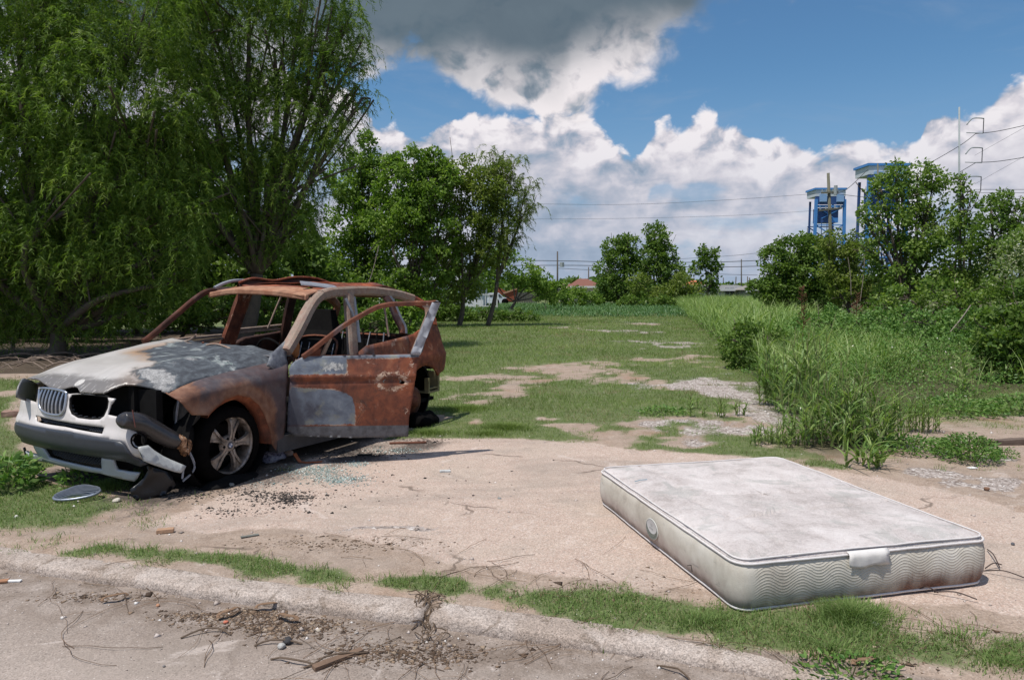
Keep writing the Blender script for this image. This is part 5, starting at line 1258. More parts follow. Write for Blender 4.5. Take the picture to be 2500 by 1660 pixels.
slab(4, 1397, .06, .04, .01, .3, 'orange brown leaf litter piece at kerb foot', (.35, .18, .10), 'litter_piece', 'litter', .3)
slab(30, 1018, .22, .12, .08, .3, 'reddish brick lump on the sand left of the bumper', (.30, .19, .15), 'brick_fragment', 'brick', .3)
# orange rusted bracket
g_ = gp(748, 1131); P = [(-.13, .08, .075), (-.11, .06, .05), (-.06, .01, .012), (.0, .0, .008), (.14, .02, .014)]
V, F = sweep(P, rect(.035, .006), (0, 0, 1)); o = mk('bent_strip', V, F, flat('orange_strip', (.42, .13, .055), .25, 20)); o.location = g_; tag(o, 'bent orange strip of metal by the car sill', 'scrap')
# melted shoe / cloth
V, F = ICO3; V = rough(V * [.15, .06, .05] + [0, 0, .045], .035, 9, 5); V[:, 2] = np.maximum(V[:, 2], .0)
def f_shoe(T):
    n = T.noise(T.obj(), 16, 6, .7, 1.0); return {'col': T.ramp(n, [(.38, (.03, .03, .035)), (.5, (.22, .21, .30)), (.62, (.42, .42, .46))]), 'bump': T.bump(n, .6, .02)}
o = mk('scorched_shoe', V, F, mat('scorched_cloth', f_shoe, .8, .2), None, True); o.location = gp(660, 1128); o.rotation_euler = (0, 0, .35); tag(o, 'scorched lavender shoe lying behind the front wheel', 'shoe')
# fallen kidney grille in the grass
gk = empty('fallen_grille', gp(190, 1222) + np.array([0, 0, .055]), .15, 'fallen kidney grille with blue grey slats lying in the grass', 'car part'); gk.rotation_euler = (.22, -.08, .25)
ov = [(.155 * math.cos(t) * (1 - .15 * math.sin(t)), .085 * math.sin(t), 0) for t in np.linspace(0, 2 * math.pi, 28, endpoint=False)]
V, F = sweep(ov, circ(.010, 6), closed=True); M_GK = flat('bluish_chrome', (.28, .31, .37), .25, 12, rough_=.35, spec=.6, metal=.5); mk('grille_frame', V, F, M_GK, gk, True)
for k in range(8):
    yy = -.070 + .020 * k; hw = .155 * math.sqrt(max(0, 1 - (yy / .088) ** 2)); P = [(-hw, yy, .004), (-hw * .4, yy, .022), (hw * .4, yy, .024), (hw, yy, .004)]
    V, F = sweep(cr(P, 3), rect(.008, .018)); mk('grille_slat', V, F, M_GK, gk)
# shattered glass, black crumbs, gravel: uncountable
def scatter(name, label, cat, pts, size, mt, shape='tet', flat_=.5, sd=0, zoff=0.0):
    r = np.random.default_rng(sd); n = len(pts); base = np.array([(1, 0, -.3), (-.5, .87, -.3), (-.5, -.87, -.3), (0, 0, .8)]) if shape == 'tet' else np.array([(1, 1, 0), (-1, 1, 0), (-1, -1, 0), (1, -1, 0), (.7, .7, 1), (-.7, .7, 1), (-.7, -.7, 1), (.7, -.7, 1)]) * .6
    f = np.array([(0, 1, 3), (1, 2, 3), (2, 0, 3), (0, 2, 1)]) if shape == 'tet' else np.array([(4, 5, 6, 7), (0, 1, 5, 4), (1, 2, 6, 5), (2, 3, 7, 6), (3, 0, 4, 7)])
    m_ = len(base); a = r.uniform(0, 6.283, n); s = size * np.exp(r.normal(0, .45, n)); k = r.uniform(.6, 1.3, (n, m_, 3))
    B = base[None] * k; X = B[:, :, 0] * np.cos(a)[:, None] - B[:, :, 1] * np.sin(a)[:, None]; Y = B[:, :, 0] * np.sin(a)[:, None] + B[:, :, 1] * np.cos(a)[:, None]; Z = B[:, :, 2] * flat_
    V = np.stack([X, Y, Z], 2) * s[:, None, None]; V[:, :, 0] += pts[:, 0, None]; V[:, :, 1] += pts[:, 1, None]; V[:, :, 2] += gz(pts[:, 0], pts[:, 1])[:, None] + zoff + (s * .3 * flat_)[:, None]
    F = (f[None] + (np.arange(n) * m_)[:, None, None]).reshape(-1, f.shape[1])
    o = mk(name, V.reshape(-1, 3), F, mt, attrs={'rnd': np.repeat(r.random(n), m_)}); return tag(o, label, cat, kind='stuff')
def pile(blobs, sd):                          # [(px,py,rx,ry,n)]
    r = np.random.default_rng(sd); out = []
    for (px, py, rx, ry, n) in blobs:
        a = r.normal(0, .48, (n, 2)); 
        for u, v in a: out.append(gp(px + u * rx, py + v * ry)[:2])
    return np.array(out)
def rndmat(name, pts, ro=.8, sp=.3): return mat(name, lambda T: T.ramp(T.attr('rnd'), pts), ro, sp)
M_GLS = rndmat('glass_crumbs', [(0, (.10, .15, .14)), (.5, (.22, .30, .28)), (.85, (.42, .50, .46)), (1, (.85, .88, .84))], .15, .9)
scatter('shattered_glass', 'spill of shattered greenish safety glass on the concrete by the sill', 'broken glass', pile([(770, 1148, 75, 18, 1500), (830, 1170, 75, 14, 1100), (870, 1132, 40, 8, 350), (800, 1160, 130, 30, 500), (960, 1100, 80, 10, 500), (640, 1180, 60, 10, 120)], 3), .0055, M_GLS, sd=3)
M_CHR = rndmat('char_crumbs', [(0, (.012, .011, .011)), (.7, (.04, .035, .032)), (1, (.16, .13, .11))])
scatter('burnt_crumbs', 'black burnt crumbs and flakes scattered round the car', 'debris', pile([(560, 1200, 150, 25, 420), (700, 1215, 70, 18, 650), (640, 1230, 120, 30, 160), (560, 1250, 60, 15, 120), (860, 1105, 130, 16, 520), (450, 1210, 70, 20, 200), (1030, 1075, 120, 10, 120), (780, 1190, 200, 60, 160), (1010, 1015, 60, 22, 400), (900, 1170, 400, 90, 130)], 5), .0075, M_CHR, sd=5, flat_=.5)
M_LIT = rndmat('litter_flakes', [(0, (.05, .032, .022)), (.5, (.13, .085, .055)), (.85, (.24, .165, .11)), (1, (.38, .30, .22))])
scatter('leaf_litter', 'brown leaf crumbs and bark flakes gathered in the gutter', 'leaf litter', pile([(700, 1500, 190, 30, 1300), (1000, 1565, 220, 34, 900), (500, 1478, 130, 16, 420), (250, 1432, 170, 12, 260), (620, 1470, 90, 14, 420), (1450, 1450, 260, 40, 260), (2150, 1600, 260, 60, 300), (840, 1330, 260, 22, 420)], 8), .0085, M_LIT, sd=8, flat_=.25)
M_GRV = rndmat('gravel_bits', [(0, (.17, .14, .125)), (.4, (.38, .32, .28)), (.75, (.52, .45, .41)), (1, (.74, .71, .67))])
xy = rng.uniform([-9, 2.2], [9, 14], (220000, 2)); Mm = masks(xy); pr = np.clip(Mm['gravel'] * 1.6, 0, 1) * .5 + .012 + (Mm['road'] > 0) * np.exp(-((Mm['road'] - .12) / .25) ** 2) * .16 + .05 * (np.abs(Mm['apron']) < .12)
kp = (rng.random(len(xy)) < pr * np.clip(9 / xy[:, 1] ** 1.3, 0, 1)) & (sdf(xy, [(MX, MY), (MX + 1.47, MY + .36), (MX + 1.02, MY + 2.2), (MX - .45, MY + 1.86)]) < 0)
scatter('gravel', 'loose gravel and shell bits over the dirt and along the gutter', 'gravel', xy[kp], .0075, M_GRV, sd=6, flat_=.6)
print('gravel', kp.sum())
# dry runner stems and twigs lying on the verge and street
def stem_path(p, a, l, n=7, wob=.35, lift=.01):
    P = [np.array(p, float)]; 
    for i in range(n):
        a += random.uniform(-wob, wob); q = P[-1] + np.array([math.cos(a), math.sin(a)]) * l / n; P.append(q)
    P = np.array(P); z = gz(P[:, 0], P[:, 1]) + .004 + lift * np.sin(np.linspace(0, math.pi, len(P))); return np.column_stack([P, z])
parts = []
for (px, py, n, sp, l) in ((250, 1450, 16, 120, .5), (480, 1560, 14, 100, .5), (700, 1600, 20, 120, .45), (900, 1560, 16, 120, .45), (1100, 1600, 18, 160, .4), (1300, 1580, 22, 200, .35), (1700, 1600, 26, 200, .35), (2250, 1600, 26, 220, .4), (950, 1340, 16, 160, .35), (1500, 1390, 18, 180, .3), (1150, 1380, 14, 120, .3), (2350, 1560, 16, 120, .35)):
    for _ in range(n // 2):
        g_ = gp(px + random.gauss(0, sp), py + random.gauss(0, 32)); a = random.uniform(0, 6.28); p = stem_path(g_[:2], a, l * random.uniform(.5, 1.3)); parts.append(tube(p, random.uniform(.0009, .0018), 3))
        if random.random() < .7: k = random.randrange(2, 6); parts.append(tube(stem_path(p[k, :2], a + random.choice((-.8, .8)), l * .4, 4), .0009, 3))
V, F = merge(parts); tag(mk('runner_stems', V, F, flat('dry_stems', (.15, .095, .060), .4, 20)), 'thin brown creeping stems over the kerb and street', 'stems', kind='stuff')
tw = [((2405, 1392), (2445, 1386)), ((2400, 1398), (2500, 1418)), ((2280, 1450), (2385, 1472)), ((2290, 1452), (2240, 1447)), ((2410, 1345), (2440, 1392))]
for i, (a, b) in enumerate(tw):
    A, B = gp(*a), gp(*b); A[2] = .012; B[2] = .02; mid = (A + B) / 2 + [0, 0, .02]
    V, F = tube(cr([A, mid, B], 4), .0035, 5); tag(mk('twig', V, F, flat('dark_twig', (.07, .05, .045), .4, 20)), ['short upper twig poking out beside the mattress end', 'longest dark twig running right from the mattress end', 'dark twig lying in front of the near mattress edge', 'short twig half under the near mattress edge', 'steep thin twig leaning against the mattress end'][i], 'twig', 'twigs round the mattress end')
tw2 = [(440, 1530, .9, .25), (1005, 1510, 1.2, .30), (620, 1548, .4, .22), (660, 1580, -.5, .25), (740, 1600, .9, .3), (1690, 1640, 1.5, .2)]
lb = ['short black twig on the street near the kerb', 'dark dry weed clump filling the cracked kerb joint', 'curled pale root in the gutter litter', 'pale twig below the black clod', 'long thin twig running out over the street', 'thin twig at the bottom edge below the mattress grass']
for (px, py, a, l), t_ in zip(tw2, lb):
    P = stem_path(gp(px, py)[:2], a, l, 6, .5, .02); V, F = tube(P, .0045, 5); tag(mk('twig', V, F, flat('twig_bark', (.12, .085, .06), .4, 20)), t_, 'twig', 'twigs in the gutter')
parts = []
for _ in range(34):
    p = gp(1035 + random.gauss(0, 14), 1500 + random.uniform(-40, 45)); a = R(65) + random.gauss(0, .5); parts.append(tube(stem_path(p[:2], a, .12, 4, .6, .03), .003, 3))
V, F = merge(parts); tag(mk('dry_weed', V, F, flat('dry_weed', (.13, .09, .06), .5, 20)), 'brown dry weed tuft rooted in the kerb joint', 'weed')
# curled dead leaves in the gutter
for (px, py, a, t_) in ((655, 1462, .3, 'curled brown leaf arched over the kerb face'), (700, 1490, -.4, 'long curled tan pod below the arched leaf'), (560, 1478, .9, 'dark crumpled leaf at the kerb foot'), (2115, 1620, .2, 'brown dead leaf by the green weeds at bottom'), (280, 1442, .6, 'dark red brown leaf in the gutter shadow')):
    P = [(.05 * math.cos(t) * 1.2, .01 * math.sin(3 * t), .022 * math.sin(t)) for t in np.linspace(0, math.pi, 8)]; V, F = sweep(P, rect(.022, .003)); o = mk('dead_leaf', V, F, flat('dead_leaf', (.21, .13, .08), .4, 30)); o.location = gp(px, py) + np.array([0, 0, -.04 if py > 1440 and px < 1200 else .005]); o.rotation_euler = (0, 0, a); tag(o, t_, 'leaf')
# ================================================================ VEGETATION
def leaves_mesh(name, P, D, S, W, mt, parent=None, tri=True, rnd=None, sd=0):
    """one leaf per point: position P, unit direction D, length S, width W"""
    r = np.random.default_rng(sd); n = len(P)
    q = r.normal(size=(n, 3)); s = np.cross(D, q); s /= np.linalg.norm(s, axis=1)[:, None] + 1e-9
    if tri:
        V = np.stack([P - s * W[:, None] / 2, P + s * W[:, None] / 2, P + D * S[:, None]], 1); F = np.arange(n * 3).reshape(n, 3); k = 3
    else:
        nrm = np.cross(D, s); b = P + D * (S * .45)[:, None] + nrm * (S * .06)[:, None]
        V = np.stack([P, b - s * W[:, None] / 2, P + D * S[:, None], b + s * W[:, None] / 2], 1); F = np.arange(n * 4).reshape(n, 4); k = 4
    rn = r.random(n) if rnd is None else rnd
    o = mk(name, V.reshape(-1, 3), F, mt, parent, attrs={'rnd': np.repeat(np.clip(rn, 0, 1), k)})
    return o
def blades_mesh(name, P, H, W, A, L, mt, seg=2, rnd=None, sd=0, parent=None, curl=1.0):
    """grass blades: base P (n,3), height H, width W, azimuth A, lean L"""
    r = np.random.default_rng(sd); n = len(P); dx_, dy_ = np.cos(A), np.sin(A); B = A + r.normal(0, .9, n) + math.pi / 2; sx, sy = np.cos(B), np.sin(B)
    rows_ = []
    for j in range(seg + 1):
        t = j / seg; out = L * H * t ** (1 + curl); up = H * (t - .35 * L * t ** 2.2)
        c = P + np.stack([dx_ * out, dy_ * out, up], 1); w = W * (1 - t) ** .8 * (1 if j else .8) / 2
        if j == seg: rows_.append(c[:, None])
        else: rows_.append(np.stack([c - np.stack([sx * w, sy * w, 0 * w], 1), c + np.stack([sx * w, sy * w, 0 * w], 1)], 1))
    V = np.concatenate(rows_, 1); m_ = V.shape[1]; f = []
    for j in range(seg - 1): f += [(2 * j, 2 * j + 1, 2 * j + 3), (2 * j, 2 * j + 3, 2 * j + 2)]
    f.append((2 * seg - 2, 2 * seg - 1, 2 * seg)); f = np.array(f)
    F = (f[None] + (np.arange(n) * m_)[:, None, None]).reshape(-1, 3)
    rn = r.random(n) if rnd is None else rnd
    return mk(name, V.reshape(-1, 3), F, mt, parent, attrs={'rnd': np.repeat(np.clip(rn, 0, 1), m_)})

MAT_POLY = [(MX + a * math.cos(MA) - b * math.sin(MA), MY + a * math.sin(MA) + b * math.cos(MA)) for a, b in ((0, 0), (MW, 0), (MW, ML), (0, ML))]
# --- short lawn of the lot: sampled densely near, thinner far
r = np.random.default_rng(11)
N0 = 620000
yy = 5.8 * np.exp(r.random(N0) * math.log(62 / 5.8)); xx = r.uniform(-1, 1, N0) * (yy * .80 + 1.5)
P = np.stack([xx, yy], 1); Mm = masks(P); cl = fbm(xx * 7, yy * 7, 40)
keep = (Mm['grass'] + (cl - .5) * 1.3 > .18 + r.random(N0) * .55) & (Mm['weed'] < .1) & (sdf(P, MAT_POLY) < .0) & (yy < 47) & ~((xx < -3) & (yy > 14) & (xx < -.42 * yy + 3))
P = P[keep]; cl = cl[keep]; n = len(P); print('lawn', n)
dist = P[:, 1]; H = (.028 + .045 * cl * r.random(n)) * np.clip(dist / 9, .9, 2.0) * (1 + .5 * (fbm(P[:, 0] * .5, P[:, 1] * .5, 44) > .58)); Wd = np.clip(.0035 * dist / 7, .0035, .03) * 1.3
dry = fbm(P[:, 0] * .9, P[:, 1] * .9, 51); rn = r.random(n) * .45 + cl * .35 + (fbm(P[:, 0] * .45, P[:, 1] * .45, 46) - .5) * 1.3 + (fbm(P[:, 0] * 2.2, P[:, 1] * 2.2, 47) - .5) * .7 + .1
P3 = np.column_stack([P, gz(P[:, 0], P[:, 1])]); A = r.uniform(0, 6.283, n); Ln = r.uniform(.1, 1.1, n)
dsel = (r.random(n) < .06 + .4 * (dry > .64)) 
tag(blades_mesh('lawn', P3[~dsel], H[~dsel], Wd[~dsel], A[~dsel], Ln[~dsel], G_LAWN, 1, rn[~dsel], 1), 'thin patchy green lawn over the empty lot', 'grass', kind='stuff')
tag(blades_mesh('dry_grass', P3[dsel], H[dsel] * .8, Wd[dsel], A[dsel], Ln[dsel] * 1.3, G_DRY, 1, None, 2), 'dry straw blades mixed through the lawn', 'grass', kind='stuff')
# --- verge strip and near grass
N0 = 520000
xx = r.uniform(-6, 5, N0); yy = r.uniform(1.9, 6.6, N0); P = np.stack([xx, yy], 1); Mm = masks(P); cl = fbm(xx * 9, yy * 9, 41)
ok = (Mm['grass'] + (cl - .5) * 1.6 > .05 + r.random(N0) * 1.0) & (sdf(P, MAT_POLY) < -.0) & (np.abs(xx) < yy * .85 + .6)
ok &= r.random(N0) < np.clip(3.2 / yy, 0, 1) * .8
P = P[ok]; cl = cl[ok]; n = len(P); print('strip', n)
cen = np.exp(-(segdist(P, STRIP, False) / .13) ** 2); H = (.014 + .055 * cl * r.random(n) + .040 * cen * r.random(n) ** 2); P3 = np.column_stack([P, gz(P[:, 0], P[:, 1])])
tag(blades_mesh('verge_grass', P3, H, .0035 + .0012 * P[:, 1] / 4, r.uniform(0, 6.283, n), r.uniform(.2, 1.5, n), G_STRIP, 2, r.random(n) * .7 + cl * .4 - .1, 3), 'green bermuda grass strip growing on the verge behind the kerb', 'grass', kind='stuff')
ds_ = r.random(n) < .22
tag(blades_mesh('straw', P3[ds_] + r.normal(0, .03, (ds_.sum(), 3)) * [1, 1, 0], H[ds_] * .6, np.full(ds_.sum(), .004), r.uniform(0, 6.283, ds_.sum()), r.uniform(.8, 2, ds_.sum()), G_DRY, 2, None, 4), 'dead straw caught in the verge grass', 'grass', kind='stuff')
# thick tuft against the near mattress edge
def tuft(name, label, cat, cx_, cy_, rad, n, h, w, mt, sd, lean=(.2, 1.2), seg=3, excl=None, kind=None, group=None, hpow=.5, flat_=1.0):
    rr_ = np.random.default_rng(sd); a = rr_.uniform(0, 6.283, n); q = rad * np.sqrt(rr_.random(n)) * np.clip(rr_.normal(.8, .35, n), 0, 1.6)
    p = np.stack([cx_ + q * np.cos(a), cy_ + q * np.sin(a) * flat_], 1)
    if excl is not None: k = sdf(p, excl) < .0; p = p[k]; a = a[k]; q = q[k]
    n = len(p); fall = 1 - .5 * np.clip(q / rad, 0, 1.3); z = gz(p[:, 0], p[:, 1])
    H = h * rr_.uniform(.45, 1, n) ** hpow * fall; az_ = np.where(rr_.random(n) < .6, a, rr_.uniform(0, 6.283, n))
    o = blades_mesh(name, np.column_stack([p, z]), H, w * rr_.uniform(.6, 1.2, n), az_, rr_.uniform(*lean, n), mt, seg, rr_.random(n) * .8 + .1, sd)
    return tag(o, label, cat, group, 'stuff')
g_ = gp(2060, 1500); tuft('grass_tuft', 'dense green grass tuft growing against the near side of the mattress', 'grass', g_[0] + .02, g_[1] - .04, .26, 2000, .10, .005, G_STRIP, 5, excl=MAT_POLY, flat_=.8)
g_ = gp(2030, 1590); tuft('grass_tuft', 'green grass patch spreading below the mattress tag', 'grass', g_[0], g_[1], .24, 1100, .055, .005, G_STRIP, 6, flat_=.8)
g_ = gp(1720, 1520); tuft('grass_tuft', 'low grass mat at the near corner of the mattress', 'grass', g_[0], g_[1], .24, 800, .05, .005, G_STRIP, 7, excl=MAT_POLY, flat_=.5)
for i, (px, py, rad, n, h, t_) in enumerate(((255, 1195, .22, 700, .13, 'taller grass tuft under the hanging front bumper'), (320, 1175, .15, 350, .16, 'spiky grass tuft beside the melted flap'), (1130, 1000, .5, 2200, .10, 'thick grass clump right of the rear wheel'), (1050, 1060, .35, 900, .10, 'grass clump at the far edge of the concrete behind the door'), (1230, 1048, .40, 1500, .12, 'bright grass tuft on the lot edge right of the door'), (1190, 1062, .30, 700, .09, 'small grass tuft touching the concrete edge'), (2345, 1560, .30, 500, .05, 'thin grass patch right of the mattress grass'), (2450, 1620, .2, 400, .05, 'grass patch at the bottom right corner'))):
    g_ = gp(px, py); tuft('grass_tuft', t_, 'grass', g_[0], g_[1], rad, n, h, .005, G_STRIP if py > 1100 else G_LAWN, 20 + i, flat_=.6)

# --- leafy weeds: small clusters of leaves
def weed(name, label, cat, px, py, rad, h, n, lsz, mt, sd, kind=None, group=None, fl=1.0, world=None):
    rr_ = np.random.default_rng(sd); g_ = gp(px, py) if world is None else np.array(world)
    th = rr_.uniform(0, 6.283, n); q = rad * rr_.random(n) ** .5; z = h * (1 - (q / rad) ** 2 * .6) * rr_.random(n) ** .6
    x = g_[0] + q * np.cos(th) + rr_.normal(0, rad * .08, n); y = g_[1] + q * np.sin(th) * fl
    P = np.stack([x, y, gz(x, y) + z], 1); D_ = np.stack([np.cos(th) + rr_.normal(0, .7, n), np.sin(th) + rr_.normal(0, .7, n), rr_.normal(.25, .5, n)], 1); D_ /= np.linalg.norm(D_, axis=1)[:, None]
    o = leaves_mesh(name, P, D_, lsz * rr_.uniform(.6, 1.3, n), lsz * .42 * rr_.uniform(.7, 1.2, n), mt, tri=False, sd=sd)
    # stems as a part
    parts = []
    for k in range(max(4, n // 90)):
        a = rr_.uniform(0, 6.283); qq = rad * .8 * rr_.random() ** .5; e = np.array([g_[0] + qq * math.cos(a), g_[1] + qq * math.sin(a) * fl, g_[2] + h * .85]); b = np.array([g_[0] + qq * .3 * math.cos(a), g_[1] + qq * .3 * math.sin(a) * fl, g_[2] - .03]); parts.append(tube([b, (b + e) / 2 + [0, 0, .05 * h], e], .003 + .002 * h, 3))
    V, F = merge(parts); st = mk('stem', V, F, flat_stem, o)
    return tag(o, label, cat, group, kind)
flat_stem = flat('green_stem', (.14, .15, .06), .3, 12)
weed('leafy_weed', 'leafy green weed in the grass at far left', 'weed', 28, 1195, .20, .28, 420, .075, L_WEED, 61)
weed('leafy_weed', 'small leafy weed poking up under the bumper', 'weed', 190, 1185, .13, .20, 160, .055, L_WEED, 62)
weed('low_bush', 'low round ferny bush on the dirt behind the mattress end', 'bush', 2362, 1125, .27, .27, 2200, .035, L_WEED, 63)
weed('leafy_weed', 'small weed by the rotten board', 'weed', 2450, 1120, .12, .12, 160, .03, L_WEED, 64)
weed('leafy_weed', 'broad leaf weeds sprouting at the bottom below the mattress', 'weed', 2075, 1640, .22, .05, 320, .035, L_WEED, 65, fl=.6)
weed('leafy_weed', 'broad leaf weed trailing right of the tall grass clump', 'weed', 2230, 1105, .45, .16, 900, .05, L_WEED, 66, fl=.6)
weed('leafy_weed', 'dark leafy weed patch at the edge of the right dirt', 'weed', 2330, 1015, .6, .25, 1200, .055, L_WEED, 67, fl=.6)
weed('leafy_weed', 'weed patch at the right frame edge on the dirt', 'weed', 2480, 1010, .5, .25, 900, .055, L_WEED, 68, fl=.6)
weed('leafy_weed', 'weed sprigs beside the gravel patch', 'weed', 1620, 1010, .3, .10, 300, .05, L_WEED, 69, kind='stuff')

# --- tall weeds mass on the right (nobody could count it)
def weed_mass():
    rr_ = np.random.default_rng(71); n = 125000
    y = 7.2 * np.exp(rr_.random(n) * math.log(42 / 7.2)); x = rr_.uniform(0, 1, n) * (y * .85 + 2); P = np.stack([x, y], 1)
    w = sdf(P, WEEDP); cl = fbm(x * 1.1, y * 1.1, 72); k = (w > -.05 + .25 * (cl < .45)) & (rr_.random(n) < .95); x, y, w, cl = x[k], y[k], w[k], cl[k]
    hh_ = np.clip(w * 1.1, .12, 1) * (.20 + 1.0 * cl ** 1.3) * 1.3 * (.6 + .5 * fbm(x * .4, y * .4, 5)); z = gz(x, y) + hh_ * rr_.random(len(x)) ** .5
    P = np.stack([x, y, z], 1); n = len(P); D_ = rr_.normal(0, 1, (n, 3)) * [1, 1, .6] + [0, -.25, .35]; D_ /= np.linalg.norm(D_, axis=1)[:, None]
    s = .050 * np.clip(y / 12, .75, 1.7) * rr_.uniform(.6, 1.4, n)
    tag(leaves_mesh('weeds', P, D_, s, s * .42, L_WEED, tri=False, rnd=rr_.random(n) * .6 + cl * .5 - .05, sd=73), 'thick tangle of knee high leafy weeds along the right', 'weeds', kind='stuff')
    # straight weed stems and seedheads
    k = rr_.random(n) < .018; B = P[k]; H = rr_.uniform(.4, 1.0, k.sum()); B[:, 2] = gz(B[:, 0], B[:, 1])
    tag(blades_mesh('weed_blades', B, H, .010 * np.clip(B[:, 1] / 10, .8, 2), rr_.uniform(0, 6.28, k.sum()), rr_.uniform(.1, .8, k.sum()), G_TALL, 4, None, 74), 'scattered tall grass blades standing out of the weeds', 'grass', kind='stuff')
    k = rr_.random(n) < .0035; Bf = P[k]; Bf = Bf[(Bf[:, 1] < 15)]; Bf[:, 2] += .04
    D_ = rr_.normal(0, 1, (len(Bf), 3)); D_ /= np.linalg.norm(D_, axis=1)[:, None]
    tag(leaves_mesh('wild_flowers', Bf, D_, np.full(len(Bf), .030), np.full(len(Bf), .026), flat('flower_white', (.75, .74, .60), .1, 5), tri=False, sd=75), 'tiny white wild flowers dotted in the weeds', 'flowers', kind='stuff')
weed_mass()
# --- long bladed grass: clump near the mattress (a thing) and stands behind
def longgrass(name, label, px, py, rad, stems, h, sd, mt=None, bl=7, kind=None, group=None, fl=.7, world=None, bw=.020, cat='tall grass', sl=1.0):
    rr_ = np.random.default_rng(sd); g_ = gp(px, py) if world is None else np.array(world); Bp = []; Hh = []; Aa = []; Ll = []; sp = []
    for k in range(stems):
        a = rr_.uniform(0, 6.283); q = rad * rr_.random() ** .6; bx_, by_ = g_[0] + q * math.cos(a), g_[1] + q * math.sin(a) * fl; hs = h * rr_.uniform(.45, 1) * (1 - .3 * q / rad); az_ = rr_.uniform(0, 6.283); ln = rr_.uniform(.02, .22)
        z0 = float(gz(bx_, by_)[0])
        for j in range(bl):
            t = (j + .5) / bl * .8; Bp.append((bx_ + math.cos(az_) * ln * hs * t * t, by_ + math.sin(az_) * ln * hs * t * t, z0 + hs * t)); Hh.append(rr_.uniform(.28, .60) * sl * (hs + .3) * .55); Aa.append(rr_.uniform(0, 6.283)); Ll.append(rr_.uniform(.5, 1.8))
        sp.append((bx_, by_, z0, hs, az_, ln))
    Bp = np.array(Bp); n = len(Bp)
    o = blades_mesh(name, Bp, np.array(Hh), bw * 1.35 * rr_.uniform(.6, 1.2, n), np.array(Aa), np.array(Ll), mt or G_TALL, 5, rr_.random(n), sd, curl=.6)
    parts = [tube([(b[0], b[1], b[2] - .02), (b[0] + math.cos(b[4]) * b[5] * b[3] * .25, b[1] + math.sin(b[4]) * b[5] * b[3] * .25, b[2] + b[3] * .5), (b[0] + math.cos(b[4]) * b[5] * b[3], b[1] + math.sin(b[4]) * b[5] * b[3], b[2] + b[3])], .0035, 3) for b in sp]
    V, F = merge(parts); mk('stem', V, F, flat_stem, o); return tag(o, label, cat, group, kind)
GG = 'clumps of tall bladed grass'
longgrass('tall_grass_clump', 'big arching tall grass clump right behind the mattress', 2060, 1085, .62, 95, 1.0, 81, group=GG, bl=8)
longgrass('tall_grass_clump', 'tallest grass stems rising behind the big clump', 1975, 1010, .45, 40, 1.45, 82, group=GG, bl=8, bw=.024)
longgrass('tall_grass_clump', 'separate tall grass clump standing alone at the gravel edge', 1873, 990, .16, 16, 1.45, 83, group=GG, bl=8, bw=.026)
longgrass('tall_grass_clump', 'fine spiky grass clump on the dirt right of the big clump', 2243, 1055, .22, 30, .55, 84, group=GG, bw=.012)
longgrass('tall_grass_clump', 'low floppy grass blades at the mattress far corner', 2100, 1140, .20, 9, .35, 85, group=GG, bw=.026, sl=1.5)
longgrass('tall_grass_clump', 'short bushy grass clump left of the big clump', 1890, 1085, .28, 36, .28, 86, group=GG, bw=.011)
longgrass('tall_grass_clump', 'lone tall grass stem standing in the right weeds', 2350, 970, .10, 5, 1.0, 87, group=GG, bw=.03)
longgrass('tall_grass_clump', 'tall grass amid the weeds behind the fine clump', 2180, 930, .9, 40, 1.0, 88, group=GG, bw=.022)
longgrass('tall_grass_clump', 'tall grass row at the far right in the weeds', 2430, 930, 1.0, 36, .85, 89, group=GG, bw=.022)
for i, (px, py, t_) in enumerate(((1700, 1018, 'leftmost grass sprout on the gravel patch'), (1760, 1020, 'middle grass sprout on the gravel patch'), (1800, 1015, 'right grass sprout on the gravel patch'), (1690, 1000, 'smallest sprout behind the gravel patch sprouts'))):
    longgrass('grass_sprout', t_, px, py, .10, 6, .26, 90 + i, bw=.014, cat='grass', group='grass sprouts on the gravel')
def stand(name, label, poly_px, n, h, bw, sd, mt=G_TALL, D0=None):
    rr_ = np.random.default_rng(sd); poly = gpl(poly_px); lo, hi = poly.min(0), poly.max(0); P = rr_.uniform(lo, hi, (n * 4, 2)); P = P[inside(P, poly)][:n]; n = len(P)
    cl = fbm(P[:, 0] * .8, P[:, 1] * .8, sd); z = gz(P[:, 0], P[:, 1]); base = rr_.random(n); hh_ = h * (.55 + .7 * cl)
    B = np.column_stack([P, z + hh_ * .62 * base]); H = hh_ * (.45 + .25 * rr_.random(n))
    tag(blades_mesh(name, B, H, bw * rr_.uniform(.6, 1.3, n), rr_.uniform(0, 6.283, n), rr_.uniform(.3, 1.7, n), mt, 2, rr_.random(n) * .75 + .35 * base, sd, curl=.7), label, 'grass', kind='stuff')
stand('tall_grass', 'dense pale green tall grass along the right edge of the lot', [(1650, 752), (1690, 785), (1770, 850), (1800, 890), (1900, 870), (2000, 800), (1960, 745), (1800, 742)], 40000, 1.25, .034, 101)
stand('tall_grass', 'tall pale grass standing between the dark bush and the weeds', [(1770, 850), (1860, 930), (1960, 1000), (2100, 960), (2250, 900), (2050, 850), (1950, 820), (1830, 820)], 9000, .95, .018, 103)
stand('far_grass', 'band of uncut bluish green grass across the far end of the lot', [(1000, 757), (1130, 748), (1500, 745), (1700, 748), (1720, 772), (1500, 774), (1300, 772), (1050, 766)], 26000, .45, .07, 102, leafmat('blue_green_blade', (.045, .115, .045), (.065, .155, .060), (.11, .205, .085), .3))

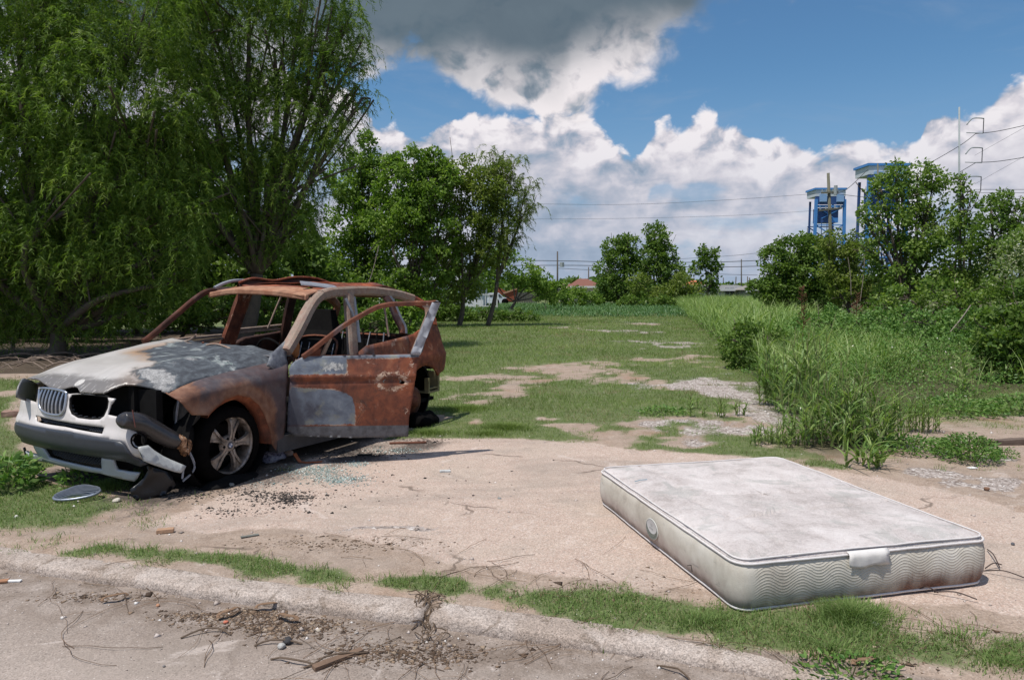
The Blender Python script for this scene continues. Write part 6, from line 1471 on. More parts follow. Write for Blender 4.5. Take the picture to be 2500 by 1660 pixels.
# --- trees
def ellips(px, py, D0, rp, sq=1.0):
    c = at(px, py, D0); rw = rp * D0 / FPX; return (*c, rw, rw * sq)
def tree(name, label, base_px, D0, clumps, leaf, mt, n_per, sd, cat='tree', group=None, bark=BARK, trunk_r=.12, kind='broad', lean=0.0, nsub=34, depth=1.0, twigs=True, hang=.9, bare=()):
    rr_ = np.random.default_rng(sd); random.seed(sd)
    b = at(base_px, 715, D0); b[2] = float(gz(b[0], b[1])[0]) - .05
    root = empty(name, b, 0, label, cat, group)
    if kind == 'broad': n_per = n_per * (4.0 if D0 > 25 else 2.8)
    C = np.array([(*at(px, py, D0 + dd), rp * D0 / FPX) for (px, py, rp, dd) in [(c[0], c[1], c[2], (c[3] if len(c) > 3 else 0)) for c in clumps]])
    # trunk and limbs
    parts = []
    zt = np.percentile(C[:, 2], 25); fork = np.array([b[0] + (C[:, 0].mean() - b[0]) * .4, b[1], max(b[2] + .6, (b[2] + zt) * .45)])
    tp = cr([b, (b + fork) / 2 + rr_.normal(0, .05, 3), fork], 4); parts.append(sweep(tp, circ(trunk_r, 7), (0, 1, 0), scale=np.linspace(1.15, .75, len(tp))))
    tips = []
    for c in C:
        m_ = (fork + c[:3]) / 2 + rr_.normal(0, c[3] * .25, 3); P = cr([fork, m_, c[:3]], 4); r0 = trunk_r * .55
        parts.append(sweep(P, circ(r0, 5), (0, 1, 0.01), scale=np.linspace(1, .3, len(P))))
        for _ in range(5 if twigs else 0):
            e = c[:3] + rr_.normal(0, .55, 3) * c[3]; s_ = P[rr_.integers(len(P) // 2, len(P))]; parts.append(tube(cr([s_, (s_ + e) / 2 + rr_.normal(0, .06, 3), e], 3), max(.008, trunk_r * .12), 4)); tips.append(e)
    V, F = merge(parts); mk('trunk', V - b, F, bark, root, True)
    # crown
    Ps, Ds, rn = [], [], []
    for c in C:
        rw = c[3]; ns = nsub; u = rr_.normal(size=(ns, 3)); u /= np.linalg.norm(u, axis=1)[:, None]
        sc_ = c[:3] + u * (rw * np.cbrt(rr_.random(ns) * .85 + .15))[:, None] * [1, depth, 1]; sr = rw * rr_.uniform(.16, .38, ns); tone = rr_.normal(.5, .18, ns)
        wgt = sr ** 2; cnt = (n_per * (rw ** 2) * wgt / wgt.sum()).astype(int) + 1
        if kind == 'broad':
            for s3, r3, tn, k in zip(sc_, sr, tone, cnt):
                v = rr_.normal(size=(k, 3)); v /= np.linalg.norm(v, axis=1)[:, None] + 1e-9; q = r3 * rr_.random(k) ** .4
                Ps.append(s3 + v * q[:, None] * [1, 1, .75]); d = v * .6 + rr_.normal(0, .6, (k, 3)) + [0, 0, -.15]; Ds.append(d); rn.append(np.clip(rr_.normal(tn, .2, k) + v[:, 2] * .06, 0, 1))
        else:                                     # willow: hanging sprays
            nsp = max(4, int(n_per * rw ** 2 / 24)); LPS = 24
            i = rr_.choice(ns, nsp, p=wgt / wgt.sum()); v = rr_.normal(size=(nsp, 3)); v /= np.linalg.norm(v, axis=1)[:, None]
            S0 = sc_[i] + v * (sr[i] * rr_.random(nsp) ** .33)[:, None]; a = np.where(rr_.random(nsp) < .6, np.arctan2(v[:, 1], v[:, 0]), rr_.uniform(0, 6.283, nsp)); Lh = hang * rr_.uniform(.35, 1.15, nsp)
            out = rr_.uniform(.35, 1.15, nsp); t = (np.arange(LPS) + .5) / LPS
            T_, A_, L_, O_ = t[None], a[:, None], Lh[:, None], out[:, None]
            hx = L_ * O_ * (T_ - .35 * T_ ** 2); X = S0[:, 0:1] + np.cos(A_) * hx; Y = S0[:, 1:2] + np.sin(A_) * hx; Z = S0[:, 2:3] - L_ * T_ ** 1.7 * .62 + .14 * L_ * np.sin(T_ * 3)
            sg = np.where(np.arange(LPS) % 2, 1, -1)[None]; lx = np.cos(A_) * .35 - np.sin(A_) * sg * .7; ly = np.sin(A_) * .35 + np.cos(A_) * sg * .7; lz = -.45 - .5 * T_ + 0 * A_
            d = np.stack([lx + 0 * T_, ly + 0 * T_, lz], 2).reshape(-1, 3) + rr_.normal(0, .42, (nsp * LPS, 3)); Ps.append(np.stack([X, Y, Z], 2).reshape(-1, 3)); Ds.append(d); rn.append(np.clip(np.repeat(rr_.normal(.45, .2, nsp), LPS) + rr_.normal(0, .1, nsp * LPS), 0, 1))
    P = np.vstack(Ps); D_ = np.vstack(Ds); D_ /= np.linalg.norm(D_, axis=1)[:, None] + 1e-9; rn = np.concatenate(rn); n = len(P)
    S = leaf * rr_.uniform(.65, 1.25, n)
    if kind == 'broad': o = leaves_mesh('crown', P - b, D_, S, S * .62, mt, root, False, rn, sd)
    else: o = leaves_mesh('crown', P - b, D_, S, S * .17, mt, root, True, rn, sd)
    tree.total += n
    return root
tree.total = 0
WG = 'willows on the left'
tree('willow_tree', 'huge drooping willow filling the left of the view beside the burnt car', 120, 17.0, [(-220, 60, 230), (-90, 100, 210), (40, -80, 200), (170, 60, 190), (330, 20, 180), (60, 280, 200), (230, 250, 180), (380, 240, 150), (-120, 340, 200), (110, 470, 170), (290, 440, 160), (-60, 560, 170), (60, 640, 140), (200, 610, 130), (340, 590, 110), (-180, 680, 150), (0, 740, 70), (170, 730, 70), (90, 760, 50), (430, 470, 100), (300, 700, 60), (30, 790, 45), (150, 795, 45), (250, 775, 50), (350, 745, 50), (430, 690, 60), (-90, 780, 70), (450, 600, 70), (400, 340, 90)], .125, L_WILLOW, 7200, 201, group=WG, trunk_r=.22, kind='willow', hang=.85, nsub=34)
tree('willow_tree', 'second willow with airy crown against the sky behind the car roof', 580, 18.6, [(470, -90, 170), (610, -60, 160), (740, -30, 130), (810, 90, 80), (530, 100, 160), (670, 120, 140), (790, 180, 90), (850, 230, 40), (865, 140, 45), (885, 240, 32), (840, 60, 50), (450, 280, 130), (600, 290, 140), (730, 300, 110), (810, 300, 60), (520, 430, 120), (650, 440, 110), (740, 450, 80), (560, 560, 90), (670, 550, 80), (740, 540, 45)], .125, L_WILLOW, 5600, 202, group=WG, trunk_r=.2, kind='willow', hang=.85, nsub=30)
DG = 'trees in the dark thicket on the left'
for i, (bp, D0, cl, lab) in enumerate([
    (60, 25, [(-160, 560, 180), (0, 480, 200), (60, 660, 150), (-100, 720, 120), (180, 560, 160), (120, 740, 90)], 'dark thicket tree at far left behind the willow'),
    (330, 27, [(300, 460, 200), (420, 600, 150), (280, 650, 140), (400, 720, 90), (220, 740, 80), (500, 480, 130)], 'dark thicket tree behind the windscreen'),
    (600, 27, [(560, 640, 110), (680, 650, 90), (620, 720, 80), (760, 700, 60), (700, 560, 70), (520, 730, 70)], 'dark thicket tree seen over the car roof'),
    (790, 30, [(800, 690, 60), (760, 640, 55), (860, 720, 45), (820, 730, 50)], 'small bushy tree right of the car roof')]):
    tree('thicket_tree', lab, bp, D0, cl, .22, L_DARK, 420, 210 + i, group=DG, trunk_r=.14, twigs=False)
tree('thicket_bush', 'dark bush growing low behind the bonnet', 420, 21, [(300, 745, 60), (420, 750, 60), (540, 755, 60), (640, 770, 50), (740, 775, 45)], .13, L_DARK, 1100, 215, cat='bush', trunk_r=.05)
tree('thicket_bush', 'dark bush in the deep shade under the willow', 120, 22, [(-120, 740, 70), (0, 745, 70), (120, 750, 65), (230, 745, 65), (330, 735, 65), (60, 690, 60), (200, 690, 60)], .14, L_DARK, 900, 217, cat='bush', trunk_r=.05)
tree('thicket_bush', 'bright green bush seen through the rear windows', 900, 19, [(860, 790, 50), (930, 785, 55), (990, 775, 45), (1010, 750, 30), (820, 800, 40)], .12, L_TALLOW, 1300, 216, cat='bush', trunk_r=.05)
MG = 'trees at mid distance left of the lot'
mid = [
 ('tallow_tree', 'tall narrow tree with a spiky top next to the willow', 880, 32, [(900, 345, 26), (880, 400, 42), (845, 450, 50), (900, 470, 55), (850, 540, 60), (905, 570, 60), (830, 620, 50), (895, 660, 50), (935, 520, 45), (920, 420, 45), (930, 620, 45), (870, 690, 45)], .15, L_TALLOW, 520, 0.10),
 ('tallow_tree', 'rounded bright green tree with leafy dome and bare trunk', 1005, 30, [(1010, 400, 50), (960, 400, 28), (1060, 395, 30), (970, 460, 60), (1050, 450, 60), (1010, 520, 70), (950, 560, 60), (1060, 570, 60), (1000, 640, 60), (960, 700, 50), (1060, 500, 50), (1090, 430, 34), (1080, 640, 50), (1040, 690, 45)], .15, L_TALLOW, 520, .14),
 ('olive_tree', 'yellowish green tree with brown twigs in the middle of the row', 1120, 31, [(1130, 415, 50), (1180, 440, 50), (1100, 480, 60), (1170, 500, 60), (1140, 560, 60), (1100, 620, 60), (1170, 620, 50), (1130, 690, 50), (1090, 710, 40), (1080, 430, 40), (1210, 450, 50), (1215, 540, 50), (1200, 600, 45)], .13, L_OLIVE, 480, .11),
 ('willow_tree', 'small willow leaning right with trailing ends against the clouds', 1190, 31, [(1210, 400, 40), (1250, 410, 40), (1240, 470, 50), (1285, 450, 28), (1275, 520, 34), (1230, 550, 40), (1290, 500, 26), (1215, 620, 40), (1260, 580, 24)], .16, L_OLIVE, 3200, .10),
 ('bushy_tree', 'rounded bushy tree over the parked pickup', 1240, 52, [(1230, 645, 42), (1280, 665, 40), (1325, 685, 32), (1358, 705, 22), (1195, 665, 34), (1330, 712, 20)], .22, L_TALLOW, 230, .12),
 ('bushy_tree', 'dark low tree beneath the leaning willow', 1130, 38, [(1090, 730, 30), (1125, 715, 32), (1155, 680, 34), (1050, 735, 30), (1000, 730, 34)], .16, L_DARK, 420, .10)]
for i, (nm_, lab, bp, D0, cl, lf, mt_, npr, tr) in enumerate(mid):
    tree(nm_, lab, bp, D0, cl, lf, mt_, npr, 230 + i, group=MG, trunk_r=tr, kind='willow' if nm_ == 'willow_tree' else 'broad', hang=.8)
for i, (px, py, rp, lab) in enumerate(((1030, 768, 24, 'leafy shrub just right of the open door frame'), (1110, 768, 20, 'leafy shrub in the left hedge, second from the door'), (1190, 770, 17, 'leafy shrub in the left hedge in front of the pickup'), (1265, 772, 16, 'leafy shrub at the right end of the left hedge'), (1080, 750, 22, 'taller shrub rising behind the left hedge'))):
    tree('shrub', lab, px, 37, [(px - 24, py - 4, rp), (px + 24, py, rp), (px, py + 4, rp), (px, py - 10, rp * .7), (px - 44, py + 6, rp * .7), (px + 44, py + 6, rp * .7)], .12, L_DARK, 600, 240 + i, cat='shrub', group='shrubs in the left hedge', trunk_r=.04, twigs=False)
CG = 'trees at the far end of the lot'
far = [
 ('bushy_tree', 'broad dark green tree at the left of the centre group', 1510, 72, [(1500, 605, 30), (1535, 600, 28), (1520, 640, 42), (1480, 660, 34), (1550, 670, 40), (1490, 700, 36), (1530, 715, 34), (1470, 725, 24)], .30, L_DARK, 120, .16),
 ('vine_covered_tree', 'vine draped tall tree at the top of the centre group', 1605, 70, [(1600, 565, 26), (1612, 590, 30), (1590, 620, 34), (1625, 625, 30), (1600, 665, 40), (1640, 670, 36), (1580, 710, 36), (1630, 715, 36)], .28, L_DARK, 140, .16),
 ('palmate_tree', 'slender open tree right of the centre group', 1728, 66, [(1712, 612, 15), (1740, 618, 16), (1725, 640, 20), (1750, 650, 14), (1700, 655, 18), (1735, 680, 20), (1708, 700, 16), (1745, 705, 12)], .32, L_DARK, 110, .09),
 ('bushy_tree', 'olive green bushy tree at the foot of the centre group', 1660, 64, [(1665, 690, 28), (1640, 712, 28), (1690, 716, 26), (1560, 690, 26), (1600, 725, 24)], .24, L_OLIVE, 170, .10)]
for i, (nm_, lab, bp, D0, cl, lf, mt_, npr, tr) in enumerate(far): tree(nm_, lab, bp, D0, cl, lf, mt_, npr, 250 + i, group=CG, trunk_r=tr)
for i, (px, py, rp, D0, lab) in enumerate(((1370, 728, 16, 60, 'shrub at the right end of the wooden fence'), (1405, 722, 20, 62, 'shrub below the brown roofed house'), (1440, 730, 16, 64, 'shrub before the centre trees'), (1540, 742, 18, 62, 'shrub under the broad dark tree'), (1620, 742, 18, 62, 'shrub under the vine draped tree'), (1700, 738, 16, 60, 'shrub below the slender open tree'), (1330, 722, 14, 56, 'shrub against the wooden fence'))):
    tree('shrub', lab, px, D0, [(px - 18, py, rp), (px + 18, py + 2, rp), (px, py - 8, rp * .8)], .20, L_TALLOW if i < 3 else L_DARK, 300, 260 + i, cat='shrub', group='shrubs at the far end of the lot', trunk_r=.04, twigs=False)
tree('small_tree', 'tiny distant tree between the two far roofs', 1401, 100, [(1398, 684, 8), (1405, 690, 7), (1400, 696, 6)], .35, L_DARK, 60, 275, trunk_r=.08, twigs=False)
RG = 'trees in the right thicket'
rt = [
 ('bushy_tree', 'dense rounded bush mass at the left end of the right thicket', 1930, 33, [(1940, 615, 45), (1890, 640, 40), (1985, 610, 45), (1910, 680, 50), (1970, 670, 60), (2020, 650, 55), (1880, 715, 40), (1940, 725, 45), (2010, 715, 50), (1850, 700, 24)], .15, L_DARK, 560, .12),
 ('bushy_tree', 'grey green tree under the first bridge tower', 2070, 30, [(2060, 600, 40), (2100, 610, 38), (2060, 650, 50), (2110, 670, 45), (2060, 710, 40), (2130, 720, 40), (2020, 590, 26)], .13, L_OLIVE, 520, .10),
 ('tallow_tree', 'tallest leafy tree of the right thicket before the big tower', 2230, 23, [(2190, 425, 32), (2240, 425, 35), (2280, 440, 32), (2150, 460, 36), (2130, 515, 30), (2200, 485, 50), (2265, 500, 50), (2170, 560, 50), (2240, 570, 65), (2305, 560, 50), (2190, 640, 65), (2270, 650, 70), (2120, 610, 26), (2110, 540, 14), (2200, 700, 50)], .115, L_RIGHT, 820, .11),
 ('tallow_tree', 'leafy spire beside the transmission pole', 2345, 22, [(2345, 440, 16), (2352, 475, 24), (2360, 520, 36), (2340, 580, 50), (2370, 640, 60), (2330, 700, 60)], .115, L_RIGHT, 850, .09),
 ('bushy_tree', 'rounded bush tree at the right frame edge', 2440, 21, [(2420, 510, 34), (2450, 490, 30), (2470, 530, 36), (2420, 570, 50), (2480, 590, 50), (2440, 640, 60), (2500, 500, 16)], .11, L_DARK, 850, .10),
 ('flowering_bush', 'bush with pale blossom at the right frame edge', 2500, 17, [(2500, 600, 55), (2560, 620, 90), (2480, 680, 60), (2540, 720, 80), (2440, 700, 40), (2640, 600, 110), (2640, 740, 100)], .09, L_RIGHT, 1100, .08),
 ('bushy_tree', 'low leafy tree at the foot of the tallest right tree', 2250, 19, [(2200, 730, 40), (2270, 720, 45), (2340, 730, 45), (2410, 730, 45), (2150, 745, 30)], .10, L_RIGHT, 950, .07)]
for i, (nm_, lab, bp, D0, cl, lf, mt_, npr, tr) in enumerate(rt): tree(nm_, lab, bp, D0, cl, lf, mt_, npr, 280 + i, group=RG, trunk_r=tr, cat='tree' if 'tree' in nm_ else 'bush')
# pale blossom sprigs on the right edge bush
rr_ = np.random.default_rng(5); c = at(2490, 640, 16.4); v = rr_.normal(size=(900, 3)); v /= np.linalg.norm(v, axis=1)[:, None]; P = c + v * rr_.uniform(.3, 1.0, 900)[:, None] * [1, .6, .75]
d = rr_.normal(size=(900, 3)); d /= np.linalg.norm(d, axis=1)[:, None]
tag(leaves_mesh('blossom', P, d, np.full(900, .06), np.full(900, .035), L_PALE, tri=False, sd=6), 'pale cream blossom sprinkled over the right edge bush', 'blossom', kind='stuff')
SG = 'bushes at the front of the right thicket'
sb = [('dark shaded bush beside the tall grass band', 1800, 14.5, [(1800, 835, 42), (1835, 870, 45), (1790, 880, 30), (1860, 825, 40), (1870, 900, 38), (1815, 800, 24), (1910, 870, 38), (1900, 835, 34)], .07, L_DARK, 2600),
 ('big lobed leaf bush at the right frame edge in the weeds', 2470, 12.5, [(2440, 800, 60), (2500, 820, 80), (2460, 870, 60), (2540, 760, 80)], .10, L_DARK, 1900),
 ('leafy bush in the weeds below the bushy left end', 1990, 17, [(1970, 800, 40), (2030, 790, 45), (2090, 800, 40), (2140, 790, 40)], .075, L_WEED, 2000),
 ('leafy bush in the weeds below the tallest right tree', 2250, 16, [(2210, 790, 45), (2280, 800, 45), (2340, 790, 45), (2390, 800, 40)], .075, L_WEED, 2000)]
for i, (lab, bp, D0, cl, lf, mt_, npr) in enumerate(sb): tree('thicket_bush', lab, bp, D0, cl, lf, mt_, npr, 300 + i, cat='bush', group=SG, trunk_r=.03)
# bare canes and reddish dead stalks
for i, (a, b, D0, rr2, colr, lab) in enumerate((((2078, 720), (2070, 628), 24, .012, BARKP, 'pale bare cane standing before the grey green tree'), ((2100, 735), (2112, 612), 24, .012, BARKP, 'taller pale bare cane leaning right before the thicket'), ((898, 700), (925, 600), 24, .015, BARKP, 'thin white sapling behind the car roof'), ((2320, 810), (2370, 745), 14, .012, BARKP, 'pale dead stalk leaning in the right weeds'), ((2455, 745), (2510, 738), 14, .02, BARKP, 'pale fallen branch at the right frame edge'), ((28, 870), (35, 770), 17.4, .05, BARKP, 'broken pale branch hanging at the far left'), ((8, 1000 - 190), (48, 815), 17.2, .02, BARKP, 'thin dead twig crossing the broken branch'))):
    A, B = at(*a, D0), at(*b, D0); V, F = tube(cr([A, (A + B) / 2 + [.03, 0, .02], B], 4), rr2, 5); tag(mk('bare_stalk', V, F, colr), lab, 'branch')
M_RED = flat('red_seedhead', (.13, .055, .03), .4, 12)
for i, (px, py, h_, D0, lab) in enumerate(((1962, 775, 50, 16, 'left red brown seedhead in the right weeds'), (2092, 745, 60, 18, 'tall red brown dock stalk in front of the thicket'), (1958, 720, 40, 22, 'small red brown stalk against the bush mass'))):
    parts = []; A = at(px, py, D0); Hh = h_ * D0 / FPX
    for k in range(34):
        z = A[2] - Hh / 2 + Hh * random.random(); a = random.uniform(0, 6.28); l = .16 * (1 - .5 * (z - A[2] + Hh / 2) / Hh); parts.append(tube([(A[0], A[1], z), (A[0] + math.cos(a) * l, A[1] + math.sin(a) * l, z + l * .8)], .006, 3))
    g_ = float(gz(A[0], A[1])[0]); parts.append(tube([(A[0], A[1], g_), (A[0], A[1], A[2] + Hh / 2)], .008, 4)); V, F = merge(parts); tag(mk('dead_stalk', V, F, M_RED), lab, 'stalk', 'red brown dead stalks')
# brush and fallen branches under the willow
parts = []
rr_ = np.random.default_rng(9); random.seed(9)
for _ in range(150):
    x = rr_.uniform(-12, -3.5); y = rr_.uniform(14.5, 19); 
    if x > -.45 * y + 3.5: continue
    p = stem_path((x, y), rr_.normal(0, .5), rr_.uniform(.5, 1.8), 5, .3, .12); parts.append(tube(p, rr_.uniform(.006, .016), 4))
V, F = merge(parts); tag(mk('fallen_branches', V, F, flat('grey_brush', (.20, .15, .12), .4, 8)), 'tangle of fallen dry branches on the ground beneath the willow', 'branches', kind='stuff')
def treeline():
    rr_ = np.random.default_rng(400); n = 84000; px = rr_.uniform(-2600, 3600, n); D0 = rr_.uniform(118, 135, n); x = (px - 1250) * D0 / FPX; top = 1.2 + 3.4 * fbm(x * .12, x * 0, 401) + 1.2 * fbm(x * .9, x * 0, 402); z = rr_.random(n) * top
    d = rr_.normal(size=(n, 3)); d /= np.linalg.norm(d, axis=1)[:, None]
    tag(leaves_mesh('treeline', np.stack([x, D0, z], 1), d, np.full(n, .8), np.full(n, .55), L_DARK, tri=False, sd=403), 'low distant belt of trees and bushes along the horizon', 'trees', kind='stuff')
treeline()
import sys
print('TRIS', sum(len(o.data.polygons) * (len(o.data.polygons[0].vertices) - 2) for o in COL.objects if o.type == 'MESH' and len(o.data.polygons)), 'tree leaves', tree.total, file=sys.stderr)
# ================================================================ BACKGROUND
def P4(px0, py0, px1, py1, D0): a, b = at(px0, py1, D0), at(px1, py0, D0); return a[0], b[0], a[2], b[2]
M_SIDING = flat('white_siding', (.62, .62, .62), .08, 3); M_GLASSD = flat('dark_window', (.05, .06, .07), .2, 3, rough_=.2, spec=.6)
def house(name, label, x0, x1, D0, zw, zr_, colr, roofc, dep=9, wins=(), hip=True, over=.5):
    e = empty(name, ((x0 + x1) / 2, D0, 0), 0, label, 'house'); cx_ = (x0 + x1) / 2; hw = (x1 - x0) / 2
    V, F = box(-hw, hw, 0, dep, -.3, zw); mk('wall', V, F, flat(name + '_wall', colr, .08, 3), e)
    o = over; 
    if hip: V = [(-hw - o, -o, zw), (hw + o, -o, zw), (hw + o, dep + o, zw), (-hw - o, dep + o, zw), (-hw * .35, dep / 2, zr_), (hw * .35, dep / 2, zr_)]; F = [(0, 1, 5, 4), (1, 2, 5), (2, 3, 4, 5), (3, 0, 4), (3, 2, 1, 0)]
    else: V = [(-hw - o, -o, zw), (hw + o, -o, zw), (hw + o, dep + o, zw), (-hw - o, dep + o, zw), (-hw - o, dep / 2, zr_), (hw + o, dep / 2, zr_)]; F = [(0, 1, 5, 4), (1, 2, 5), (2, 3, 4, 5), (3, 0, 4), (3, 2, 1, 0)]
    r_ = mk('roof', V, F, flat(name + '_roof', roofc, .2, 4), e)
    V, F = box(-hw - o, hw + o, -o - .06, -o - .002, zw - .22, zw + .03); mk('fascia', V, F, M_SIDING, r_)
    for (u, w, z0, z1) in wins:
        fr_ = mk('window', *box(u - w / 2 - .06, u + w / 2 + .06, -.06, -.004, z0 - .06, z1 + .06), M_SIDING, e)
        mk('pane', *box(u - w / 2, u - .03, -.09, -.065, z0, z1), M_GLASSD, fr_); mk('pane', *box(u + .03, u + w / 2, -.09, -.065, z0, z1), M_GLASSD, fr_)
    return e
x0, x1, z0, z1 = P4(1400, 699, 1462, 735, 95); house('cottage', 'cream cottage with brown hipped roof beyond the fence', x0, x1, 95, z1, at(1440, 683, 95)[2] + .2, (.62, .56, .46), (.20, .085, .060), wins=((-.8, .7, .9, 1.8),))
x0, x1, z0, z1 = P4(1366, 704, 1400, 735, 112); house('cottage', 'far cottage with tan roof left of the brown one', x0, x1, 112, z1, at(1385, 692, 112)[2], (.50, .46, .40), (.34, .25, .20))
x0, x1, z0, z1 = P4(1745, 705, 1826, 740, 70); hs = house('long_house', 'long low white house with grey roof on the right of centre', x0, x1, 70, z1, at(1780, 696, 75)[2], (.60, .60, .55), (.20, .20, .20), wins=((-.2, .9, .9, 1.85), (.9, .5, .9, 1.85)), hip=False, over=.35)
x0, x1, z0, z1 = P4(1815, 708, 1850, 740, 68); house('porch', 'small pyramid roofed carport joined to the white house', x0, x1, 67, z1, at(1832, 695, 68)[2], (.30, .29, .27), (.26, .24, .22), dep=3, over=.3)
x0, x1, z0, z1 = P4(1690, 696, 1722, 730, 84); house('cottage', 'partly hidden house with orange roof behind the slender tree', x0, x1, 84, z1, at(1706, 684, 84)[2], (.52, .47, .36), (.50, .17, .08), dep=5, over=.3)
x0, x1, z0, z1 = P4(925, 704, 1180, 738, 60); wl = house('raised_house', 'white clapboard house glimpsed behind the mid trees', x0, x1, 60, z1 + .9, z1 + 2.6, (.66, .67, .68), (.16, .16, .17), wins=((-3, .9, 1.1, 2.2), (0, .9, 1.1, 2.2), (3, .9, 1.1, 2.2)), over=.4)
rl = empty('porch_railing', (at(1130, 720, 56)[0], 56, 0), 0, 'white porch railing behind the pickup', 'railing')
hw = 2.6; mk('rail', *box(-hw, hw, 0, .08, 1.25, 1.33), M_SIDING, rl); mk('rail', *box(-hw, hw, 0, .08, .35, .42), M_SIDING, rl)
b0 = raw('baluster', *box(-.03, .03, .02, .06, .422, 1.248))
for k in range(18): o = link('baluster', b0, M_SIDING, rl); o.location = (-hw + .15 + k * .3, 0, 0)
for s in (-1, 1): mk('post', *box(s * (hw + .05) - .05, s * (hw + .05) + .05, -.02, .10, 0, 1.45), M_SIDING, rl)
# wooden fence
fe = empty('board_fence', (at(1287, 740, 84)[0], 84, 0), 0, 'dark weathered board fence beside the rusty dump trailer', 'fence')
fw = (at(1312, 740, 84)[0] - at(1262, 740, 84)[0]) / 2; nb = 12; bw = 2 * fw / nb; bme = raw('board', *box(0, bw - .03, 0, .03, .02, at(1287, 714, 84)[2])); M_FW = flat('grey_board', (.085, .080, .070), .3, 3)
for k in range(nb): o = link('board', bme, M_FW, fe); o.location = (-fw + k * bw, 0, random.uniform(-.04, .02))
for z in (.4, at(1287, 714, 84)[2] - .3): mk('rail', *box(-fw, fw, .032, .09, z, z + .09), M_FW, fe)
# dump trailer
tr = empty('dump_trailer', (at(1225, 740, 86)[0], 86, 0), 0, 'rust red dump trailer with raised sides behind the pickup', 'trailer')
M_DT = flat('red_oxide', (.24, .065, .035), .35, 2)
def tl(px, py): a = at(px, py, 86); return (a[0] - tr.location.x, a[2])
def prism(name, pts, y0, y1, mt, par):
    n = len(pts); V = [(p[0], y0, p[1]) for p in pts] + [(p[0], y1, p[1]) for p in pts]; F = [tuple(range(n))[::-1], tuple(range(n, 2 * n))] + [(i, (i + 1) % n, n + (i + 1) % n, n + i) for i in range(n)]
    return mk(name, V, F, mt, par)
prism('dump_bed', [tl(1235, 735), tl(1262, 735), tl(1262, 706), tl(1240, 714), tl(1228, 708), tl(1215, 700), tl(1210, 704), tl(1213, 714), tl(1232, 722)], 0, 2.3, M_DT, tr)
prism('tailgate', [tl(1228, 714), tl(1262, 704), tl(1262, 707), tl(1230, 718)], -.15, -.005, flat('trailer_top', (.38, .22, .14), .3, 3), tr)
prism('undercarriage', [tl(1236, 738), tl(1260, 738), tl(1260, 735.2), tl(1236, 735.2)], .1, 2.2, M_CHAR, tr)
# pickup
pk = empty('pickup_truck', (at(1205, 742, 78)[0], 78, 0), 0, 'white pickup truck parked facing away left of the trailer', 'pickup truck')
M_PW = flat('white_truck_paint', (.62, .66, .70), .06, 2, rough_=.3, spec=.5); x = lambda px: (px - 1205) * 78 / FPX; z = lambda py: (742 - py) * 78 / FPX
prism('truck_bed', [(x(1176), z(737)), (x(1176), z(726)), (x(1206), z(725)), (x(1206), z(737))], 0, 1.9, M_PW, pk)
prism('cab', [(x(1206.2), z(737)), (x(1190), z(725)), (x(1191), z(713)), (x(1196), z(711.5)), (x(1217), z(711.5)), (x(1228), z(722)), (x(1236), z(724)), (x(1236), z(737))], .1, 1.8, M_PW, pk)
prism('rear_window', [(x(1192), z(721.5)), (x(1193), z(714.5)), (x(1212), z(714.5)), (x(1213), z(721.5))], .05, .095, M_GLASSD, pk)
prism('side_window', [(x(1217.5), z(721.5)), (x(1216.5), z(714.5)), (x(1219), z(714.5)), (x(1226), z(721.5))], .05, .095, M_GLASSD, pk)
prism('rear_bumper', [(x(1175), z(738.5)), (x(1175), z(736)), (x(1205), z(736)), (x(1205), z(738.5))], -.08, -.004, M_CHROME, pk)
for px in (1210, 1233, 1180):
    V, F = lathe([(.001, -.1), (.36, -.1), (.38, .05), (.36, .12), (.001, .12)], 16); mk('wheel', V + [x(px), .05, .38], F, M_TYRE, pk, True)
# poles and wires
POLE = flat('pole_wood', (.09, .08, .07), .25, 1.5); POLEG = flat('weathered_pole', (.13, .125, .09), .3, 1.5); STEEL = flat('galvanised_steel', (.30, .33, .33), .15, 1); WIRE = flat('wire_black', (.04, .045, .05), .1, 1)
def pole(label, px, py_top, D0, r_, mt=POLE, px_b=None, name='utility_pole', arms=()):
    T_ = at(px, py_top, D0); bx_ = at(px_b or px, 740, D0)[0]; e = empty(name, (bx_, D0, 0), 0, label, 'utility pole' if name == 'utility_pole' else 'transmission pole')
    V, F = tube([(0, 0, -.2), (T_[0] - bx_, 0, T_[2])], r_, 8, scale=[1.2, .8]); mk('shaft', V, F, mt, e, True)
    for (py, hw_, tilt) in arms:
        a = at(px, py, D0); u = (a[2] / T_[2]) * (T_[0] - bx_); V, F = sweep([(u - hw_, -.12, a[2] - tilt), (u + hw_, -.12, a[2] + tilt)], rect(.10, .10)); mk('crossarm', V, F, mt, e)
        for s in (-.9, -.4, .4, .9): V, F = tube([(u + s * hw_, -.12, a[2] + s * tilt + .05), (u + s * hw_, -.12, a[2] + s * tilt + .22)], .04, 6); mk('insulator', V, F, STEEL, e)
    return e
p1 = pole('leaning wooden utility pole in front of the nearer blue tower', 2022, 423, 48, .12, POLEG, 2036, arms=((471, .55, .03), (512, .75, .08)))
V, F = tube([(-.25, -.3, at(0, 478, 48)[2]), (-.25, -.3, at(0, 455, 48)[2])], .12, 8); mk('transformer_bracket', V, F, STEEL, p1)
pole('thin dark utility pole left of the brown roofed house', 1361, 614, 92, .11, arms=())
V, F = tube([(.55, 0, at(0, 652, 92)[2]), (.55, 0, at(0, 641, 92)[2])], .28, 8); mk('transformer', V, F, STEEL, [o for o in COL.objects if o.name.startswith('utility_pole')][-1])
pole('short pole behind the brown hipped roof', 1437, 652, 105, .10); pole('thin tall pole above the long white house', 1810, 633, 110, .10)
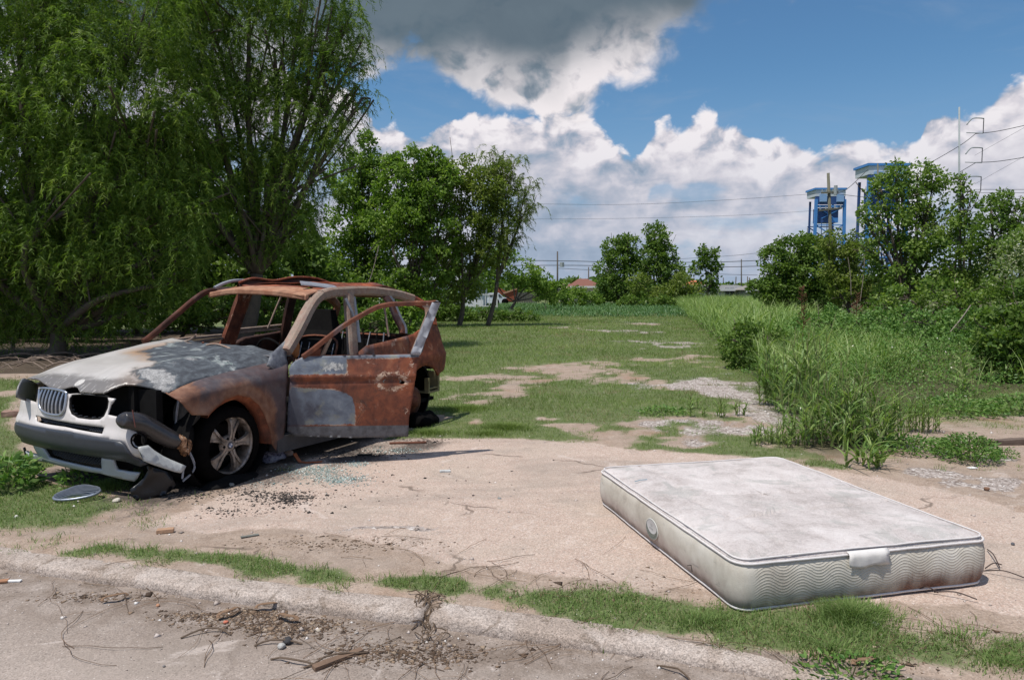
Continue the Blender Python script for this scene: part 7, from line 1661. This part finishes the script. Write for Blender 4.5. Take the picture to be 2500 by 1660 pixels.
pole('faint far pole left of the tall thin one', 1766, 678, 160, .12); pole('leaning far pole near the white house', 1797, 676, 150, .13, px_b=1794); pole('pair pole, left one, by the right trees', 1825, 675, 150, .13); pole('pair pole, right one, by the right trees', 1830, 678, 140, .14)
pole('pole standing in front of the big blue tower', 2143, 400, 60, .075, POLEG, 2147)
tp = pole('tall steel transmission pole with curved arms rising behind the right trees', 2342, 262, 62, .085, STEEL, name='transmission_pole')
bx_ = tp.location.x
for py in (302, 374, 444):
    z0, z1 = at(0, py, 62)[2], at(0, py - 12, 62)[2]; w = 40 * 62 / FPX
    V, F = tube(cr([(0, 0, z0 - .1), (w * .3, 0, z1 - .02), (w * .7, 0, z1 + .04), (w, 0, z1)], 4), .05, 6); mk('curved_arm', V, F, STEEL, tp, True)
    zl = at(0, py + 24, 62)[2]; V, F = tube([(0, 0, zl + .05), (w, 0, zl)], .035, 6); mk('lower_arm', V, F, STEEL, tp)
    pr = [(w, 0, z1 + (zl - z1) * t) for t in np.linspace(0, 1, 25)]; V, F = tube(pr, .05, 6, scale=[1 if k % 2 else .5 for k in range(25)]); mk('insulator_string', V, F, WIRE, tp)
def wire(label, pts, D0, r_, D1=None):
    P = [at(px, py, D0 + ((D1 or D0) - D0) * i / (len(pts) - 1)) for i, (px, py) in enumerate(pts)]; V, F = tube(cr(P, 6), r_, 3); tag(mk('power_line', V, F, WIRE), label, 'power line', 'power lines')
wire('upper power line crossing low over the far houses', [(900, 632), (1361, 637), (1500, 640), (1750, 640), (1960, 630)], 92, .045)
wire('lower power line crossing low over the far houses', [(900, 650), (1361, 648), (1500, 650), (1760, 652), (1960, 646)], 92, .045)
wire('faint third line beneath the pair over the houses', [(1361, 655), (1500, 662), (1700, 668), (1850, 672)], 110, .035)
wire('long thin line running left from the leaning pole', [(1200, 496), (1500, 500), (1750, 490), (2024, 471)], 60, .011, 48); wire('second thin line running left from the leaning pole', [(1200, 535), (1500, 534), (1800, 526), (2026, 512)], 60, .009, 48)
wire('line running right from the leaning pole behind the tree', [(2026, 471), (2120, 482), (2220, 480)], 48, .018); wire('line from the leaning pole rising to the big tower', [(2024, 475), (2065, 464), (2118, 415)], 48, .022)
wire('slanting conductor rising to the transmission pole top arm', [(2250, 410), (2342, 357), (2382, 327)], 62, .03); wire('conductor running right from the top arm', [(2382, 327), (2440, 320), (2540, 298)], 62, .03)
wire('conductor running right from the second arm', [(2382, 397), (2440, 394), (2540, 378)], 62, .03); wire('slanting conductor up to the second arm', [(2300, 450), (2345, 420), (2382, 398)], 62, .03)
wire('faint slanting line far right, upper', [(2380, 380), (2540, 290)], 90, .018); wire('faint slanting line far right, lower', [(2380, 450), (2540, 360)], 90, .018); wire('horizontal line at the right edge', [(2380, 463), (2540, 463)], 80, .03); wire('second horizontal line at the right edge', [(2380, 471), (2540, 471)], 80, .025)
wire('long faint line rising right above the white house', [(1500, 690 - 50), (1850, 618), (2000, 570)], 120, .03)
# lift bridge towers
B1 = flat('bridge_blue', (.065, .22, .52), .15, .4, rough_=.5); B2 = flat('bridge_blue_dark', (.030, .075, .21), .2, .4, rough_=.5); B3 = flat('bridge_pale', (.50, .54, .58), .08, .4)
def tower(label, pxL, pxR, pyT, D0):
    wq = (pxR - pxL) * D0 / FPX; cx_ = at((pxL + pxR) / 2, 500, D0)[0]; zt = at(0, pyT, D0)[2]; e = empty('lift_bridge_tower', (cx_, D0, 0), 0, label, 'bridge tower'); h = wq / 2; k = wq / 16.7; dp_ = 12 * k
    mk('roof', *box(-h * 1.02, h * 1.02, -.5, dp_, zt - 1.0 * k, zt), B1, e); mk('machine_house', *box(-h * .94, h * .96, 0, dp_ - .5, zt - 4.4 * k, zt - 1.0 * k - .01), B3, e)
    for s in (-.50, .58): mk('sheave_hood', *box(s * h - 1.7 * k, s * h + 1.7 * k, -1.5 * k, -.01, zt - 7.4 * k, zt - 3.4 * k), flat('hood_blue', (.22, .36, .58), .1, .4), e)
    mk('girder', *box(-h * .92, h * .94, .1, 1.5, zt - 8.6 * k, zt - 4.4 * k - .01), B2, e); mk('girder', *box(-h * .8, h * .9, .1, 1.2, zt - 10.2 * k, zt - 9.0 * k), B1, e)
    mk('counterweight', *box(-h * .66, h * .62, 1.6, dp_ * .7, zt - 18 * k, zt - 10.4 * k), B2, e); mk('counterweight_panel', *box(h * .15, h * .60, 1.3, 1.55, zt - 18 * k, zt - 15.6 * k), B1, e)
    for s in (-1, 1):
        for yy_, w_ in ((0, 1.35 * k), (dp_ - 1, .9 * k)):
            a = s * h * .97 if yy_ == 0 else s * h * .80; V, F = sweep([(a * 1.0, yy_, -1), (a * .93, yy_, zt - 6 * k)], rect(w_, w_), (0, 1, 0)); mk('column', V, F, B1 if yy_ == 0 else B2, e)
    zz_ = zt - 19.5 * k; prev = zz_
    while prev > 4:
        nz = prev - 9 * k
        for yy_, m_ in ((.3, B1), (dp_ - .8, B2)):
            for (a, b) in (((-h * .86, prev), (h * .86, nz)), ((h * .86, prev), (-h * .86, nz)), ((-h * .86, prev), (h * .86, prev))):
                V, F = sweep([(a[0], yy_, a[1]), (b[0], yy_, b[1])], rect(.5 * k, .5 * k), (0, 1, 0)); mk('brace', V, F, m_, e)
        prev = nz
    for (a, b) in (((-h * .5, zt - 16 * k), (h * .8, zt - 10.5 * k)), ((-h * .6, zt - 10.5 * k), (h * .3, zt - 16 * k))): V, F = sweep([(a[0], .8, a[1]), (b[0], .8, b[1])], rect(.4 * k, .4 * k), (0, 1, 0)); mk('brace', V, F, B1, e)
    for u in (-.45, -.1, .3): V, F = sweep([(u * h, 1.3, 0), (u * h, 1.3, zt - 18 * k)], rect(.3 * k, .3 * k), (0, 1, 0)); mk('guide_rail', V, F, B2, e)
tower('nearer looking small blue lift bridge tower behind the leaning pole', 1989, 2065, 459, 372); tower('larger blue lift bridge tower half hidden by the tallest right tree', 2116, 2216, 399, 298)
